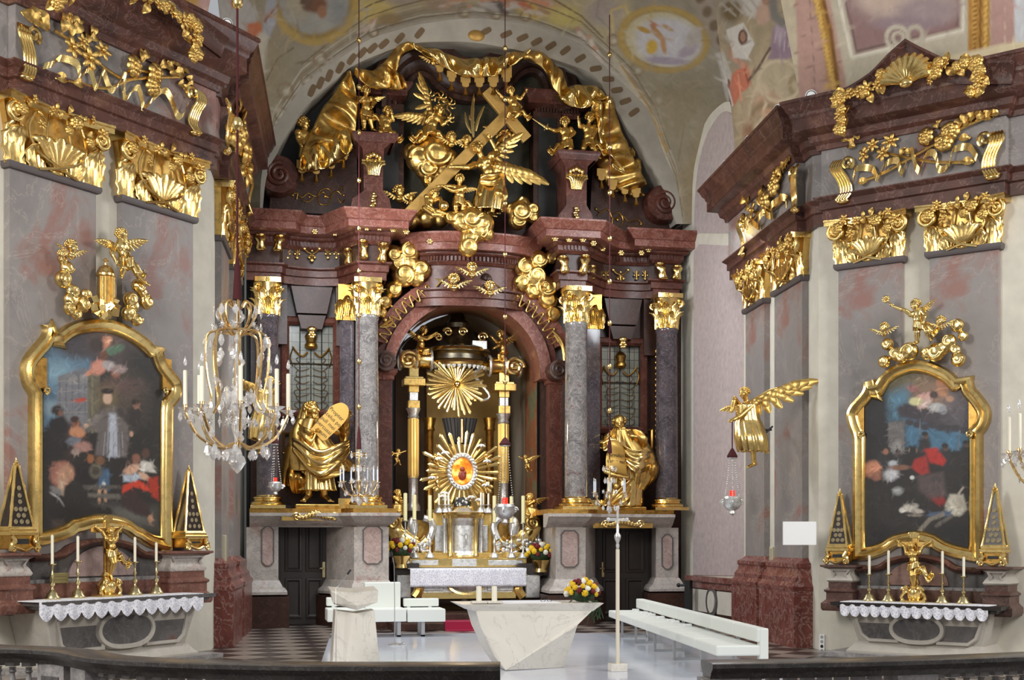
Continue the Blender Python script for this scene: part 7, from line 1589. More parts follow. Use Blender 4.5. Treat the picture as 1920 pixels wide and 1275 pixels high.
figure(A, 1.25, dict(hd=(958, 171), che=(961, 188), pel=(965, 203), la=[(943, 184, .05), (934, 174, .1)], ra=[(976, 186, .05), (984, 174, .08)], ll=[(955, 212, .14), (950, 222, .1)], rl=[(972, 213, .14), (962, 224, .12)], f=(-.1, -1, -.1)), 72, 'putto', 'gilded putto sitting on top of the leaning cross', cloth=(.16, 1), seed=8)
figure(A, .85, dict(hd=(962, 241), che=(954, 252), pel=(944, 262), la=[(940, 246, .06), (932, 256, .1)], ra=[(964, 252, .05), (974, 248, .06)], ll=[(934, 268, .1), (928, 278, .06)], rl=[(950, 272, .12), (956, 280, .06)], f=(.2, -1, -.1), tf=(0, -1, 0)), 64, 'putto', 'gilded putto half hidden behind the right arm of the cross', wings=[(926, 240, -.1)], seed=9)
m = MB()
for a, b, r in (((888, 258), (889, 176), .05), ((892, 246), (908, 199), .045), ((884, 250), (872, 210), .035), ((890, 230), (880, 216), .03)):
    p, q = h_(*a, .95), h_(*b, .95); m.tube(lerp_path([p, p.lerp(q, .5)+V((-.04, 0, 0)), q], 9), [r*.5, r*.7, r*.9, r, r, r, r*.8, r*.6, r*.2], 6, flat=.5)
single('reed_stalks', m, GOLDB, 'gilded upright reed stalks behind the angels in the altar top', 'ornament', A, h_(888, 258, .95))
cloud(A, 1.5, [(882, 412, 24), (905, 420, 22), (862, 414, 18), (896, 432, 22), (869, 421, 16), (845, 408, 12), (915, 440, 12), (877, 463, 19), (880, 446, 18)], 'cloud_sculpture', 'gilded cloud spilling over the cornice under the tall angel')
cloud(A, 1.1, [(974, 398, 23), (980, 382, 14), (999, 394, 14), (955, 392, 12), (970, 414, 18), (1000, 408, 12)], 'cloud_sculpture', 'gilded cloud on the right of the tall angel feet')
cloud(A, .8, [(800, 408, 22), (770, 412, 18), (826, 410, 18)], 'cloud_sculpture', 'low gilded cloud under the lower end of the cross', swirl=False)
t, Q, H = figure(A, 1.15, dict(hd=(1059, 229), che=(1060, 248), pel=(1062, 268), la=[(1041, 246, .08), (1029, 241, .16)], ra=[(1077, 249, .04), (1068, 258, .14)], ll=[(1050, 281, .12), (1056, 300, .06)], rl=[(1070, 279, .12), (1064, 294, .04)], f=(-.4, -1, -.05)), 86, 'putto', 'gilded putto pointing a short sword on the right console', cloth=(.18, -1), seed=10)
m = MB(); a, b = h_(1027, 241, 1.35), h_(998, 222, 1.45); m.tube([a, a.lerp(b, .2), b], [.035, .03, .006], 6, flat=.4); m.tube([a.lerp(b, .12)+V((.05, 0, .08)), a.lerp(b, .12)-V((.05, 0, .08))], .015, 6); single('gilt_sword', m, GOLDB, 'short gilded sword in the hand of the right putto', 'sword', A, a)
figure(A, 1.15, dict(hd=(1106, 221), che=(1103, 243), pel=(1103, 265), la=[(1087, 238, .06), (1085, 226, .12)], ra=[(1117, 243, .06), (1111, 258, .14)], ll=[(1094, 278, .14), (1092, 296, .06)], rl=[(1111, 278, .14), (1120, 295, .06)], f=(-.2, -1, 0)), 84, 'putto', 'gilded putto with a raised hand seated on the right console', cloth=(.16, 1), seed=11)
figure(A, .75, dict(hd=(1180, 290), che=(1184, 309), pel=(1186, 331), la=[(1171, 306, .08), (1165, 318, .14)], ra=[(1198, 311, .05), (1199, 326, .12)], ll=[(1176, 348, .12), (1172, 362, .04)], rl=[(1194, 350, .12), (1200, 364, .04)], f=(-.3, -1, -.05)), 100, 'angel_statue', 'gilded angel holding the curtain at the far right of the altar top', cloth=(.2, -1), seed=12)
cherub_head(A, 1.15, 812, 106, 8.5, 'gilded cherub head over the canopy fringe at the very top', (.2, -1, -.5), seed=6)
# three cherub heads over the arch
cherub_head(A, 1.35, 885, 502, 10, 'gilded winged cherub head above the arch, middle one', (0, -1, -.15), GOLDB, seed=7)
cherub_head(A, 1.35, 851, 524, 11, 'gilded cherub head above the arch, left one', (-.25, -1, -.2), GOLDB, seed=8); cherub_head(A, 1.35, 919, 537, 10, 'gilded cherub head above the arch, right one', (.25, -1, -.3), GOLDB, seed=9)
# clouds flanking the central cornice
cloud(A, .85, [(738, 478, 19), (767, 472, 20), (789, 506, 19), (757, 516, 23), (738, 543, 16), (768, 494, 18), (722, 566, 13), (780, 522, 16), (746, 494, 18), (716, 586, 10)], 'cloud_sculpture', 'heavy gilded cloud between the left column and central cornice')
cloud(A, .85, [(1009, 488, 19), (984, 502, 20), (979, 530, 17), (1003, 518, 22), (1021, 540, 24), (1028, 562, 19), (1038, 588, 15), (1032, 484, 12), (1000, 545, 16)], 'cloud_sculpture', 'heavy gilded cloud between the central cornice and right column')
cherub_head(A, 1.2, 1022, 534, 6.5, 'small gilded cherub face set in the right cloud', (0, -1, -.1), wings=False, seed=10)

# ---- carved gilded canopy drapery with fringe tabs
def drape(pts_top, pts_bot, off0, off1, nf, amp, seed, nu=60, nv=24):
    a_ = [h_(x, y, off0) for x, y in pts_top]; b_ = [h_(x, y, off1) for x, y in pts_bot]; Aa = lerp_path(a_, nu+1); Bb = lerp_path(b_, nu+1); m = MB()
    def f(u, v):
        i = int(round(u*nu)); p = Aa[i].lerp(Bb[i], v); k = sin(PI*v)**.7
        return p+V((.05*amp*sin(u*nf*3+v*5+seed), -amp*(.6*sin(u*nf*2*PI+seed+2.2*v)+.35*sin(u*nf*4.1*PI+seed*2-3*v)+.8)*(.25+.75*k), .08*amp*sin(u*nf*6.28+seed)))
    m.grid(f, nu, nv, .025); return m
DR_ = thing('gilded_drapery', 'carved gilded canopy curtain with fringe tabs draped round the altar top', 'drapery', A, h_(890, 120, 1))
part('left_curtain', drape([(648, 140), (616, 188), (592, 228), (566, 282), (556, 316)], [(664, 150), (670, 205), (666, 255), (656, 288), (640, 308)], .9, 1.0, 3, .22, 1), GOLD, DR_, smooth=3)
part('left_curtain_fold', drape([(566, 288), (590, 276), (620, 262), (655, 236)], [(560, 318), (590, 322), (628, 308), (660, 282)], 1.1, 1.15, 2.5, .16, 2), GOLDB, DR_, smooth=3)
part('right_curtain', drape([(1108, 186), (1110, 240), (1113, 302), (1138, 346), (1182, 370)], [(1140, 172), (1158, 222), (1178, 276), (1196, 316), (1214, 346)], .9, 1.0, 3, .22, 3), GOLD, DR_, smooth=3)
part('right_curtain_fold', drape([(1108, 190), (1118, 240), (1130, 290), (1150, 318)], [(1126, 186), (1132, 236), (1142, 280), (1176, 326)], 1.15, 1.15, 2, .16, 4), GOLDB, DR_, smooth=3)
for nm, tp, bt, sd_ in (('top_swag', [(665, 134), (684, 132), (706, 132), (722, 118), (742, 92), (768, 84)], [(664, 140), (690, 162), (728, 166), (742, 140), (752, 106), (776, 92)], 1), ('top_swag', [(718, 134), (734, 132), (748, 138)], [(716, 162), (742, 170), (762, 166)], 5), ('top_swag', [(770, 84), (800, 90), (838, 104), (880, 112), (905, 114)], [(776, 92), (810, 112), (846, 134), (884, 146), (912, 140)], 2), ('top_swag', [(904, 112), (930, 108), (962, 100), (990, 98)], [(900, 146), (930, 142), (952, 128), (990, 106)], 6), ('top_swag', [(960, 100), (1000, 100), (1030, 112), (1050, 136), (1062, 164)], [(968, 108), (1000, 118), (1024, 136), (1038, 168), (1060, 190)], 3), ('top_swag', [(1040, 180), (1066, 166), (1090, 160), (1120, 168), (1136, 182)], [(1046, 188), (1072, 202), (1100, 202), (1112, 190), (1138, 186)], 4)):
    part(nm, drape(tp, bt, 1.0, 1.12, 2.2, .17, sd_), GOLD if sd_ % 2 else GOLDB, DR_, smooth=3)
def tab(x, y0, y1, w, off=1.1):
    q0, q1 = h_(x, y0, off), h_(x, y1, off); k = w*.0129; m = MB()
    m.prism([(q0.x-k/2, q0.z), (q0.x-k/2, q1.z+k*.5), (q0.x-k*.36, q1.z+k*.44), (q0.x-k*.34, q1.z+k*.14), (q0.x-k*.14, q1.z), (q0.x+k*.14, q1.z), (q0.x+k*.34, q1.z+k*.14), (q0.x+k*.36, q1.z+k*.44), (q0.x+k/2, q1.z+k*.5), (q0.x+k/2, q0.z)], -off, -off+.05); p_ = part('fringe_tab', m, GOLDM, DR_, smooth=0)
    z = q1.z; m = MB(); m.lathe([(.02, 0), (.03, -.02), (.025, -.05), (.06, -.16), (.07, -.19), (.001, -.2)], (q0.x, -off+.02, z), 10); part('tassel', m, GOLDD, p_)
for x, y0, y1, w in [(566, 300, 324, 18), (593, 302, 326, 17), (621, 296, 316, 18), (645, 276, 300, 17), (825, 122, 135, 17), (847, 133, 153, 17), (873, 144, 163, 18), (899, 144, 163, 18), (925, 136, 163, 19), (950, 120, 154, 19), (1128, 316, 338, 17), (1149, 336, 356, 17), (1172, 350, 364, 17), (1193, 352, 370, 17)]:
    tab(x, y0, y1, w)

# ================================================================== SILVER SHRINE IN THE NICHE
SHG = plain('pale shrine gilding', (232, 196, 112), .35, .35)
SV = thing('silver_shrine', 'silver and gilt tabernacle shrine standing inside the arched niche', 'shrine', A, h_(866, 1060, .3))
def sc(x, y, off): return h_(x, y, off)
def lath(nm, prof_px, x, off, mat, root=SV, n=20, yx=None):
    """profile in pixels (radius, y)"""
    c0 = sc(x, prof_px[0][1], off); s_ = (A.m @ c0).dot(FW)/FL; m = MB(); m.lathe([(r*s_, sc(x, y, off).z) for r, y in prof_px], (c0.x, -off, 0), n); return part(nm, m, mat, root)
for x, y0 in ((775, 0), (944, 10)):
    off = -.75; e = y0
    lath('shrine_column', [(13, 958+e*.6), (13, 950+e*.6), (11, 946+e*.6), (9, 942+e*.6), (9, 896+e), (10, 893+e)], x, off, SILVER)
    c_ = lath('shrine_column', [(10, 896+e), (9.5, 890+e), (9, 786+e), (9, 784+e)], x, off, SHG, n=28)
    m = MB(); q0, q1 = sc(x, 892+e, off), sc(x, 786+e, off)
    for k in range(7): a = PI+PI*k/6; m.tube([(q0.x+.122*cos(a), -off+.122*sin(a), q0.z), (q0.x+.122*cos(a), -off+.122*sin(a), q1.z)], .018, 5)
    part('fluting', m, SHG, c_)
    lath('shrine_capital', [(9, 785+e), (11, 782+e), (9, 778+e), (12, 770+e), (14, 766+e)], x, off, SILVER)
    for w, ya, yb, mt in ((22, 766, 752, GOLD), (16, 752, 736, SILVER), (19, 736, 724, GOLD), (40, 724, 712, GOLD), (34, 716, 708, GOLDB), (18, 708, 690, GOLDB)):
        a, b = sc(x-w/2, ya+e, off), sc(x+w/2, yb+e, off); m = MB(); m.bx(a.x, b.x, -off-(b.x-a.x)*.5, -off+(b.x-a.x)*.5, a.z, b.z); part('entablature_block', m, mt, SV, smooth=0, bev=.012)
    q = sc(x+(4 if x < 800 else 2), 675+e*1.2, off); m = MB(); m.lathe([(.001, -.42), (.2, -.42), (.25, -.36), (.22, -.3), (.2, -.1), (.26, -.04), (.26, .04), (.2, .1), (.22, .3), (.25, .36), (.2, .42), (.001, .42)], q, 22, RY(PI/2)); d_ = part('gilt_drum', m, GOLDB, SV)
    for dx in (-.38, .38, 0): m = MB(); m.tube([(q.x+dx, q.y+.24*cos(a), q.z+.24*sin(a)) for a in [k*PI/10 for k in range(21)]], .035, 6); part('silver_band', m, SILVER, d_)
    m = MB(); m.tube(spiral((q.x-(.2 if x < 800 else -.2), q.y-.3, q.z-.05), .24, .05, 1.6, (1, 0, 0), (0, 0, 1)), .05, 7); part('scroll', m, GOLDB, d_)
for x in (805, 918):   # rear columns
    lath('rear_column', [(9, 955), (9, 945), (8, 940), (8, 810), (11, 806), (9, 800), (13, 784)], x, -1.6, GOLDD)
lath('canopy_crown', [(58, 690), (60, 682), (54, 678), (52, 668), (62, 664), (60, 656), (46, 650), (40, 640), (34, 632), (30, 622), (22, 616), (24, 608), (16, 600), (14, 592), (6, 586), (1, 580)], 857, -1.2, metal('dark tarnished silver', (120, 112, 96), .3, .5), n=28)
m = MB()
for k in range(18):
    a = PI+PI*(k+.5)/18; c0 = sc(857, 684, -1.2); m.ell((c0.x+.74*cos(a), 1.2+.74*sin(a), c0.z-.06), (.06, .05, .12), None, 8, 6)
part('canopy_valance', m, SILVER, SV)
lath('crown_ring', [(61, 690), (63, 686), (61, 682)], 857, -1.2, GOLDB); lath('crown_ring', [(55, 668), (64, 662), (60, 656)], 857, -1.2, GOLDB)
for x, y, r in ((840, 622, 9), (868, 622, 9), (905, 632, 10), (822, 632, 8)):
    q = sc(x, y, -.7); m = MB(); m.tube(spiral(q, r*.0125, .02, 1.5, (1 if x > 850 else -1, 0, 0), (0, 0, 1)), .03, 7); part('gilt_scroll', m, GOLDB, SV)
a, b = sc(885, 655, -.7), sc(912, 640, -.7); m = MB(); m.bx(a.x, b.x, .6, .8, a.z, b.z); part('side_block', m, SILVER, SV, smooth=0, bev=.01)
m = MB(); m.tube(lerp_path([sc(900, 690, -.7), sc(890, 705, -.7), sc(918, 742, -.7), sc(900, 752, -.7)], 14), [.05]*7+[.03]*7, 7); part('silver_scroll', m, SILVER, SV)
# sunburst behind the canopy
SB = thing('gilt_sunburst', 'round gilded sunburst hanging under the shrine canopy', 'sunburst', A, sc(856, 721, -.55))
def rays(mb, c, r0, r1, n, w, seed, flat=.35, el=1.0):
    g = random.Random(seed)
    for k in range(n):
        a = 2*PI*k/n+g.uniform(-.04, .04); R1 = r1*g.uniform(.72, 1.05); d = V((cos(a), 0, sin(a)*el)); p = V((-sin(a), 0, cos(a)))*w
        y = V((0, -w*flat, 0)); A0 = c+d*r0; B0 = c+d*R1+V((0, g.uniform(-.04, .04), 0))
        mb.add([A0-p*.4, A0+y, A0+p*.4, A0-y, B0-p, B0+y, B0+p, B0-y, B0+d*w*1.2], [(0, 1, 5, 4), (1, 2, 6, 5), (2, 3, 7, 6), (3, 0, 4, 7), (4, 5, 8), (5, 6, 8), (6, 7, 8), (7, 4, 8), (3, 2, 1, 0)])
c0 = sc(856, 721, -.55); m = MB(); rays(m, c0, .05, .74, 34, .034, 1); part('rays', m, GOLDB, SB, smooth=0); m = MB(); rays(m, c0+V((0, .05, 0)), .05, .6, 29, .03, 2); part('rays', m, GOLD, SB, smooth=0)
m = MB(); m.ell(c0-V((0, .08, 0)), .09, None, 14, 10); part('boss', m, GOLDB, SB)
# reliquary with rays
RQ = thing('ray_reliquary', 'oval silver reliquary with amber glass in a wreath of gilded rays', 'reliquary', A, sc(866, 965, -.1))
c0 = sc(866, 884, -.1); m = MB(); rays(m, c0, .36, .98, 30, .045, 3); part('rays', m, GOLDB, RQ, smooth=0); m = MB(); rays(m, c0+V((0, .06, 0)), .36, .84, 27, .04, 4); part('rays', m, GOLD, RQ, smooth=0)
ov = lambda rx, rz, n=40: [(c0.x+rx*cos(-2*PI*k/n), c0.z+rz*sin(-2*PI*k/n)) for k in range(n)]
m = MB(); m.frame(ov(.25, .32), [(0, -.0), (0, .02), (.02, -.08), (.06, -.1), (.10, -.05), (.12, .05), (0, .06)]); m2 = MB(); m2.v = [(p[0], p[1]-(-.1)+0, p[2]) for p in m.v]; m2.f = m.f; part('silver_wreath', m2, SILVER, RQ)
m = MB()
for k in range(26):
    a = 2*PI*k/26; m.ell((c0.x+.34*cos(a), .03, c0.z+.42*sin(a)), (.05, .05, .05), None, 7, 5); m.ell((c0.x+.30*cos(a+.1), .0, c0.z+.37*sin(a+.1)), (.03, .03, .03), None, 7, 5)
part('silver_flowers', m, SILVER, RQ)
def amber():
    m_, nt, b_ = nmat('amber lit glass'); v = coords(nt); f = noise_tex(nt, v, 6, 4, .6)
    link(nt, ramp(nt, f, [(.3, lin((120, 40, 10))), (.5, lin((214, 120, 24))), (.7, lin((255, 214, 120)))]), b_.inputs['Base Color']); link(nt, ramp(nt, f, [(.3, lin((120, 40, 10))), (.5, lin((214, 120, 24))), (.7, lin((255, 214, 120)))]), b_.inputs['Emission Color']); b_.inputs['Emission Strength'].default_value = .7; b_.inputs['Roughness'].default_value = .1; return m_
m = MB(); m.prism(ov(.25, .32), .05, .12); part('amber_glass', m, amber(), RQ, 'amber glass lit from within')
m = MB(); m.ell((c0.x, .04, c0.z+.05), (.06, .03, .07)); m.ell((c0.x, .04, c0.z-.1), (.1, .03, .12)); m.ell((c0.x+.06, .03, c0.z-.03), (.04, .03, .05)); part('small_figure', m, plain('dark red relief figure', (120, 40, 20), .4), RQ)
for k in range(11):
    a = rnd.uniform(0, 2*PI); rr = rnd.uniform(.55, .85); p = (c0.x+rr*cos(a), -.02+rnd.uniform(-.05, .05), c0.z+rr*sin(a)); m = MB()
    for s in (-1, 1): m.ell((p[0]+s*.05, p[1], p[2]+.02), (.07, .02, .03), RY(s*.5), 8, 5)
    m.ell(p, (.03, .04, .03)); part('silver_blossom', m, SILVER, RQ)
for k in range(4):
    a = (-.6, .5, 2.7, 3.6)[k]; p = c0+V((.68*cos(a), -.05, .62*sin(a))); m = MB(); m.ell(p, (.05, .05, .08)); m.ell(p+V((0, -.02, .11)), .04); m.cap(p+V((.03, 0, .04)), p+V((.12*cos(a), -.02, .1)), .02, .015); m.cap(p+V((0, 0, -.05)), p+V((.05, 0, -.17)), .03, .02); part('gilt_figurine', m, GOLDB, RQ)
m = MB(); c1 = sc(866, 944, 0)
for k in range(36): m.ell((c1.x+rnd.gauss(0, .11), -.05+rnd.uniform(-.06, .06), c1.z+rnd.uniform(-.16, .12)), rnd.uniform(.02, .045), None, 6, 4)
part('silver_cluster', m, SILVER, RQ, kind='stuff'); m = MB(); m.ell((c1.x, 0, c1.z-.04), (.2, .06, .2)); part('dark_backing', m, BLACK, RQ)
lath('foot', [(30, 966), (30, 962), (22, 958), (16, 952), (10, 948)], 866, .0, GOLDB, RQ)
m = MB(); q = sc(862, 800, -1.1); s_ = .0137
def pleat(u, v): a = u*2*PI; r = (31-11*v)*s_*(1+.05*sin(a*22)); return V((q.x+r*cos(a), 1.1+r*sin(a)*.7, q.z+.2-.62*v))
m.grid(pleat, 132, 8, .01); single('pleated_mantle', m, plain('black pleated velvet', (24, 22, 24), .6), 'black pleated mantle behind the ray reliquary', 'mantle', A, (q.x, 1.1, q.z-.42)); 
lath('gilt_strip', [(3, 830), (3.4, 812), (3, 786)], 866, -.72, GOLDB, RQ)
# tabernacle and gradine
def bxp(nm, x0, x1, y0, y1, f, bk, mat, root=SV, bev=.012, label=None):
    a, b = sc(x0, y1, f), sc(x1, y0, f); m = MB(); m.bx(a.x, b.x, -f, -bk, a.z, b.z); return part(nm, m, mat, root, label, smooth=0, bev=bev)
bxp('gradine', 768, 988, 1046, 1064, .75, -.6, GOLDB); bxp('gradine_step', 776, 980, 1036, 1047, .62, -.6, GOLD); bxp('gradine_back', 812, 922, 962, 1038, .2, -.6, SHG); bxp('gradine_wing', 786, 950, 996, 1040, .1, -.6, SHG)
for x0, x1 in ((768, 826), (912, 985)): bxp('silver_relief_strip', x0+4, x1-4, 1050, 1060, .77, .6, SILVER)
bxp('gradine_panel', 848, 894, 1048, 1062, .79, .6, SILVER)
for x0, x1 in ((815, 832), (898, 915)): bxp('silver_side_panel', x0, x1, 985, 1034, .26, 0, SILVER)
TB = lath('tabernacle', [(32, 1044), (34, 1040), (32, 1036), (29, 1030), (29, 980), (32, 974), (36, 968), (38, 964), (38, 961), (20, 958), (10, 952)], 868, .25, SILVER, n=32)
m = MB(); c1 = sc(868, 1010, .25); s_ = .0128
def door(u, v): a = rad(-90-38+76*u); r = 30.5*s_; return V((c1.x+r*cos(a), -.25+r*sin(a), c1.z-.32+.62*v))
m.grid(door, 16, 4, .03); part('tabernacle_door', m, SILVER, TB, 'smooth silver door')
m = MB(); y = -.25-32*s_; m.bx(c1.x-.02, c1.x+.02, y-.03, y+.02, c1.z-.18, c1.z+.22); m.bx(c1.x-.10, c1.x+.10, y-.03, y+.02, c1.z+.08, c1.z+.12); m.cap((c1.x, y-.04, c1.z+.06), (c1.x, y-.04, c1.z-.14), .03, .022); m.ell((c1.x, y-.05, c1.z+.11), .03); part('door_crucifix', m, SILVER, TB)
for dx in (-34, 34, -24, 24):
    x = 868+dx; off = .38+(.22 if abs(dx) < 30 else 0); lath('silver_baluster', [(6, 1044), (6, 1038), (4, 1034), (4.5, 1010), (3.5, 985), (5.5, 978), (4.5, 974), (7, 966)], x, off, SILVER if abs(dx) > 30 else GOLDB)
lath('tabernacle_cornice', [(40, 972), (41, 968), (43, 965), (43, 961), (20, 960)], 868, .3, GOLDB, n=32)
# big side scrolls
for s, xc in ((-1, 866), (1, 872)):
    P_ = lambda dx, y, o=.3: sc(xc+s*dx, y, o)
    m = MB(); m.tube(lerp_path([P_(126, 968), P_(128, 985), P_(118, 1005), P_(98, 1020), P_(76, 1024), P_(62, 1012)], 22), [.2]*8+[.25]*8+[.16]*6, 10, flat=.8); S_ = part('side_scroll', m, GOLDB, SV)
    m = MB(); m.tube(spiral(P_(128, 980, .42), .17, .03, 1.7, (s, 0, 0), (0, 0, 1), 1), .05, 7); part('scroll_end', m, GOLD, S_)
    m = MB(); m.tube(lerp_path([P_(62, 1012, .4), P_(54, 990, .35), (P_(60, 976, .35)), P_(72, 972, .35)], 14), [.09]*14, 8); part('silver_scroll', m, SILVER, S_)
    q = P_(96, 1000, .1); m = MB(); m.bx(min(q.x, P_(62, 0, .1).x), max(q.x, P_(62, 0, .1).x), -.12, .5, P_(90, 1040, .1).z, P_(90, 975, .1).z); part('scroll_backing', m, GOLDD, S_, smooth=0)
    m = MB()
    for k in range(60): q = P_(rnd.uniform(60, 142), rnd.uniform(1012, 1042), .5); m.ell(q, (rnd.uniform(.03, .07), .04, rnd.uniform(.03, .06)), None, 7, 5)
    part('silver_foliage', m, SILVER, S_)
    bxp('silver_pier', *sorted((xc+s*120, xc+s*140)), 985, 1040, .2, -.3, SILVER); m = MB(); q = P_(92, 990, .3); m.ell(q, (.14, .1, .28)); part('silver_cartouche', m, SILVER, S_)
# altar table with silver front and lace cloth
TBL = thing('high_altar_table', 'altar table with chased silver front below the shrine', 'altar', A, sc(878, 1125, 1.2))
zt_ = sc(878, 1067, 1.4).z
def bt(nm, x0, x1, y0, y1, f, bk, mat, bev=.012): return bxp(nm, x0, x1, y0, y1, f, bk, mat, TBL, bev)
bt('table_core', 788, 970, 1068, 1122, 1.22, -.3, SILVER); bt('gilt_plinth', 790, 968, 1110, 1124, 1.3, 0, GOLDB); bt('gilt_rail', 782, 976, 1066, 1072, 1.36, -.3, GOLD)
for x0, x1 in ((792, 832), (914, 964)): bt('silver_panel', x0, x1, 1084, 1108, 1.26, 1.1, SILVER)
q = sc(875, 1094, 1.27); m = MB(); m.frame([(q.x+.40*cos(-2*PI*k/32), q.z+.22*sin(-2*PI*k/32)) for k in range(32)], [(0, -1.24), (0, -1.31), (.05, -1.32), (.07, -1.24)]); part('gilt_oval', m, GOLDB, TBL); m = MB(); m.ell((q.x, -1.25, q.z), (.38, .06, .2), None, 20, 10); part('silver_boss', m, SILVER, TBL)
for s, x in ((-1, 780), (1, 977)):
    m = MB(); m.tube(lerp_path([sc(x+s*6, 1074, 1.25), sc(x-s*2, 1090, 1.25), sc(x-s*6, 1106, 1.25), sc(x+s*2, 1120, 1.25)], 12), [.09]*6+[.12]*6, 8); part('gilt_corner_scroll', m, GOLD, TBL)
    m = MB(); a, b = sc(x+s*8, 1122, 1.0), sc(x+s*36, 1078, 1.0); m.bx(min(a.x, b.x), max(a.x, b.x), -1.0, .1, max(a.z, .33), b.z); part('silver_side_panel', m, SILVER, TBL, smooth=0, bev=.03)
    m = MB(); a, b = sc(x-s*6, 1080, .9), sc(x+s*40, 1056, .9); m.bx(min(a.x, b.x), max(a.x, b.x), -.95, .1, a.z, b.z); part('dark_side_shelf', m, WDOOR, TBL, 'dark wooden side shelf', smooth=0, bev=.02)
cl = thing('altar_cloth', 'white lace cloth hanging over the silver high altar table', 'tablecloth', A, (sc(878, 1066, 1.42).x, -1.3, zt_))
u0, u1 = sc(769, 1066, 1.42).x, sc(987, 1066, 1.42).x
m = MB(); m.bx(u0, u1, -1.42, -.72, zt_+.001, zt_+.015); part('linen', m, CLOTH, cl, smooth=0)
m = MB(); m.grid(lambda u, v: V((u0+(u1-u0)*u, -1.425-.012*sin(u*50)*v, zt_+.014-.42*v)), 90, 8, .006); part('lace_fall', m, LACE, cl, smooth=3)
# adoring and hovering small angels, putti on the drums
figure(A, -.75, dict(hd=(796, 619), che=(790, 636), pel=(788, 653), la=[(800, 636, .08), (812, 630, .12)], ra=[(804, 632, .1), (814, 626, .14)], ll=[(797, 657, .16), (792, 668, .12)], rl=[(802, 656, .16), (798, 670, .14)], f=(.7, -.8, -.1), tf=(.6, -1, 0)), 66, 'putto', 'gilded putto on the left drum of the silver shrine', wings=[(772, 622, -.1)], seed=13)
figure(A, -.75, dict(hd=(938, 627), che=(943, 643), pel=(945, 660), la=[(932, 642, .08), (924, 634, .12)], ra=[(938, 646, .12), (928, 652, .16)], ll=[(936, 666, .16), (938, 680, .12)], rl=[(944, 668, .16), (948, 682, .12)], f=(-.7, -.8, -.1), tf=(-.6, -1, 0)), 66, 'putto', 'gilded putto on the right drum of the silver shrine', wings=[(962, 630, -.1)], seed=14)
figure(A, .05, dict(hd=(747, 846), che=(745, 852), pel=(743, 859), la=[(752, 849, .03), (759, 846, .05)], ra=[(738, 850, .03), (734, 856, .05)], ll=[(744, 866, .05), (740, 872, .02)], rl=[(748, 864, .05), (750, 871, .02)], f=(.6, -1, 0)), 30, 'putto', 'tiny gilded putto hovering at the left jamb of the niche', wings=[(733, 847, -.02)], seed=15, vox=90)
figure(A, .05, dict(hd=(985, 857), che=(987, 863), pel=(989, 870), la=[(980, 860, .03), (974, 857, .05)], ra=[(993, 862, .03), (998, 858, .05)], ll=[(986, 877, .05), (990, 883, .02)], rl=[(992, 876, .05), (996, 881, .02)], f=(-.6, -1, 0)), 30, 'putto', 'tiny gilded putto hovering at the right jamb of the niche', wings=[(1001, 856, -.02)], seed=16, vox=90)
for s, x, y, nm in ((1, 744, 926, 'left'), (-1, 995, 933, 'right')):
    t, Q, H = figure(A, .35, dict(hd=(x+s*2, y), che=(x, y+11), pel=(x-s*2, y+24), la=[(x+s*5, y+15, .08), (x+s*9, y+16, .12)], ra=[(x+s*6, y+14, .1), (x+s*10, y+13, .14)], ll=[(x+s*6, y+32, .14), (x-s*4, y+38, .05)], rl=[(x+s*4, y+33, .16), (x-s*2, y+38, .05)], f=(s*.8, -.7, -.2), tf=(s*.7, -1, 0)), 62, 'angel_statue', 'gilded adoring angel kneeling on the %s scroll of the shrine' % nm, wings=[(x-s*15, y+2, -.08, (-s*.1, 0, -1), .8)], seed=17+s)
    part('gown', robe_mb([(Q['che']-V((0, 0, .1)), .13, .12), (Q['pel'], .17, .16), (Q['pel']-V((0, 0, .2)), .2, .18)], 7, .12, 2, 40, 12), GOLD, t, smooth=3)

# ---- candles of the high altar
YW = 'tall yellow candles on the high altar'
for i, (x, yc, yt) in enumerate([(760, 976, 925), (777, 974, 928), (806, 976, 929), (927, 979, 930), (959, 980, 931), (981, 980, 930)]):
    off = .85 if i in (0, 5) else .70; zb = sc(x, 1046, .75).z if 766 < x < 985 else sc(x, 1057, .9).z
    q = sc(x, yc, off); candlestick(A, q.x, -off, zb, q.z, sc(x, yt, off).z, 'slender silver candlestick with tall yellow candle on the high altar, '+['outermost at left', 'second from the left', 'left of the tabernacle', 'right of the tabernacle', 'second from the right', 'outermost at right'][i], YW, .045, SILVER, YWAX)
SM = 'short white candles over the tabernacle'
for i, (x, yt) in enumerate([(823, 926), (834, 924), (841, 924), (901, 924), (906, 925), (915, 926)]):
    off = .2; q = sc(x, 946, off); candlestick(A, q.x, -off-.05*(i % 2), sc(x, 962, .2).z, q.z, sc(x, yt, off).z, 'small silver candle holder with white candle above the tabernacle, '+['far left', 'second from left', 'just left of the reliquary foot', 'just right of the reliquary foot', 'second from right', 'far right'][i], SM, .022, SILVER, WAX)
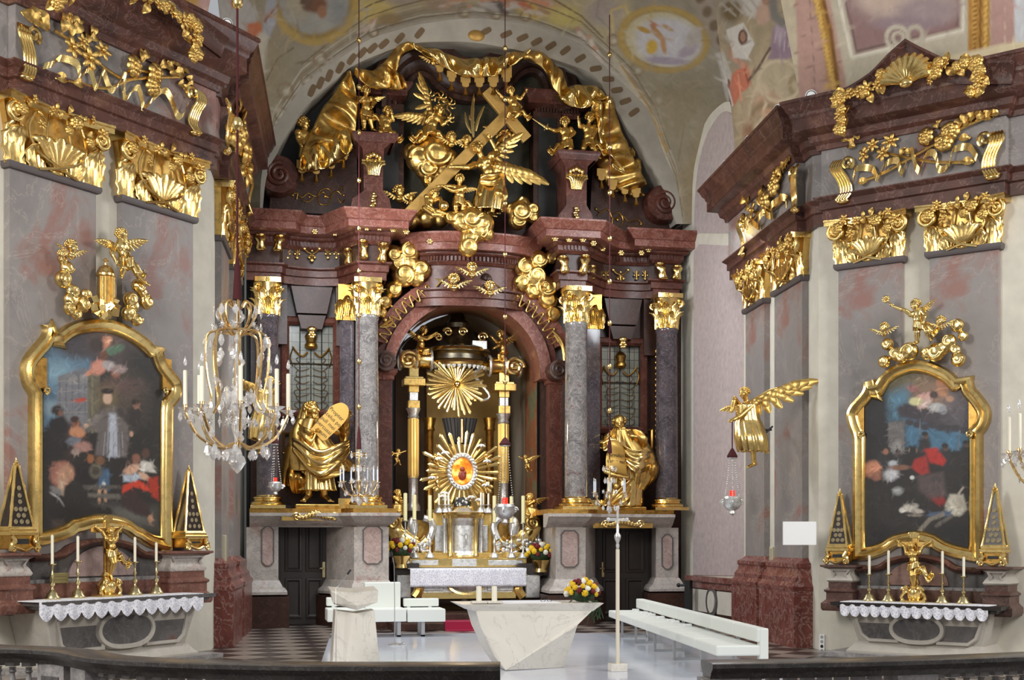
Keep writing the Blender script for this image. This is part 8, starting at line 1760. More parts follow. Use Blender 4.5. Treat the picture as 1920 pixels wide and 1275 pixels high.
# ---- sculpture over the side altars
def lob(pl, off, L, lab): return cloud(pl, off, L, 'cloud_sculpture', lab, GOLDB)
lob(LP, .3, [(125, 502, 14), (117, 486, 10), (118, 524, 17), (135, 545, 13), (131, 562, 14), (154, 570, 17), (130, 578, 13), (160, 552, 11), (143, 590, 10)], 'gilded column of clouds at the left over the left painting')
lob(LP, .3, [(258, 536, 13), (274, 566, 15), (244, 562, 15), (240, 588, 14), (256, 600, 12), (266, 548, 11), (250, 575, 12)], 'gilded clouds at the right over the left painting')
cherub_head(LP, .42, 135, 463, 12, 'gilded cherub head topping the cloud column of left altar', (.5, -1, -.2), GOLDB, seed=20); cherub_head(LP, .40, 116, 476, 8, 'smaller gilded cherub head beside the top of the cloud column', (-.2, -1, 0), GOLDB, wings=False, seed=21)
figure(LP, .4, dict(hd=(229, 441), che=(226, 463), pel=(236, 486), la=[(210, 474, .08), (218, 490, .16)], ra=[(241, 470, .06), (236, 486, .16)], ll=[(232, 503, .12), (228, 518, .06)], rl=[(256, 512, .1), (272, 530, .02)], f=(.1, -1, -.5), tf=(-.3, -1, 0)), 100, 'putto', 'gilded winged putto flying over the left painting', mat=GOLDB, wings=[(194, 450, -.05), (252, 450, -.05)], cloth=(.2, 1), seed=22)
TP = thing('gilt_temple', 'small gilded round temple with cross between the clouds of the left altar', 'sculpture', LP, LP.hit(198, 590, .3))
q = LP.hit(198, 560, .3); s_ = (LP.m @ q).dot(FW)/FL; zz = lambda y: LP.hit(198, y, .3).z
m = MB(); m.lathe([(15*s_, zz(572)), (15*s_, zz(520)), (18*s_, zz(518)), (18*s_, zz(514)), (16*s_, zz(512)), (15*s_, zz(508)), (12*s_, zz(502)), (6*s_, zz(498)), (3*s_, zz(497)), (3*s_, zz(493)), (1, zz(493))][:-1], (q.x, -.3, 0), 20); part('drum_and_dome', m, GOLDB, TP)
for k in range(6): a = PI+PI*(k+.3)/6; m = MB(); m.tube([(q.x+15.5*s_*cos(a), -.3+15.5*s_*sin(a), zz(570)), (q.x+15.5*s_*cos(a), -.3+15.5*s_*sin(a), zz(520))], .022, 6); part('column', m, GOLD, TP)
m = MB(); m.bx(q.x-.014, q.x+.014, -.315, -.285, zz(494), zz(484)); m.bx(q.x-.05, q.x+.05, -.315, -.285, zz(490), zz(487.5)); part('cross', m, GOLDB, TP, smooth=0)
m = MB()
for k in range(14): p = LP.hit(198+rnd.uniform(-22, 22), rnd.uniform(562, 590), .36); m.box(p, (rnd.uniform(.08, .16), .12, rnd.uniform(.08, .2)), MX.Rotation(rnd.uniform(0, 3), 4, (1, rnd.random(), rnd.random())))
part('rock', m, GOLDB, TP, smooth=.3)
lob(RP, .3, [(1664, 645, 12), (1680, 664, 13), (1706, 658, 17), (1658, 678, 12), (1690, 668, 13)], 'gilded clouds at the left over the right painting'); lob(RP, .3, [(1755, 660, 18), (1780, 640, 14), (1795, 610, 13), (1806, 630, 10), (1797, 674, 14), (1792, 656, 10), (1770, 652, 13), (1738, 662, 12)], 'gilded clouds at the right over the right painting')
cherub_head(RP, .42, 1657, 614, 9, 'gilded cherub head on the left cloud over the right painting', (-.3, -1, 0), GOLDB, seed=23); cherub_head(RP, .42, 1763, 602, 9, 'gilded cherub head on the right cloud over the right painting', (-.5, -1, 0), GOLDB, seed=24)
figure(RP, .4, dict(hd=(1716, 572), che=(1719, 589), pel=(1725, 607), la=[(1697, 582, .06), (1677, 575, .1)], ra=[(1735, 591, .06), (1731, 604, .14)], ll=[(1720, 623, .08), (1719, 641, .02)], rl=[(1738, 621, .08), (1746, 636, .0)], f=(-.6, -1, -.1)), 84, 'putto', 'gilded winged putto raising a torch over the right painting', mat=GOLDB, wings=[(1740, 570, -.04)], cloth=(.16, 1), seed=25)
m = MB(); a, b = RP.hit(1678, 576, .5), RP.hit(1661, 561, .5); m.tube([a, b], .016, 6); rosette(m, b.x, b.y, b.z, .07, 8); single('gilt_torch', m, GOLDB, 'gilded flower torch in the hand of the right altar putto', 'torch', RP, a)

# ---- big angel on the right pier holding the hanging lamp, and its twin on the left
def lamp_angel(pl, off, J, lab, wg, H, ext):
    t, Q, Hh = figure(pl, off, J, H, 'angel_statue', lab, kind=ADU, wings=wg, seed=30, vox=150)
    u = (Q['pel']-Q['che']).normalized()
    r = [Q['che']-u*.05, Q['che'].lerp(Q['pel'], .6), Q['pel'], Q['pel'].lerp(Q['ll'][0], .7), Q['ll'][0].lerp(Q['ll'][1], .35)]
    part('gown', robe_mb([(r[0], .2, .17), (r[1], .2, .17), (r[2], .24, .2), (r[3], .27, .22), (r[4], .25, .2)], 8, .16, 3), GOLDB, t, smooth=3)
    m = MB()
    for a, b in ext: m.tube([pl.hit(*a), pl.hit(*b)], .02, 6)
    part('iron_bracket', m, IRON, t); return t, Q
DA = RS.w(RS.hit(1482, 730, .42)).dot(FW)+.2
def front(px, D): q = at(px, HZ, D); return Plane((q.x, q.y), -HD)
lamp_angel(front(1404, DA), 0, dict(hd=(1395, 737, .05), che=(1401, 764), pel=(1404, 797), la=[(1377, 747, .12), (1373, 766, .2)], ra=[(1388, 780, .2), (1375, 787, .24)], ll=[(1411, 834, .1), (1414, 870, 0)], rl=[(1420, 830, 0), (1438, 843, -.2)], f=(-.85, -.5, -.1), tf=(-.6, -.8, 0)), 'gilded winged angel mounted on the right pier holding a hanging lamp', [(1486, 722, .22, (-.25, 0, -1), .45), (1368, 762, -.3, (.1, 0, -1), .6)], 138, [((1416, 806, -.05), (1446, 806, -.9)), ((1420, 826, -.05), (1448, 800, -.9))])
lamp_angel(front(497, 26.5), 0, dict(hd=(506, 716, .05), che=(500, 742), pel=(497, 775), la=[(488, 750, .1), (484, 766, .16)], ra=[(514, 735, .12), (519, 722, .2)], ll=[(490, 810, .05), (488, 844, 0)], rl=[(484, 806, 0), (470, 820, -.15)], f=(.6, -.8, -.1), tf=(.5, -.8, 0)), 'gilded angel on the left pier, mostly hidden by the big chandelier', [(450, 712, -.25, (.25, 0, -1), .42)], 130, [((490, 786, -.05), (462, 786, -.3))])
# ================================================================== FURNITURE OF THE CHANCEL
PZ = .10
m = MB(); m.slab([tuple(floor_at(x, y, PZ).xy) for x, y in ((572, 1330), (1640, 1330), (1262, 1187), (620, 1187))], 0, PZ)
single('marble_platform', m, FLOORW, 'broad polished white marble platform under the free standing altar', 'platform', smooth=0, bev=.01, org=floor_at(950, 1250, PZ)*1.0-V((0, 0, PZ)))
def P0(px, py, ang=0.0, z=PZ): q = floor_at(px, py, z); return Plane((q.x, q.y), ang)
# free standing altar of white marble, cut in facets
pa = P0(1003, 1257); f = lambda x, y, o=0: pa.hit(x, y, -o)
t = thing('marble_altar', 'faceted white marble altar standing free on the platform', 'altar', pa, (0, .4, PZ))
vs = [f(892, 1144, .05), f(1112, 1144, .05), f(1083, 1172, 0), f(1058, 1257, .3), f(948, 1257, .02), f(928, 1232, .05), f(902, 1178, .05)]
bk = [V((v.x, .85, v.z)) for v in vs]; n = len(vs)
for v in vs+bk: v.z = max(v.z, PZ)
m = MB(); m.add(vs+bk, [(0, 1, 2, 4, 5, 6), (2, 3, 4), tuple(range(2*n-1, n-1, -1))]+[(i, n+i, n+(i+1) % n, (i+1) % n) for i in range(n)]); part('faceted_foot', m, WHITEM, t, smooth=0, bev=.006)
a, b = f(866, 1134), f(1132, 1136); zt_ = f(1000, 1132).z
m = MB(); m.add([V((a.x, -.02, zt_)), V((b.x, -.02, zt_)), V((b.x-.05, .95, zt_)), V((a.x-.02, .95, zt_)), f(890, 1146, .05), f(1112, 1146, .05), V((f(1112, 1146).x, .85, f(1000, 1146).z)), V((f(890, 1146).x, .85, f(1000, 1146).z))], [(0, 1, 2, 3), (0, 4, 5, 1), (1, 5, 6, 2), (2, 6, 7, 3), (3, 7, 4, 0), (7, 6, 5, 4)]); part('altar_top', m, WHITEM, t, smooth=0, bev=.004)
u0, u1 = f(905, 1130).x, f(1056, 1130).x
m = MB(); m.bx(u0, u1, .12, .9, zt_+.001, zt_+.008); single('altar_runner', m, CLOTH, 'white linen runner lying on the free standing marble altar', 'cloth', pa, (u0, .5, zt_), smooth=0)
for x, lab in ((898, 'left'), (927, 'right')):
    q = f(x, 1133, .1); c = thing('block_candle', 'short thick cream candle on a square foot, %s one on the marble altar' % lab, 'candle', pa, (q.x, .1, zt_+.009), 'block candles on the marble altar')
    m = MB(); m.bx(q.x-.11, q.x+.11, .02, .2, zt_+.009, zt_+.04); part('foot', m, WHITEM, c, smooth=0, bev=.006); m = MB(); m.lathe([(.04, zt_+.04), (.04, zt_+.25), (.02, zt_+.255)], (q.x, .1, 0), 16); m.tube([(q.x, .1, zt_+.25), (q.x, .1, zt_+.27)], .003, 5); part('candle', m, WAX, c)
q = f(1022, 1130, .5); m = MB()
for s in (-1, 1): m.tube([(q.x+s*.05+.035*cos(k*PI/8), .42, zt_+.035+.03*sin(k*PI/8)) for k in range(17)], .004, 5)
m.tube([(q.x-.015, .42, zt_+.04), (q.x+.015, .42, zt_+.04)], .004, 5); single('spectacles', m, IRON, 'pair of dark spectacles lying on the marble altar', 'glasses', pa, (q.x, .42, zt_+.008))
q = f(1030, 1122, .8); m = MB(); m.lathe([(.3, 0), (.31, .02), (.27, .07), (.15, .11), (.03, .12), (.03, .15), (.001, .155)], (q.x, .98, zt_-.05), 24); m.lathe([(.1, PZ), (.1, zt_-.05)], (q.x, 1.2, 0), 12); 
def blooms(pl, c, w, h, lab, n=34, trail=0, seed=1, pot=None):
    g = random.Random(seed); t = thing('flower_arrangement', lab, 'flowers', pl, c)
    m = MB()
    for k in range(60):
        a = g.uniform(0, 2*PI); r = w*g.uniform(.3, 1.12); p = V(c)+V((r*cos(a)*1.0, r*sin(a)*.6, h*g.uniform(0, .5))); q = p+V((cos(a)*.1, sin(a)*.1, g.uniform(-.05, .08))); s = V((-sin(a), cos(a), 0))*.022; m.add([p-s, p+s, q], [(0, 1, 2)])
    m.ell(V(c)+V((0, 0, h*.3)), (w*.8, w*.5, h*.4), None, 12, 8)
    for k in range(trail):
        p = V(c)+V((w*g.uniform(.0, .8), -w*.45, 0)); m.tube(lerp_path([p, p+V((.03, -.06, -.1)), p+V((g.uniform(-.05, .1), -.07, -g.uniform(.2, .42)))], 6), .008, 4)
    part('foliage', m, GREEN, t)
    for k in range(n):
        th = math.acos(1-1.05*(k+.5)/n); ph = k*2.39996; p = V(c)+V((w*sin(th)*cos(ph), w*.62*sin(th)*sin(ph), h*(.35+.7*cos(th))))
        if sin(ph)*sin(th) > .75: continue
        inst(('yellow_bloom', 'red_bloom', 'white_bloom')[k % 3 if k % 5 else 0], (YB, RB, WB)[k % 3 if k % 5 else 0], t, p, w*.2*g.uniform(.8, 1.15), (g.uniform(-.8, .3), g.uniform(0, 6), g.uniform(-.6, .6)))
    if pot: m = MB(); m.lathe(pot, c, 16); part('pot', m, GOLDB, t)
    return t
YB, RB, WB = (proto(mk_rose(), n_, mt) for n_, mt in (('yellow_bloom', YEL), ('red_bloom', DRED), ('white_bloom', WHT)))
q = f(1092, 1130, .3); blooms(pa, (q.x, .3, zt_+.03), .24, .28, 'yellow, red and white flower arrangement trailing over the marble altar', 40, 14, 1)
q = h_(752, 1042, 1.0); blooms(A, (q.x, -1.0, q.z), .33, .36, 'yellow and red flowers on the left end of the high altar', 32, 0, 2, [(.12, -.3), (.16, -.28), (.13, -.2), (.2, -.05), (.22, .0)])
q = h_(1014, 1050, 1.0); blooms(A, (q.x, -1.0, q.z), .33, .36, 'yellow and red flowers on the right end of the high altar', 32, 0, 3, [(.12, -.3), (.16, -.28), (.13, -.2), (.2, -.05), (.22, .0)])
m = MB(); b = floor_at(871, 1147, PZ); pv = Plane((b.x, b.y), 0); m.lathe([(.10, PZ), (.11, PZ+.02), (.03, PZ+.06), (.05, PZ+.14), (.12, PZ+.24), (.10, PZ+.3), (.04, PZ+.34), (.05, PZ+.36), (.03, PZ+.42), (.001, PZ+.44)], (0, 0, 0), 18); single('silver_vase', m, SILVER, 'silver ewer standing behind the marble altar', 'vase', pv, (0, 0, PZ))
# lectern
pl_ = P0(667, 1246); f = lambda x, y, o=0: pl_.hit(x, y, -o)
t = thing('lectern', 'white stone lectern with folded top, left of the marble altar', 'lectern', pl_, (0, .3, PZ))
def facet(nm, fr, bkd, mat, fs):
    m = MB(); m.add(fr+bkd, fs); return part(nm, m, mat, t, smooth=0, bev=.004)
F_ = [f(629, 1145, .06), f(668, 1150, .0), f(702, 1144, .06), f(712, 1246, .0), f(652, 1246, -.08), f(623, 1246, 0)]
for v in F_[3:]: v.z = PZ
B_ = [V((v.x, .55, v.z)) for v in F_]
facet('shaft', F_, B_, WHITEM, [(0, 1, 4, 5), (1, 2, 3, 4), tuple(range(11, 5, -1))]+[(i, 6+i, 6+(i+1) % 6, (i+1) % 6) for i in range(6)])
F_ = [f(620, 1108, .05), f(664, 1111, .02), f(709, 1107, .05), f(708, 1129, .05), f(670, 1144, -.12), f(624, 1130, .05), f(668, 1135, -.16)]
B_ = [V((f(620, 0).x, .7, f(0, 1104, .7).z)), V((f(664, 0).x, .7, f(0, 1108, .7).z)), V((f(709, 0).x, .7, f(0, 1104, .7).z)), V((f(700, 0).x, .6, f(0, 1140, .6).z)), V((f(632, 0).x, .6, f(0, 1140, .6).z))]
facet('desk', F_, B_, WHITEM, [(0, 1, 6, 5), (1, 2, 3, 6), (5, 6, 4), (6, 3, 4), (0, 7, 8, 1), (1, 8, 9, 2), (2, 9, 10, 3), (3, 10, 11, 4), (4, 11, 5), (5, 11, 7, 0), (7, 11, 10, 9, 8)])
def mic(lab, pl, pts, r=.009, base=None):
    t = thing('microphone', lab, 'microphone', pl, pts[0]); m = MB(); m.tube(pts, r, 6); part('stem', m, GREYM, t)
    m = MB(); a, b = V(pts[-2]), V(pts[-1]); d = (b-a).normalized(); m.cap(b, b+d*.08, .016, .014, 8); part('capsule', m, IRON, t)
    if base: m = MB(); m.lathe([(.11, 0), (.11, .02), (.05, .035), (.015, .045)], pts[0], 20); m.tube(lerp_path([V(pts[0])+V((.1, 0, .01)), V(pts[0])+V((.16, -.03, .05)), V(pts[0])+V((.13, -.05, .012)), V(pts[0])+V((.2, -.02, .008))], 10), .008, 5); part('foot', m, GREYM, t)
b = f(630, 1246, -.25); b.z = PZ; mic('thin microphone stem in front of the white lectern', pl_, [b, f(630, 1104, -.25), f(640, 1092, -.2), f(652, 1076, -.1)], .006)
pm = P0(740, 1209); mic('tall thin microphone on a round chrome foot beside the lectern', pm, [V((0, 0, PZ)), V((0, 0, .9)), pm.hit(739, 1060), pm.hit(736, 1044)], .007, True)
# celebrant's seats
ps = P0(793, 1193); f = lambda x, y, o=0: ps.hit(x, y, -o)
def seat(nm, lab, bx_, legs, grp='white leather clergy seats'):
    c0 = bx_[0]; a = f(c0[1], c0[4]); t = thing(nm, lab, 'seat', ps, (a.x, .3, PZ), grp)
    for pn, x0, x1, y0, y1, d0, d1 in bx_:
        p, q = f(x0, y1), f(x1, y0); m = MB(); m.bx(p.x, q.x, d0, d1, p.z, q.z); part(pn, m, WHITEL, t, smooth=0, bev=.02)
    for x in legs:
        p = f(x, 1166); m = MB(); m.bx(p.x-.035, p.x+.035, -.02, .04, PZ, p.z); m.bx(p.x-.035, p.x+.035, .5, .56, PZ, p.z); m.bx(p.x-.035, p.x+.035, -.02, .56, PZ, PZ+.03); part('leg_frame', m, GREYM, t, smooth=0)
seat('presider_chair', 'white leather chair with high square back, behind the lectern', [('seat', 689, 761, 1141, 1166, -.1, .6), ('backrest', 688, 757, 1093, 1147, .5, .68)], (700, 748))
seat('clergy_bench', 'white leather low-backed seat right of the high-backed chair', [('seat', 763, 834, 1141, 1166, -.1, .6), ('backrest', 763, 830, 1124, 1140, .5, .66), ('back_strut', 769, 776, 1136, 1146, .52, .58), ('back_strut', 810, 817, 1136, 1146, .52, .58)], (793,))
seat('clergy_bench', 'white leather low-backed seat left of the high-backed chair, behind lectern', [('seat', 613, 686, 1141, 1166, -.1, .6), ('backrest', 615, 684, 1122, 1139, .5, .66), ('back_strut', 625, 632, 1136, 1146, .52, .58)], (640,))
# long bench on the right
n0, n1 = at(1343, 1212, 17.2), at(1141, 1145, 25.8); n0.z = n1.z = 0
dv = (n0-n1); L = dv.length; pb = Plane((n1.x, n1.y), math.atan2(dv.y, dv.x))
t = thing('long_bench', 'long white upholstered bench with low backrest along the right side', 'bench', pb, (L/2, .3, PZ)); k = 7
for i in range(k):
    m = MB(); m.bx(L*i/k+.004, L*(i+1)/k-.004, 0, .62, .42, .56); part('seat_cushion', m, WHITEL, t, smooth=0, bev=.02)
    m = MB(); m.bx(L*i/k+.004, L*(i+1)/k-.004, .56, .72, .60, .79); part('back_cushion', m, WHITEL, t, smooth=0, bev=.02)
m = MB(); m.bx(L-.14, L+.005, .6, .72, PZ+.02, .79); part('end_panel', m, WHITEL, t, smooth=0, bev=.015)
for x in (1.2, 2.6, 4.3, 5.8, 7.6):
    m = MB()
    for a in (.06, .54): m.bx(x-.025, x+.025, a-.02, a+.02, PZ, .42)
    m.bx(x-.025, x+.025, .06, .54, PZ, PZ+.04); part('leg_frame', m, GREYM, t, smooth=0)
for x in (.5, 2.2, 3.9, 5.6, 7.4): m = MB(); m.bx(x-.03, x+.03, .62, .66, .44, .66); part('back_strut', m, GREYM, t, smooth=0)
for i, x in enumerate((.35, 1.25, 1.6, 1.95, 2.75, 3.6, 3.95, 4.85)):
    m = MB(); m.bx(x-.07, x+.07, .43, .545, .5605, .60); single('white_booklet', m, WPLAST, 'small white card block under the bench backrest, %s counted from the altar end' % ('first', 'second', 'third', 'fourth', 'fifth', 'sixth', 'seventh', 'eighth')[i], 'card', pb, (x, .49, .5605), 'white cards on the long bench', smooth=0)
# processional cross
pc = P0(1158, 1258); f = lambda x, y: pc.hit(x, y)
t = thing('processional_cross', 'tall thin cream pole topped with crystal cross in a white block', 'cross', pc, (0, 0, PZ))
m = MB(); m.bx(-.12, .12, -.1, .1, PZ, PZ+.11); part('base_block', m, WHITEM, t, smooth=0, bev=.008)
z = lambda y: f(1158, y).z
m = MB(); m.bx(-.022, .022, -.022, .022, PZ+.11, z(1030)); part('pole', m, plain('cream lacquered pole', (214, 206, 184), .4), t, smooth=0)
m = MB(); m.lathe([(.02, z(1030)), (.028, z(1022)), (.02, z(1018)), (.045, z(1010)), (.05, z(1004)), (.02, z(998)), (.024, z(988)), (.014, z(982)), (.012, z(962))], (0, 0, 0), 14); part('silver_knop', m, SILVER, t)
m = MB(); m.bx(-.015, .015, -.015, .015, z(982), z(955)); m.bx(-.13, .13, -.012, .012, z(977), z(971))
for s in (-1, 1): m.ell((s*.14, 0, z(974)), .03)
m.ell((0, 0, z(952)), .03); part('cross_head', m, GLASS, t)
# board, loudspeakers and sockets
p = at(1499, 1000, 22.5); pw = Plane((p.x, p.y), -HD); a, b = pw.hit(1468, 1022), pw.hit(1530, 978)
t = thing('white_board', 'blank white hymn board fixed on the right pier pilaster', 'board', pw, (0, 0, a.z)); m = MB(); m.bx(a.x, b.x, -.03, .03, a.z, b.z); part('panel', m, WPLAST, t, smooth=0, bev=.006); m = MB(); m.tube([(0, .03, (a.z+b.z)/2), (-.05, .45, (a.z+b.z)/2)], .02, 6); part('wall_arm', m, GREYM, t)
for pl, px, y0, y1, lab in ((RS, 1445, 1025, 1079, 'beige column loudspeaker between the two right pier pilasters'), (LS, 424, 1003, 1062, 'beige column loudspeaker on the choir side of the left pier')):
    q, r = pl.hit(px, y1, .18), pl.hit(px, y0, .18); t = thing('column_loudspeaker', lab, 'loudspeaker', pl, (q.x, -.1, q.z)); m = MB(); m.bx(q.x-.09, q.x+.09, -.18, -.03, q.z, r.z); part('cabinet', m, SPEAK, t, smooth=0, bev=.015); m = MB(); m.bx(q.x-.06, q.x+.06, -.19, -.17, q.z+.04, r.z-.04); part('grille', m, plain('beige grille', (170, 162, 138), .7) if 'beige grille' not in MATS else MATS['beige grille'], t, smooth=0); m = MB(); m.bx(q.x-.03, q.x+.03, -.04, 0, q.z+.1, q.z+.16); part('bracket', m, IRON, t, smooth=0)
q = RP.hit(1541, 1225, .03); r = RP.hit(1541, 1190, .03); t = thing('socket_strip', 'white vertical strip of wall sockets beside the right side altar', 'power socket', RP, (q.x, 0, q.z)); m = MB(); m.bx(q.x-.05, q.x+.05, -.03, 0, q.z, r.z); part('plate', m, WPLAST, t, smooth=0, bev=.005)
for k in range(4): m = MB(); m.lathe([(.001, .032), (.03, .032), (.032, .02)], (q.x, 0, q.z+(r.z-q.z)*(k+.5)/4), 14, RX(PI/2)); part('socket', m, IRON if k < 2 else GREYM, t)
# ---- balustrades
def balustrade(lab, pts, z, posts, bal, n_res=60):
    P = [floor_at(x, y, z) for x, y in pts]; C = lerp_path([(p.x, p.y, 0) for p in P], n_res); path = [(c.x, c.y) for c in C]
    t = thing('balustrade', lab, 'balustrade', None, (C[n_res//2].x, C[n_res//2].y, 0))
    pr = [(-.15, z-.16), (.13, z-.16), (.15, z-.12), (.16, z-.1), (.2, z-.07), (.22, z-.05), (.22, z-.01), (.19, z), (-.19, z), (-.22, z-.01), (-.22, z-.05), (-.15, z-.12), (-.15, z-.16)]
    m = MB(); m.sweep(path, pr); part('hand_rail', m, BRAIL, t, smooth=.5); m = MB(); m.sweep(path, [(-.17, 0), (.17, 0), (.17, .1), (.13, .13), (-.13, .13), (-.17, .1), (-.17, 0)]); part('foot_rail', m, BRAIL, t, smooth=.5)
    D = [0]
    for a, b in zip(C[:-1], C[1:]): D.append(D[-1]+(b-a).length)
    def along(s):
        for i in range(len(D)-1):
            if D[i+1] >= s: return C[i].lerp(C[i+1], (s-D[i])/(D[i+1]-D[i])), (C[i+1]-C[i])
        return C[-1], C[-1]-C[-2]
    h = z-.16; b0 = MB(); b0.box((0, 0, .155), (.12, .12, .05)); b0.lathe([(.05, .18), (.055, .2), (.035, .23), (.05, h*.42), (.058, h*.5), (.05, h*.58), (.028, h*.74), (.026, h*.8), (.045, h*.83), (.03, h*.87), (.04, h*.9)], (0, 0, 0), 14); b0.box((0, 0, h-.025), (.11, .11, .05)); me = proto(b0, 'baluster', BALU, .6)
    pos = [s*D[-1] for s in posts]; s = .12
    for q in pos:
        c, d = along(q); m = MB(); m.box((c.x, c.y, h/2), (.46, .26, h), RZ(math.atan2(d.y, d.x))); pp_ = part('post', m, BALU, t, smooth=0); m = MB(); dn = V((d.y, -d.x, 0)).normalized(); m.box((c.x+dn.x*.135, c.y+dn.y*.135, h*.5), (.3, .02, h*.6), RZ(math.atan2(d.y, d.x))); part('post_panel', m, ALTDK, pp_, smooth=0, bev=.005)
    while s < D[-1]-.1:
        if all(abs(s-q) > .3 for q in pos): c, d = along(s); inst('baluster', me, t, (c.x, c.y, 0), 1, (0, 0, math.atan2(d.y, d.x)))
        s += bal
    return t
balustrade('dark stone balustrade curving across the left foreground', [(-70, 1206), (0, 1212), (70, 1214), (140, 1219), (210, 1231), (330, 1238), (480, 1242), (600, 1244), (760, 1244), (938, 1244)], .8, (.23, .33, .96), .2)
balustrade('dark stone balustrade across the right foreground', [(1325, 1240), (1500, 1238), (1680, 1234), (1860, 1228), (2000, 1222)], .8, (.04, .52), .18)

# ================================================================== CHANDELIERS AND HANGING LAMPS
def mk_drop(): m = MB(); m.lathe([(.001, -1), (.22, -.72), (.30, -.5), (.16, 0), (.001, .12)], (0, 0, 0), 6); m.ell((0, 0, .22), .09, None, 6, 4); return m
def mk_star():
    m = MB()
    for k in range(8): a = k*PI/4; d = V((cos(a), 0, sin(a))); s = V((-sin(a), 0, cos(a)))*.14; m.add([d*.15+s, d*.15-s, d*1.0, d*.3+V((0, -.16, 0)), d*.3+V((0, .16, 0))], [(0, 2, 3), (3, 2, 1), (0, 4, 2), (4, 1, 2)])
    m.ell((0, 0, 0), .3, None, 8, 6); return m
def mk_plate(): m = MB(); m.lathe([(.001, -.9), (.3, -.6), (.62, -.1), (.5, .3), (.25, .5), (.3, .7), (.001, .95)], (0, 0, 0), 8, S(1, .3, 1)); return m
DROP, STAR, PLATE = (proto(f_(), n_, GLASS, 0) for f_, n_ in ((mk_drop, 'crystal_drop'), (mk_star, 'crystal_star'), (mk_plate, 'crystal_plate')))
GWIRE = metal('pale gilt brass', (236, 200, 140), .22, .7)
def chandelier(pl, z, s, lab, arms=8, rich=True, grp=None, wax=WAX, sl=.6):
    """z = height of the candle pans; s = radius"""
    g = random.Random(5); t = thing('crystal_chandelier', lab, 'chandelier', pl, (0, 0, z-.9*s), grp); c = V((0, 0, z))
    def P(a, r, h): return c+V((r*s*cos(a), r*s*sin(a), h*s*(1.12 if rich and h > 0 else 1)))
    m = MB(); m.lathe([(.05*s, -.75*s), (.09*s, -.7*s), (.06*s, -.55*s), (.12*s, -.3*s), (.07*s, -.1*s), (.16*s, .05*s), (.05*s, .2*s), (.04*s, .9*s), (.07*s, 1.2*s), (.03*s, 1.45*s), (.02*s, 2.0*s)], c, 12); part('stem', m, GLASS if rich else GWIRE, t)
    m = MB(); m.tube([P(k*PI/12, .34, 1.42) for k in range(25)], .03*s, 6); part('crown_ring', m, GWIRE, t)
    for k in range(arms):
        a = 2*PI*(k+.35)/arms
        m = MB(); m.tube(lerp_path([P(a, .08, -.62), P(a, .35, -.72), P(a, .75, -.5), P(a, .95, -.15), P(a, 1.0, -.03)], 16), .03*s, 7); ar = part('arm', m, GWIRE, t)
        m = MB(); m.lathe([(.03*s, -.05*s), (.06*s, -.02*s), (.15*s, .03*s), (.17*s, .05*s), (.05*s, .02*s)], P(a, 1, 0), 12); part('drip_pan', m, GLASS, ar)
        m = MB(); m.lathe([(.045*s, .0), (.05*s, .1*s), (.04*s, .12*s)], P(a, 1, 0), 10); part('candle_cup', m, GWIRE, ar)
        m = MB(); m.lathe([(.042*s, .08*s), (.042*s, sl*s), (.02*s, (sl+.01)*s)], P(a, 1, 0), 12); part('candle', m, wax, ar)
        m = MB(); m.lathe([(.02*s, 0), (.042*s, .06*s), (.03*s, .12*s), (.004, .19*s)], P(a, 1, sl), 10); part('bulb', m, BULB, ar)
        if rich:
            m = MB(); m.tube(lerp_path([P(a, .34, 1.42), P(a, .56, 1.36), P(a, .62, 1.05), P(a, .58, .6), P(a, .5, .2), P(a, .62, .0)], 18), .026*s, 6); part('cage_rib', m, GWIRE, t)
            m = MB(); m.tube(lerp_path([P(a, .1, 1.35), P(a, .3, 1.6), P(a, .34, 1.85), P(a, .2, 1.95), P(a, .12, 1.85)], 14), .024*s, 6); part('crown_scroll', m, GWIRE, t)
        for r, h, me, sz in (((1.1, -.06, DROP, .16), (.92, -.12, DROP, .2), (1.0, -.1, STAR, .10), (.8, -.46, PLATE, .13), (.6, -.7, DROP, .24), (.36, -.78, DROP, .2), (.58, .5, PLATE, .13), (.6, .95, PLATE, .14), (.62, 1.28, DROP, .2), (.46, 1.75, PLATE, .13), (.68, -.2, STAR, .12), (.34, -.2, STAR, .13), (.34, .25, PLATE, .2), (.5, .15, DROP, .2), (1.05, .02, DROP, .14), (.48, 1.5, STAR, .1)) if rich else ((1.05, -.06, DROP, .22), (.8, -.45, DROP, .25), (.4, -.75, DROP, .3), (.45, .1, STAR, .14))):
            b = a+g.uniform(-.22, .22); inst(me.name.split('.')[0], me, t, P(b, r, h), sz*s*g.uniform(.85, 1.15), (0, 0, b+PI/2))
    if not rich:
        for h, r in ((1.55, .4), (.85, .3)):
            m = MB(); m.tube([P(k*PI/6, r, h) for k in range(13)], .02*s, 5); part('tier_ring', m, GWIRE, t)
            for k in range(4): inst('crystal_drop', DROP, t, P(k*PI/2+.4, r, h), .3*s, (0, 0, k))
    inst('crystal_pendant', PLATE, t, c+V((0, 0, -.98*s)), .28*s); return t
def cord(t, px, D, ytop, ybot, beads, sleeve=None, r=.012, br=.05):
    z = lambda y: at(px, y, D).z; m = MB(); m.tube([(0, 0, z(ybot)), (0, 0, z(ytop))], r, 8); part('cord', m, REDG, t, 'dark red cord')
    for y in beads: m = MB(); m.ell((0, 0, z(y)), (br, br, br*1.25), None, 12, 8); part('gilt_bead', m, GOLDB, t)
    z0, z1 = z(sleeve[0]), z(sleeve[1]); w = sleeve[2]; m = MB(); m.lathe([(w*1.05, z1), (w, z1+.05), (w*.7, z0-(z0-z1)*.3), (w*.3, z0)], (0, 0, 0), 14); part('velvet_sleeve', m, REDG, t, 'dark red velvet sleeve')
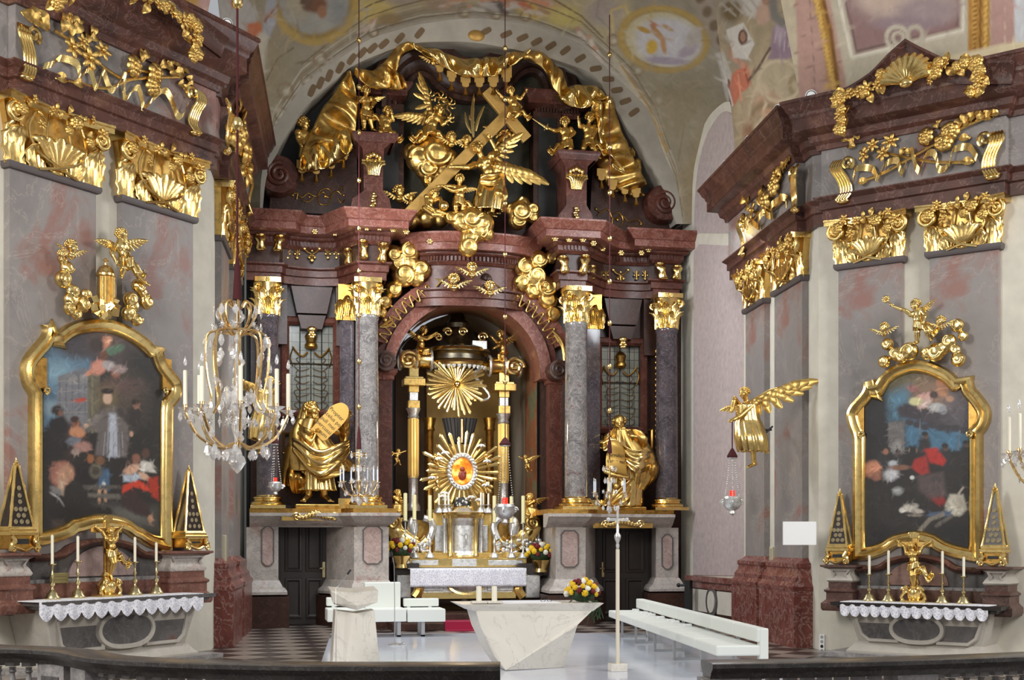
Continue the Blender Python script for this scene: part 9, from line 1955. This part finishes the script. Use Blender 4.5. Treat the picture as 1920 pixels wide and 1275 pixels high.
def hang(px, py, D): q = at(px, py, D); return Plane((q.x, q.y), -HD), q.z
pl, z = hang(445, 772, 17); big = chandelier(pl, z, .67, 'large crystal chandelier with white candles hanging in front of left pier', sl=.78)
cord(big, 445, 17, -40, 570, [232, 4], (482, 562, .06), .016, .075)
q = at(1992, 852, 17); copy_tree(big, Plane((q.x, q.y), -HD).m @ T(0, 0, q.z-.9*.67), 'crystal chandelier cut off by the right edge of the picture')
pl, z = hang(673, 905, 27); t = chandelier(pl, z, .40, 'small crystal chandelier hanging on a beaded cord before the left inner column', 7, False, 'small hanging chandeliers', WAXB, .7)
cord(t, 673, 27, -55, 846, [75, 163, 248, 338, 428, 508, 592, 678, 763], (800, 842, .05), .01, .05)
pl, z = hang(1143, 925, 27); t = chandelier(pl, z, .36, 'small crystal chandelier hanging on a beaded cord before the right prophet', 6, False, 'small hanging chandeliers', WAXB, .7)
cord(t, 1143, 27, 28, 862, [102, 189, 275, 361, 447, 528, 606, 687, 770], (822, 850, .05), .01, .05)
def lamp(lab, px, D, ytop, ybell, ycup, beads, big=1.0):
    b = at(px, ycup, D); pl = Plane((b.x, b.y), -HD); z = lambda y: at(px, y, D).z; t = thing('hanging_lamp', lab, 'lamp', pl, (0, 0, b.z-.3*big), 'hanging sanctuary lamps')
    m = MB(); m.tube([(0, 0, z(ybell)+.05), (0, 0, z(ytop))], .011, 6); part('cord', m, REDG, t)
    for y in beads: m = MB(); m.ell((0, 0, z(y)), (.05, .05, .06), None, 12, 8); part('gilt_bead', m, GOLDB, t)
    m = MB(); m.lathe([(.09*big, -.08), (.10*big, -.05), (.05*big, .04), (.02, .09)], (0, 0, z(ybell)), 14); part('red_bell', m, REDG, t); m = MB(); m.lathe([(.08*big, -.10), (.09*big, -.08), (.04*big, -.06)], (0, 0, z(ybell)), 14); part('silver_cap', m, SILVER, t)
    for k in range(3):
        a = 2*PI*k/3+.4; p0, p1 = V((.05*big*cos(a), .05*big*sin(a), z(ybell)-.09)), V((.16*big*cos(a), .16*big*sin(a), b.z)); m = MB(); nb = int(20*big)
        for i in range(nb+1): m.ell(p0.lerp(p1, i/nb)+V((0, 0, -.05*sin(PI*i/nb))), .014, None, 6, 4)
        part('chain', m, SILVER, t)
    m = MB(); m.lathe([(.15*big, .06*big), (.17*big, .02), (.16*big, 0), (.17*big, -.08*big), (.12*big, -.16*big), (.05*big, -.2*big), (.06*big, -.25*big), (.001, -.3*big)], b*0+V((0, 0, b.z)), 18); c = part('bowl', m, SILVER, t)
    for k in range(3): a = 2*PI*k/3+.4; m = MB(); m.tube(spiral(V((.18*big*cos(a), .18*big*sin(a), b.z-.05)), .06*big, .015, 1.3, V((cos(a), sin(a), 0)), V((0, 0, 1))), .018, 6); part('scroll_handle', m, SILVER, c)
    m = MB(); m.lathe([(.04*big, .02), (.05*big, .06*big), (.046*big, .17*big), (.036*big, .17*big)], (0, 0, b.z), 14); part('ruby_glass', m, RLIGHT, t, 'glowing ruby glass')
lamp('silver lamp with ruby glass hanging from the right pier angel', 1373, DA-.22, 787, 850, 937, [], 1.0)
lamp('silver lamp with ruby glass hanging behind the large chandelier', 516, 26.3, 722, 825, 908, [], .8)
lamp('silver lamp with ruby glass hanging in the niche opening before the shrine', 947, 27, -55, 828, 952, [90, 186, 282, 381, 477, 594, 716], 1.25)
# ================================================================== LIGHT
def area(name, loc, target, sx, sy, power, col=(1, 1, 1)):
    l = bpy.data.lights.new(name, 'AREA'); l.shape = 'RECTANGLE'; l.size = sx; l.size_y = sy; l.energy = power; l.color = col
    o = bpy.data.objects.new(name, l); COL.objects.link(o); o.location = loc
    o.rotation_euler = (V(target)-V(loc)).to_track_quat('-Z', 'Y').to_euler(); return o
area('nave window light left', (-6, 9.5, 9), (1, 24, 5), 3, 5, 1300, (1, .96, .9))
area('nave window light right', (15, 8, 9), (9, 23, 4), 3, 5, 1300, (1, .97, .93))
area('choir window light left', (1.2, 25.5, 8.2), (9, 28.5, 3), 2.0, 4, 480, (.9, .95, 1))
area('choir window light right', (9.8, 24.6, 8.6), (2, 28, 2), 2.0, 4, 480, (.9, .95, 1))
def spot(name, loc, power, r, col):
    l = bpy.data.lights.new(name, 'POINT'); l.energy = power; l.shadow_soft_size = r; l.color = col
    o = bpy.data.objects.new(name, l); COL.objects.link(o); o.location = loc; return o
spot('shrine lamp upper', (5.1, 31.3, 6.5), 120, .15, (1, .84, .6)); spot('shrine lamp lower', (5.0, 30.0, 4.6), 45, .15, (1, .86, .64))
wd = bpy.data.worlds.new('world'); SC.world = wd; wd.use_nodes = True
bgn = wd.node_tree.nodes['Background']; bgn.inputs[0].default_value = (.92, .95, 1, 1); bgn.inputs[1].default_value = .4
SC.view_settings.view_transform = 'Standard'; SC.view_settings.look = 'None'; SC.view_settings.gamma = 1
SC.view_settings.use_curve_mapping = False; SC.view_settings.exposure = 0.12
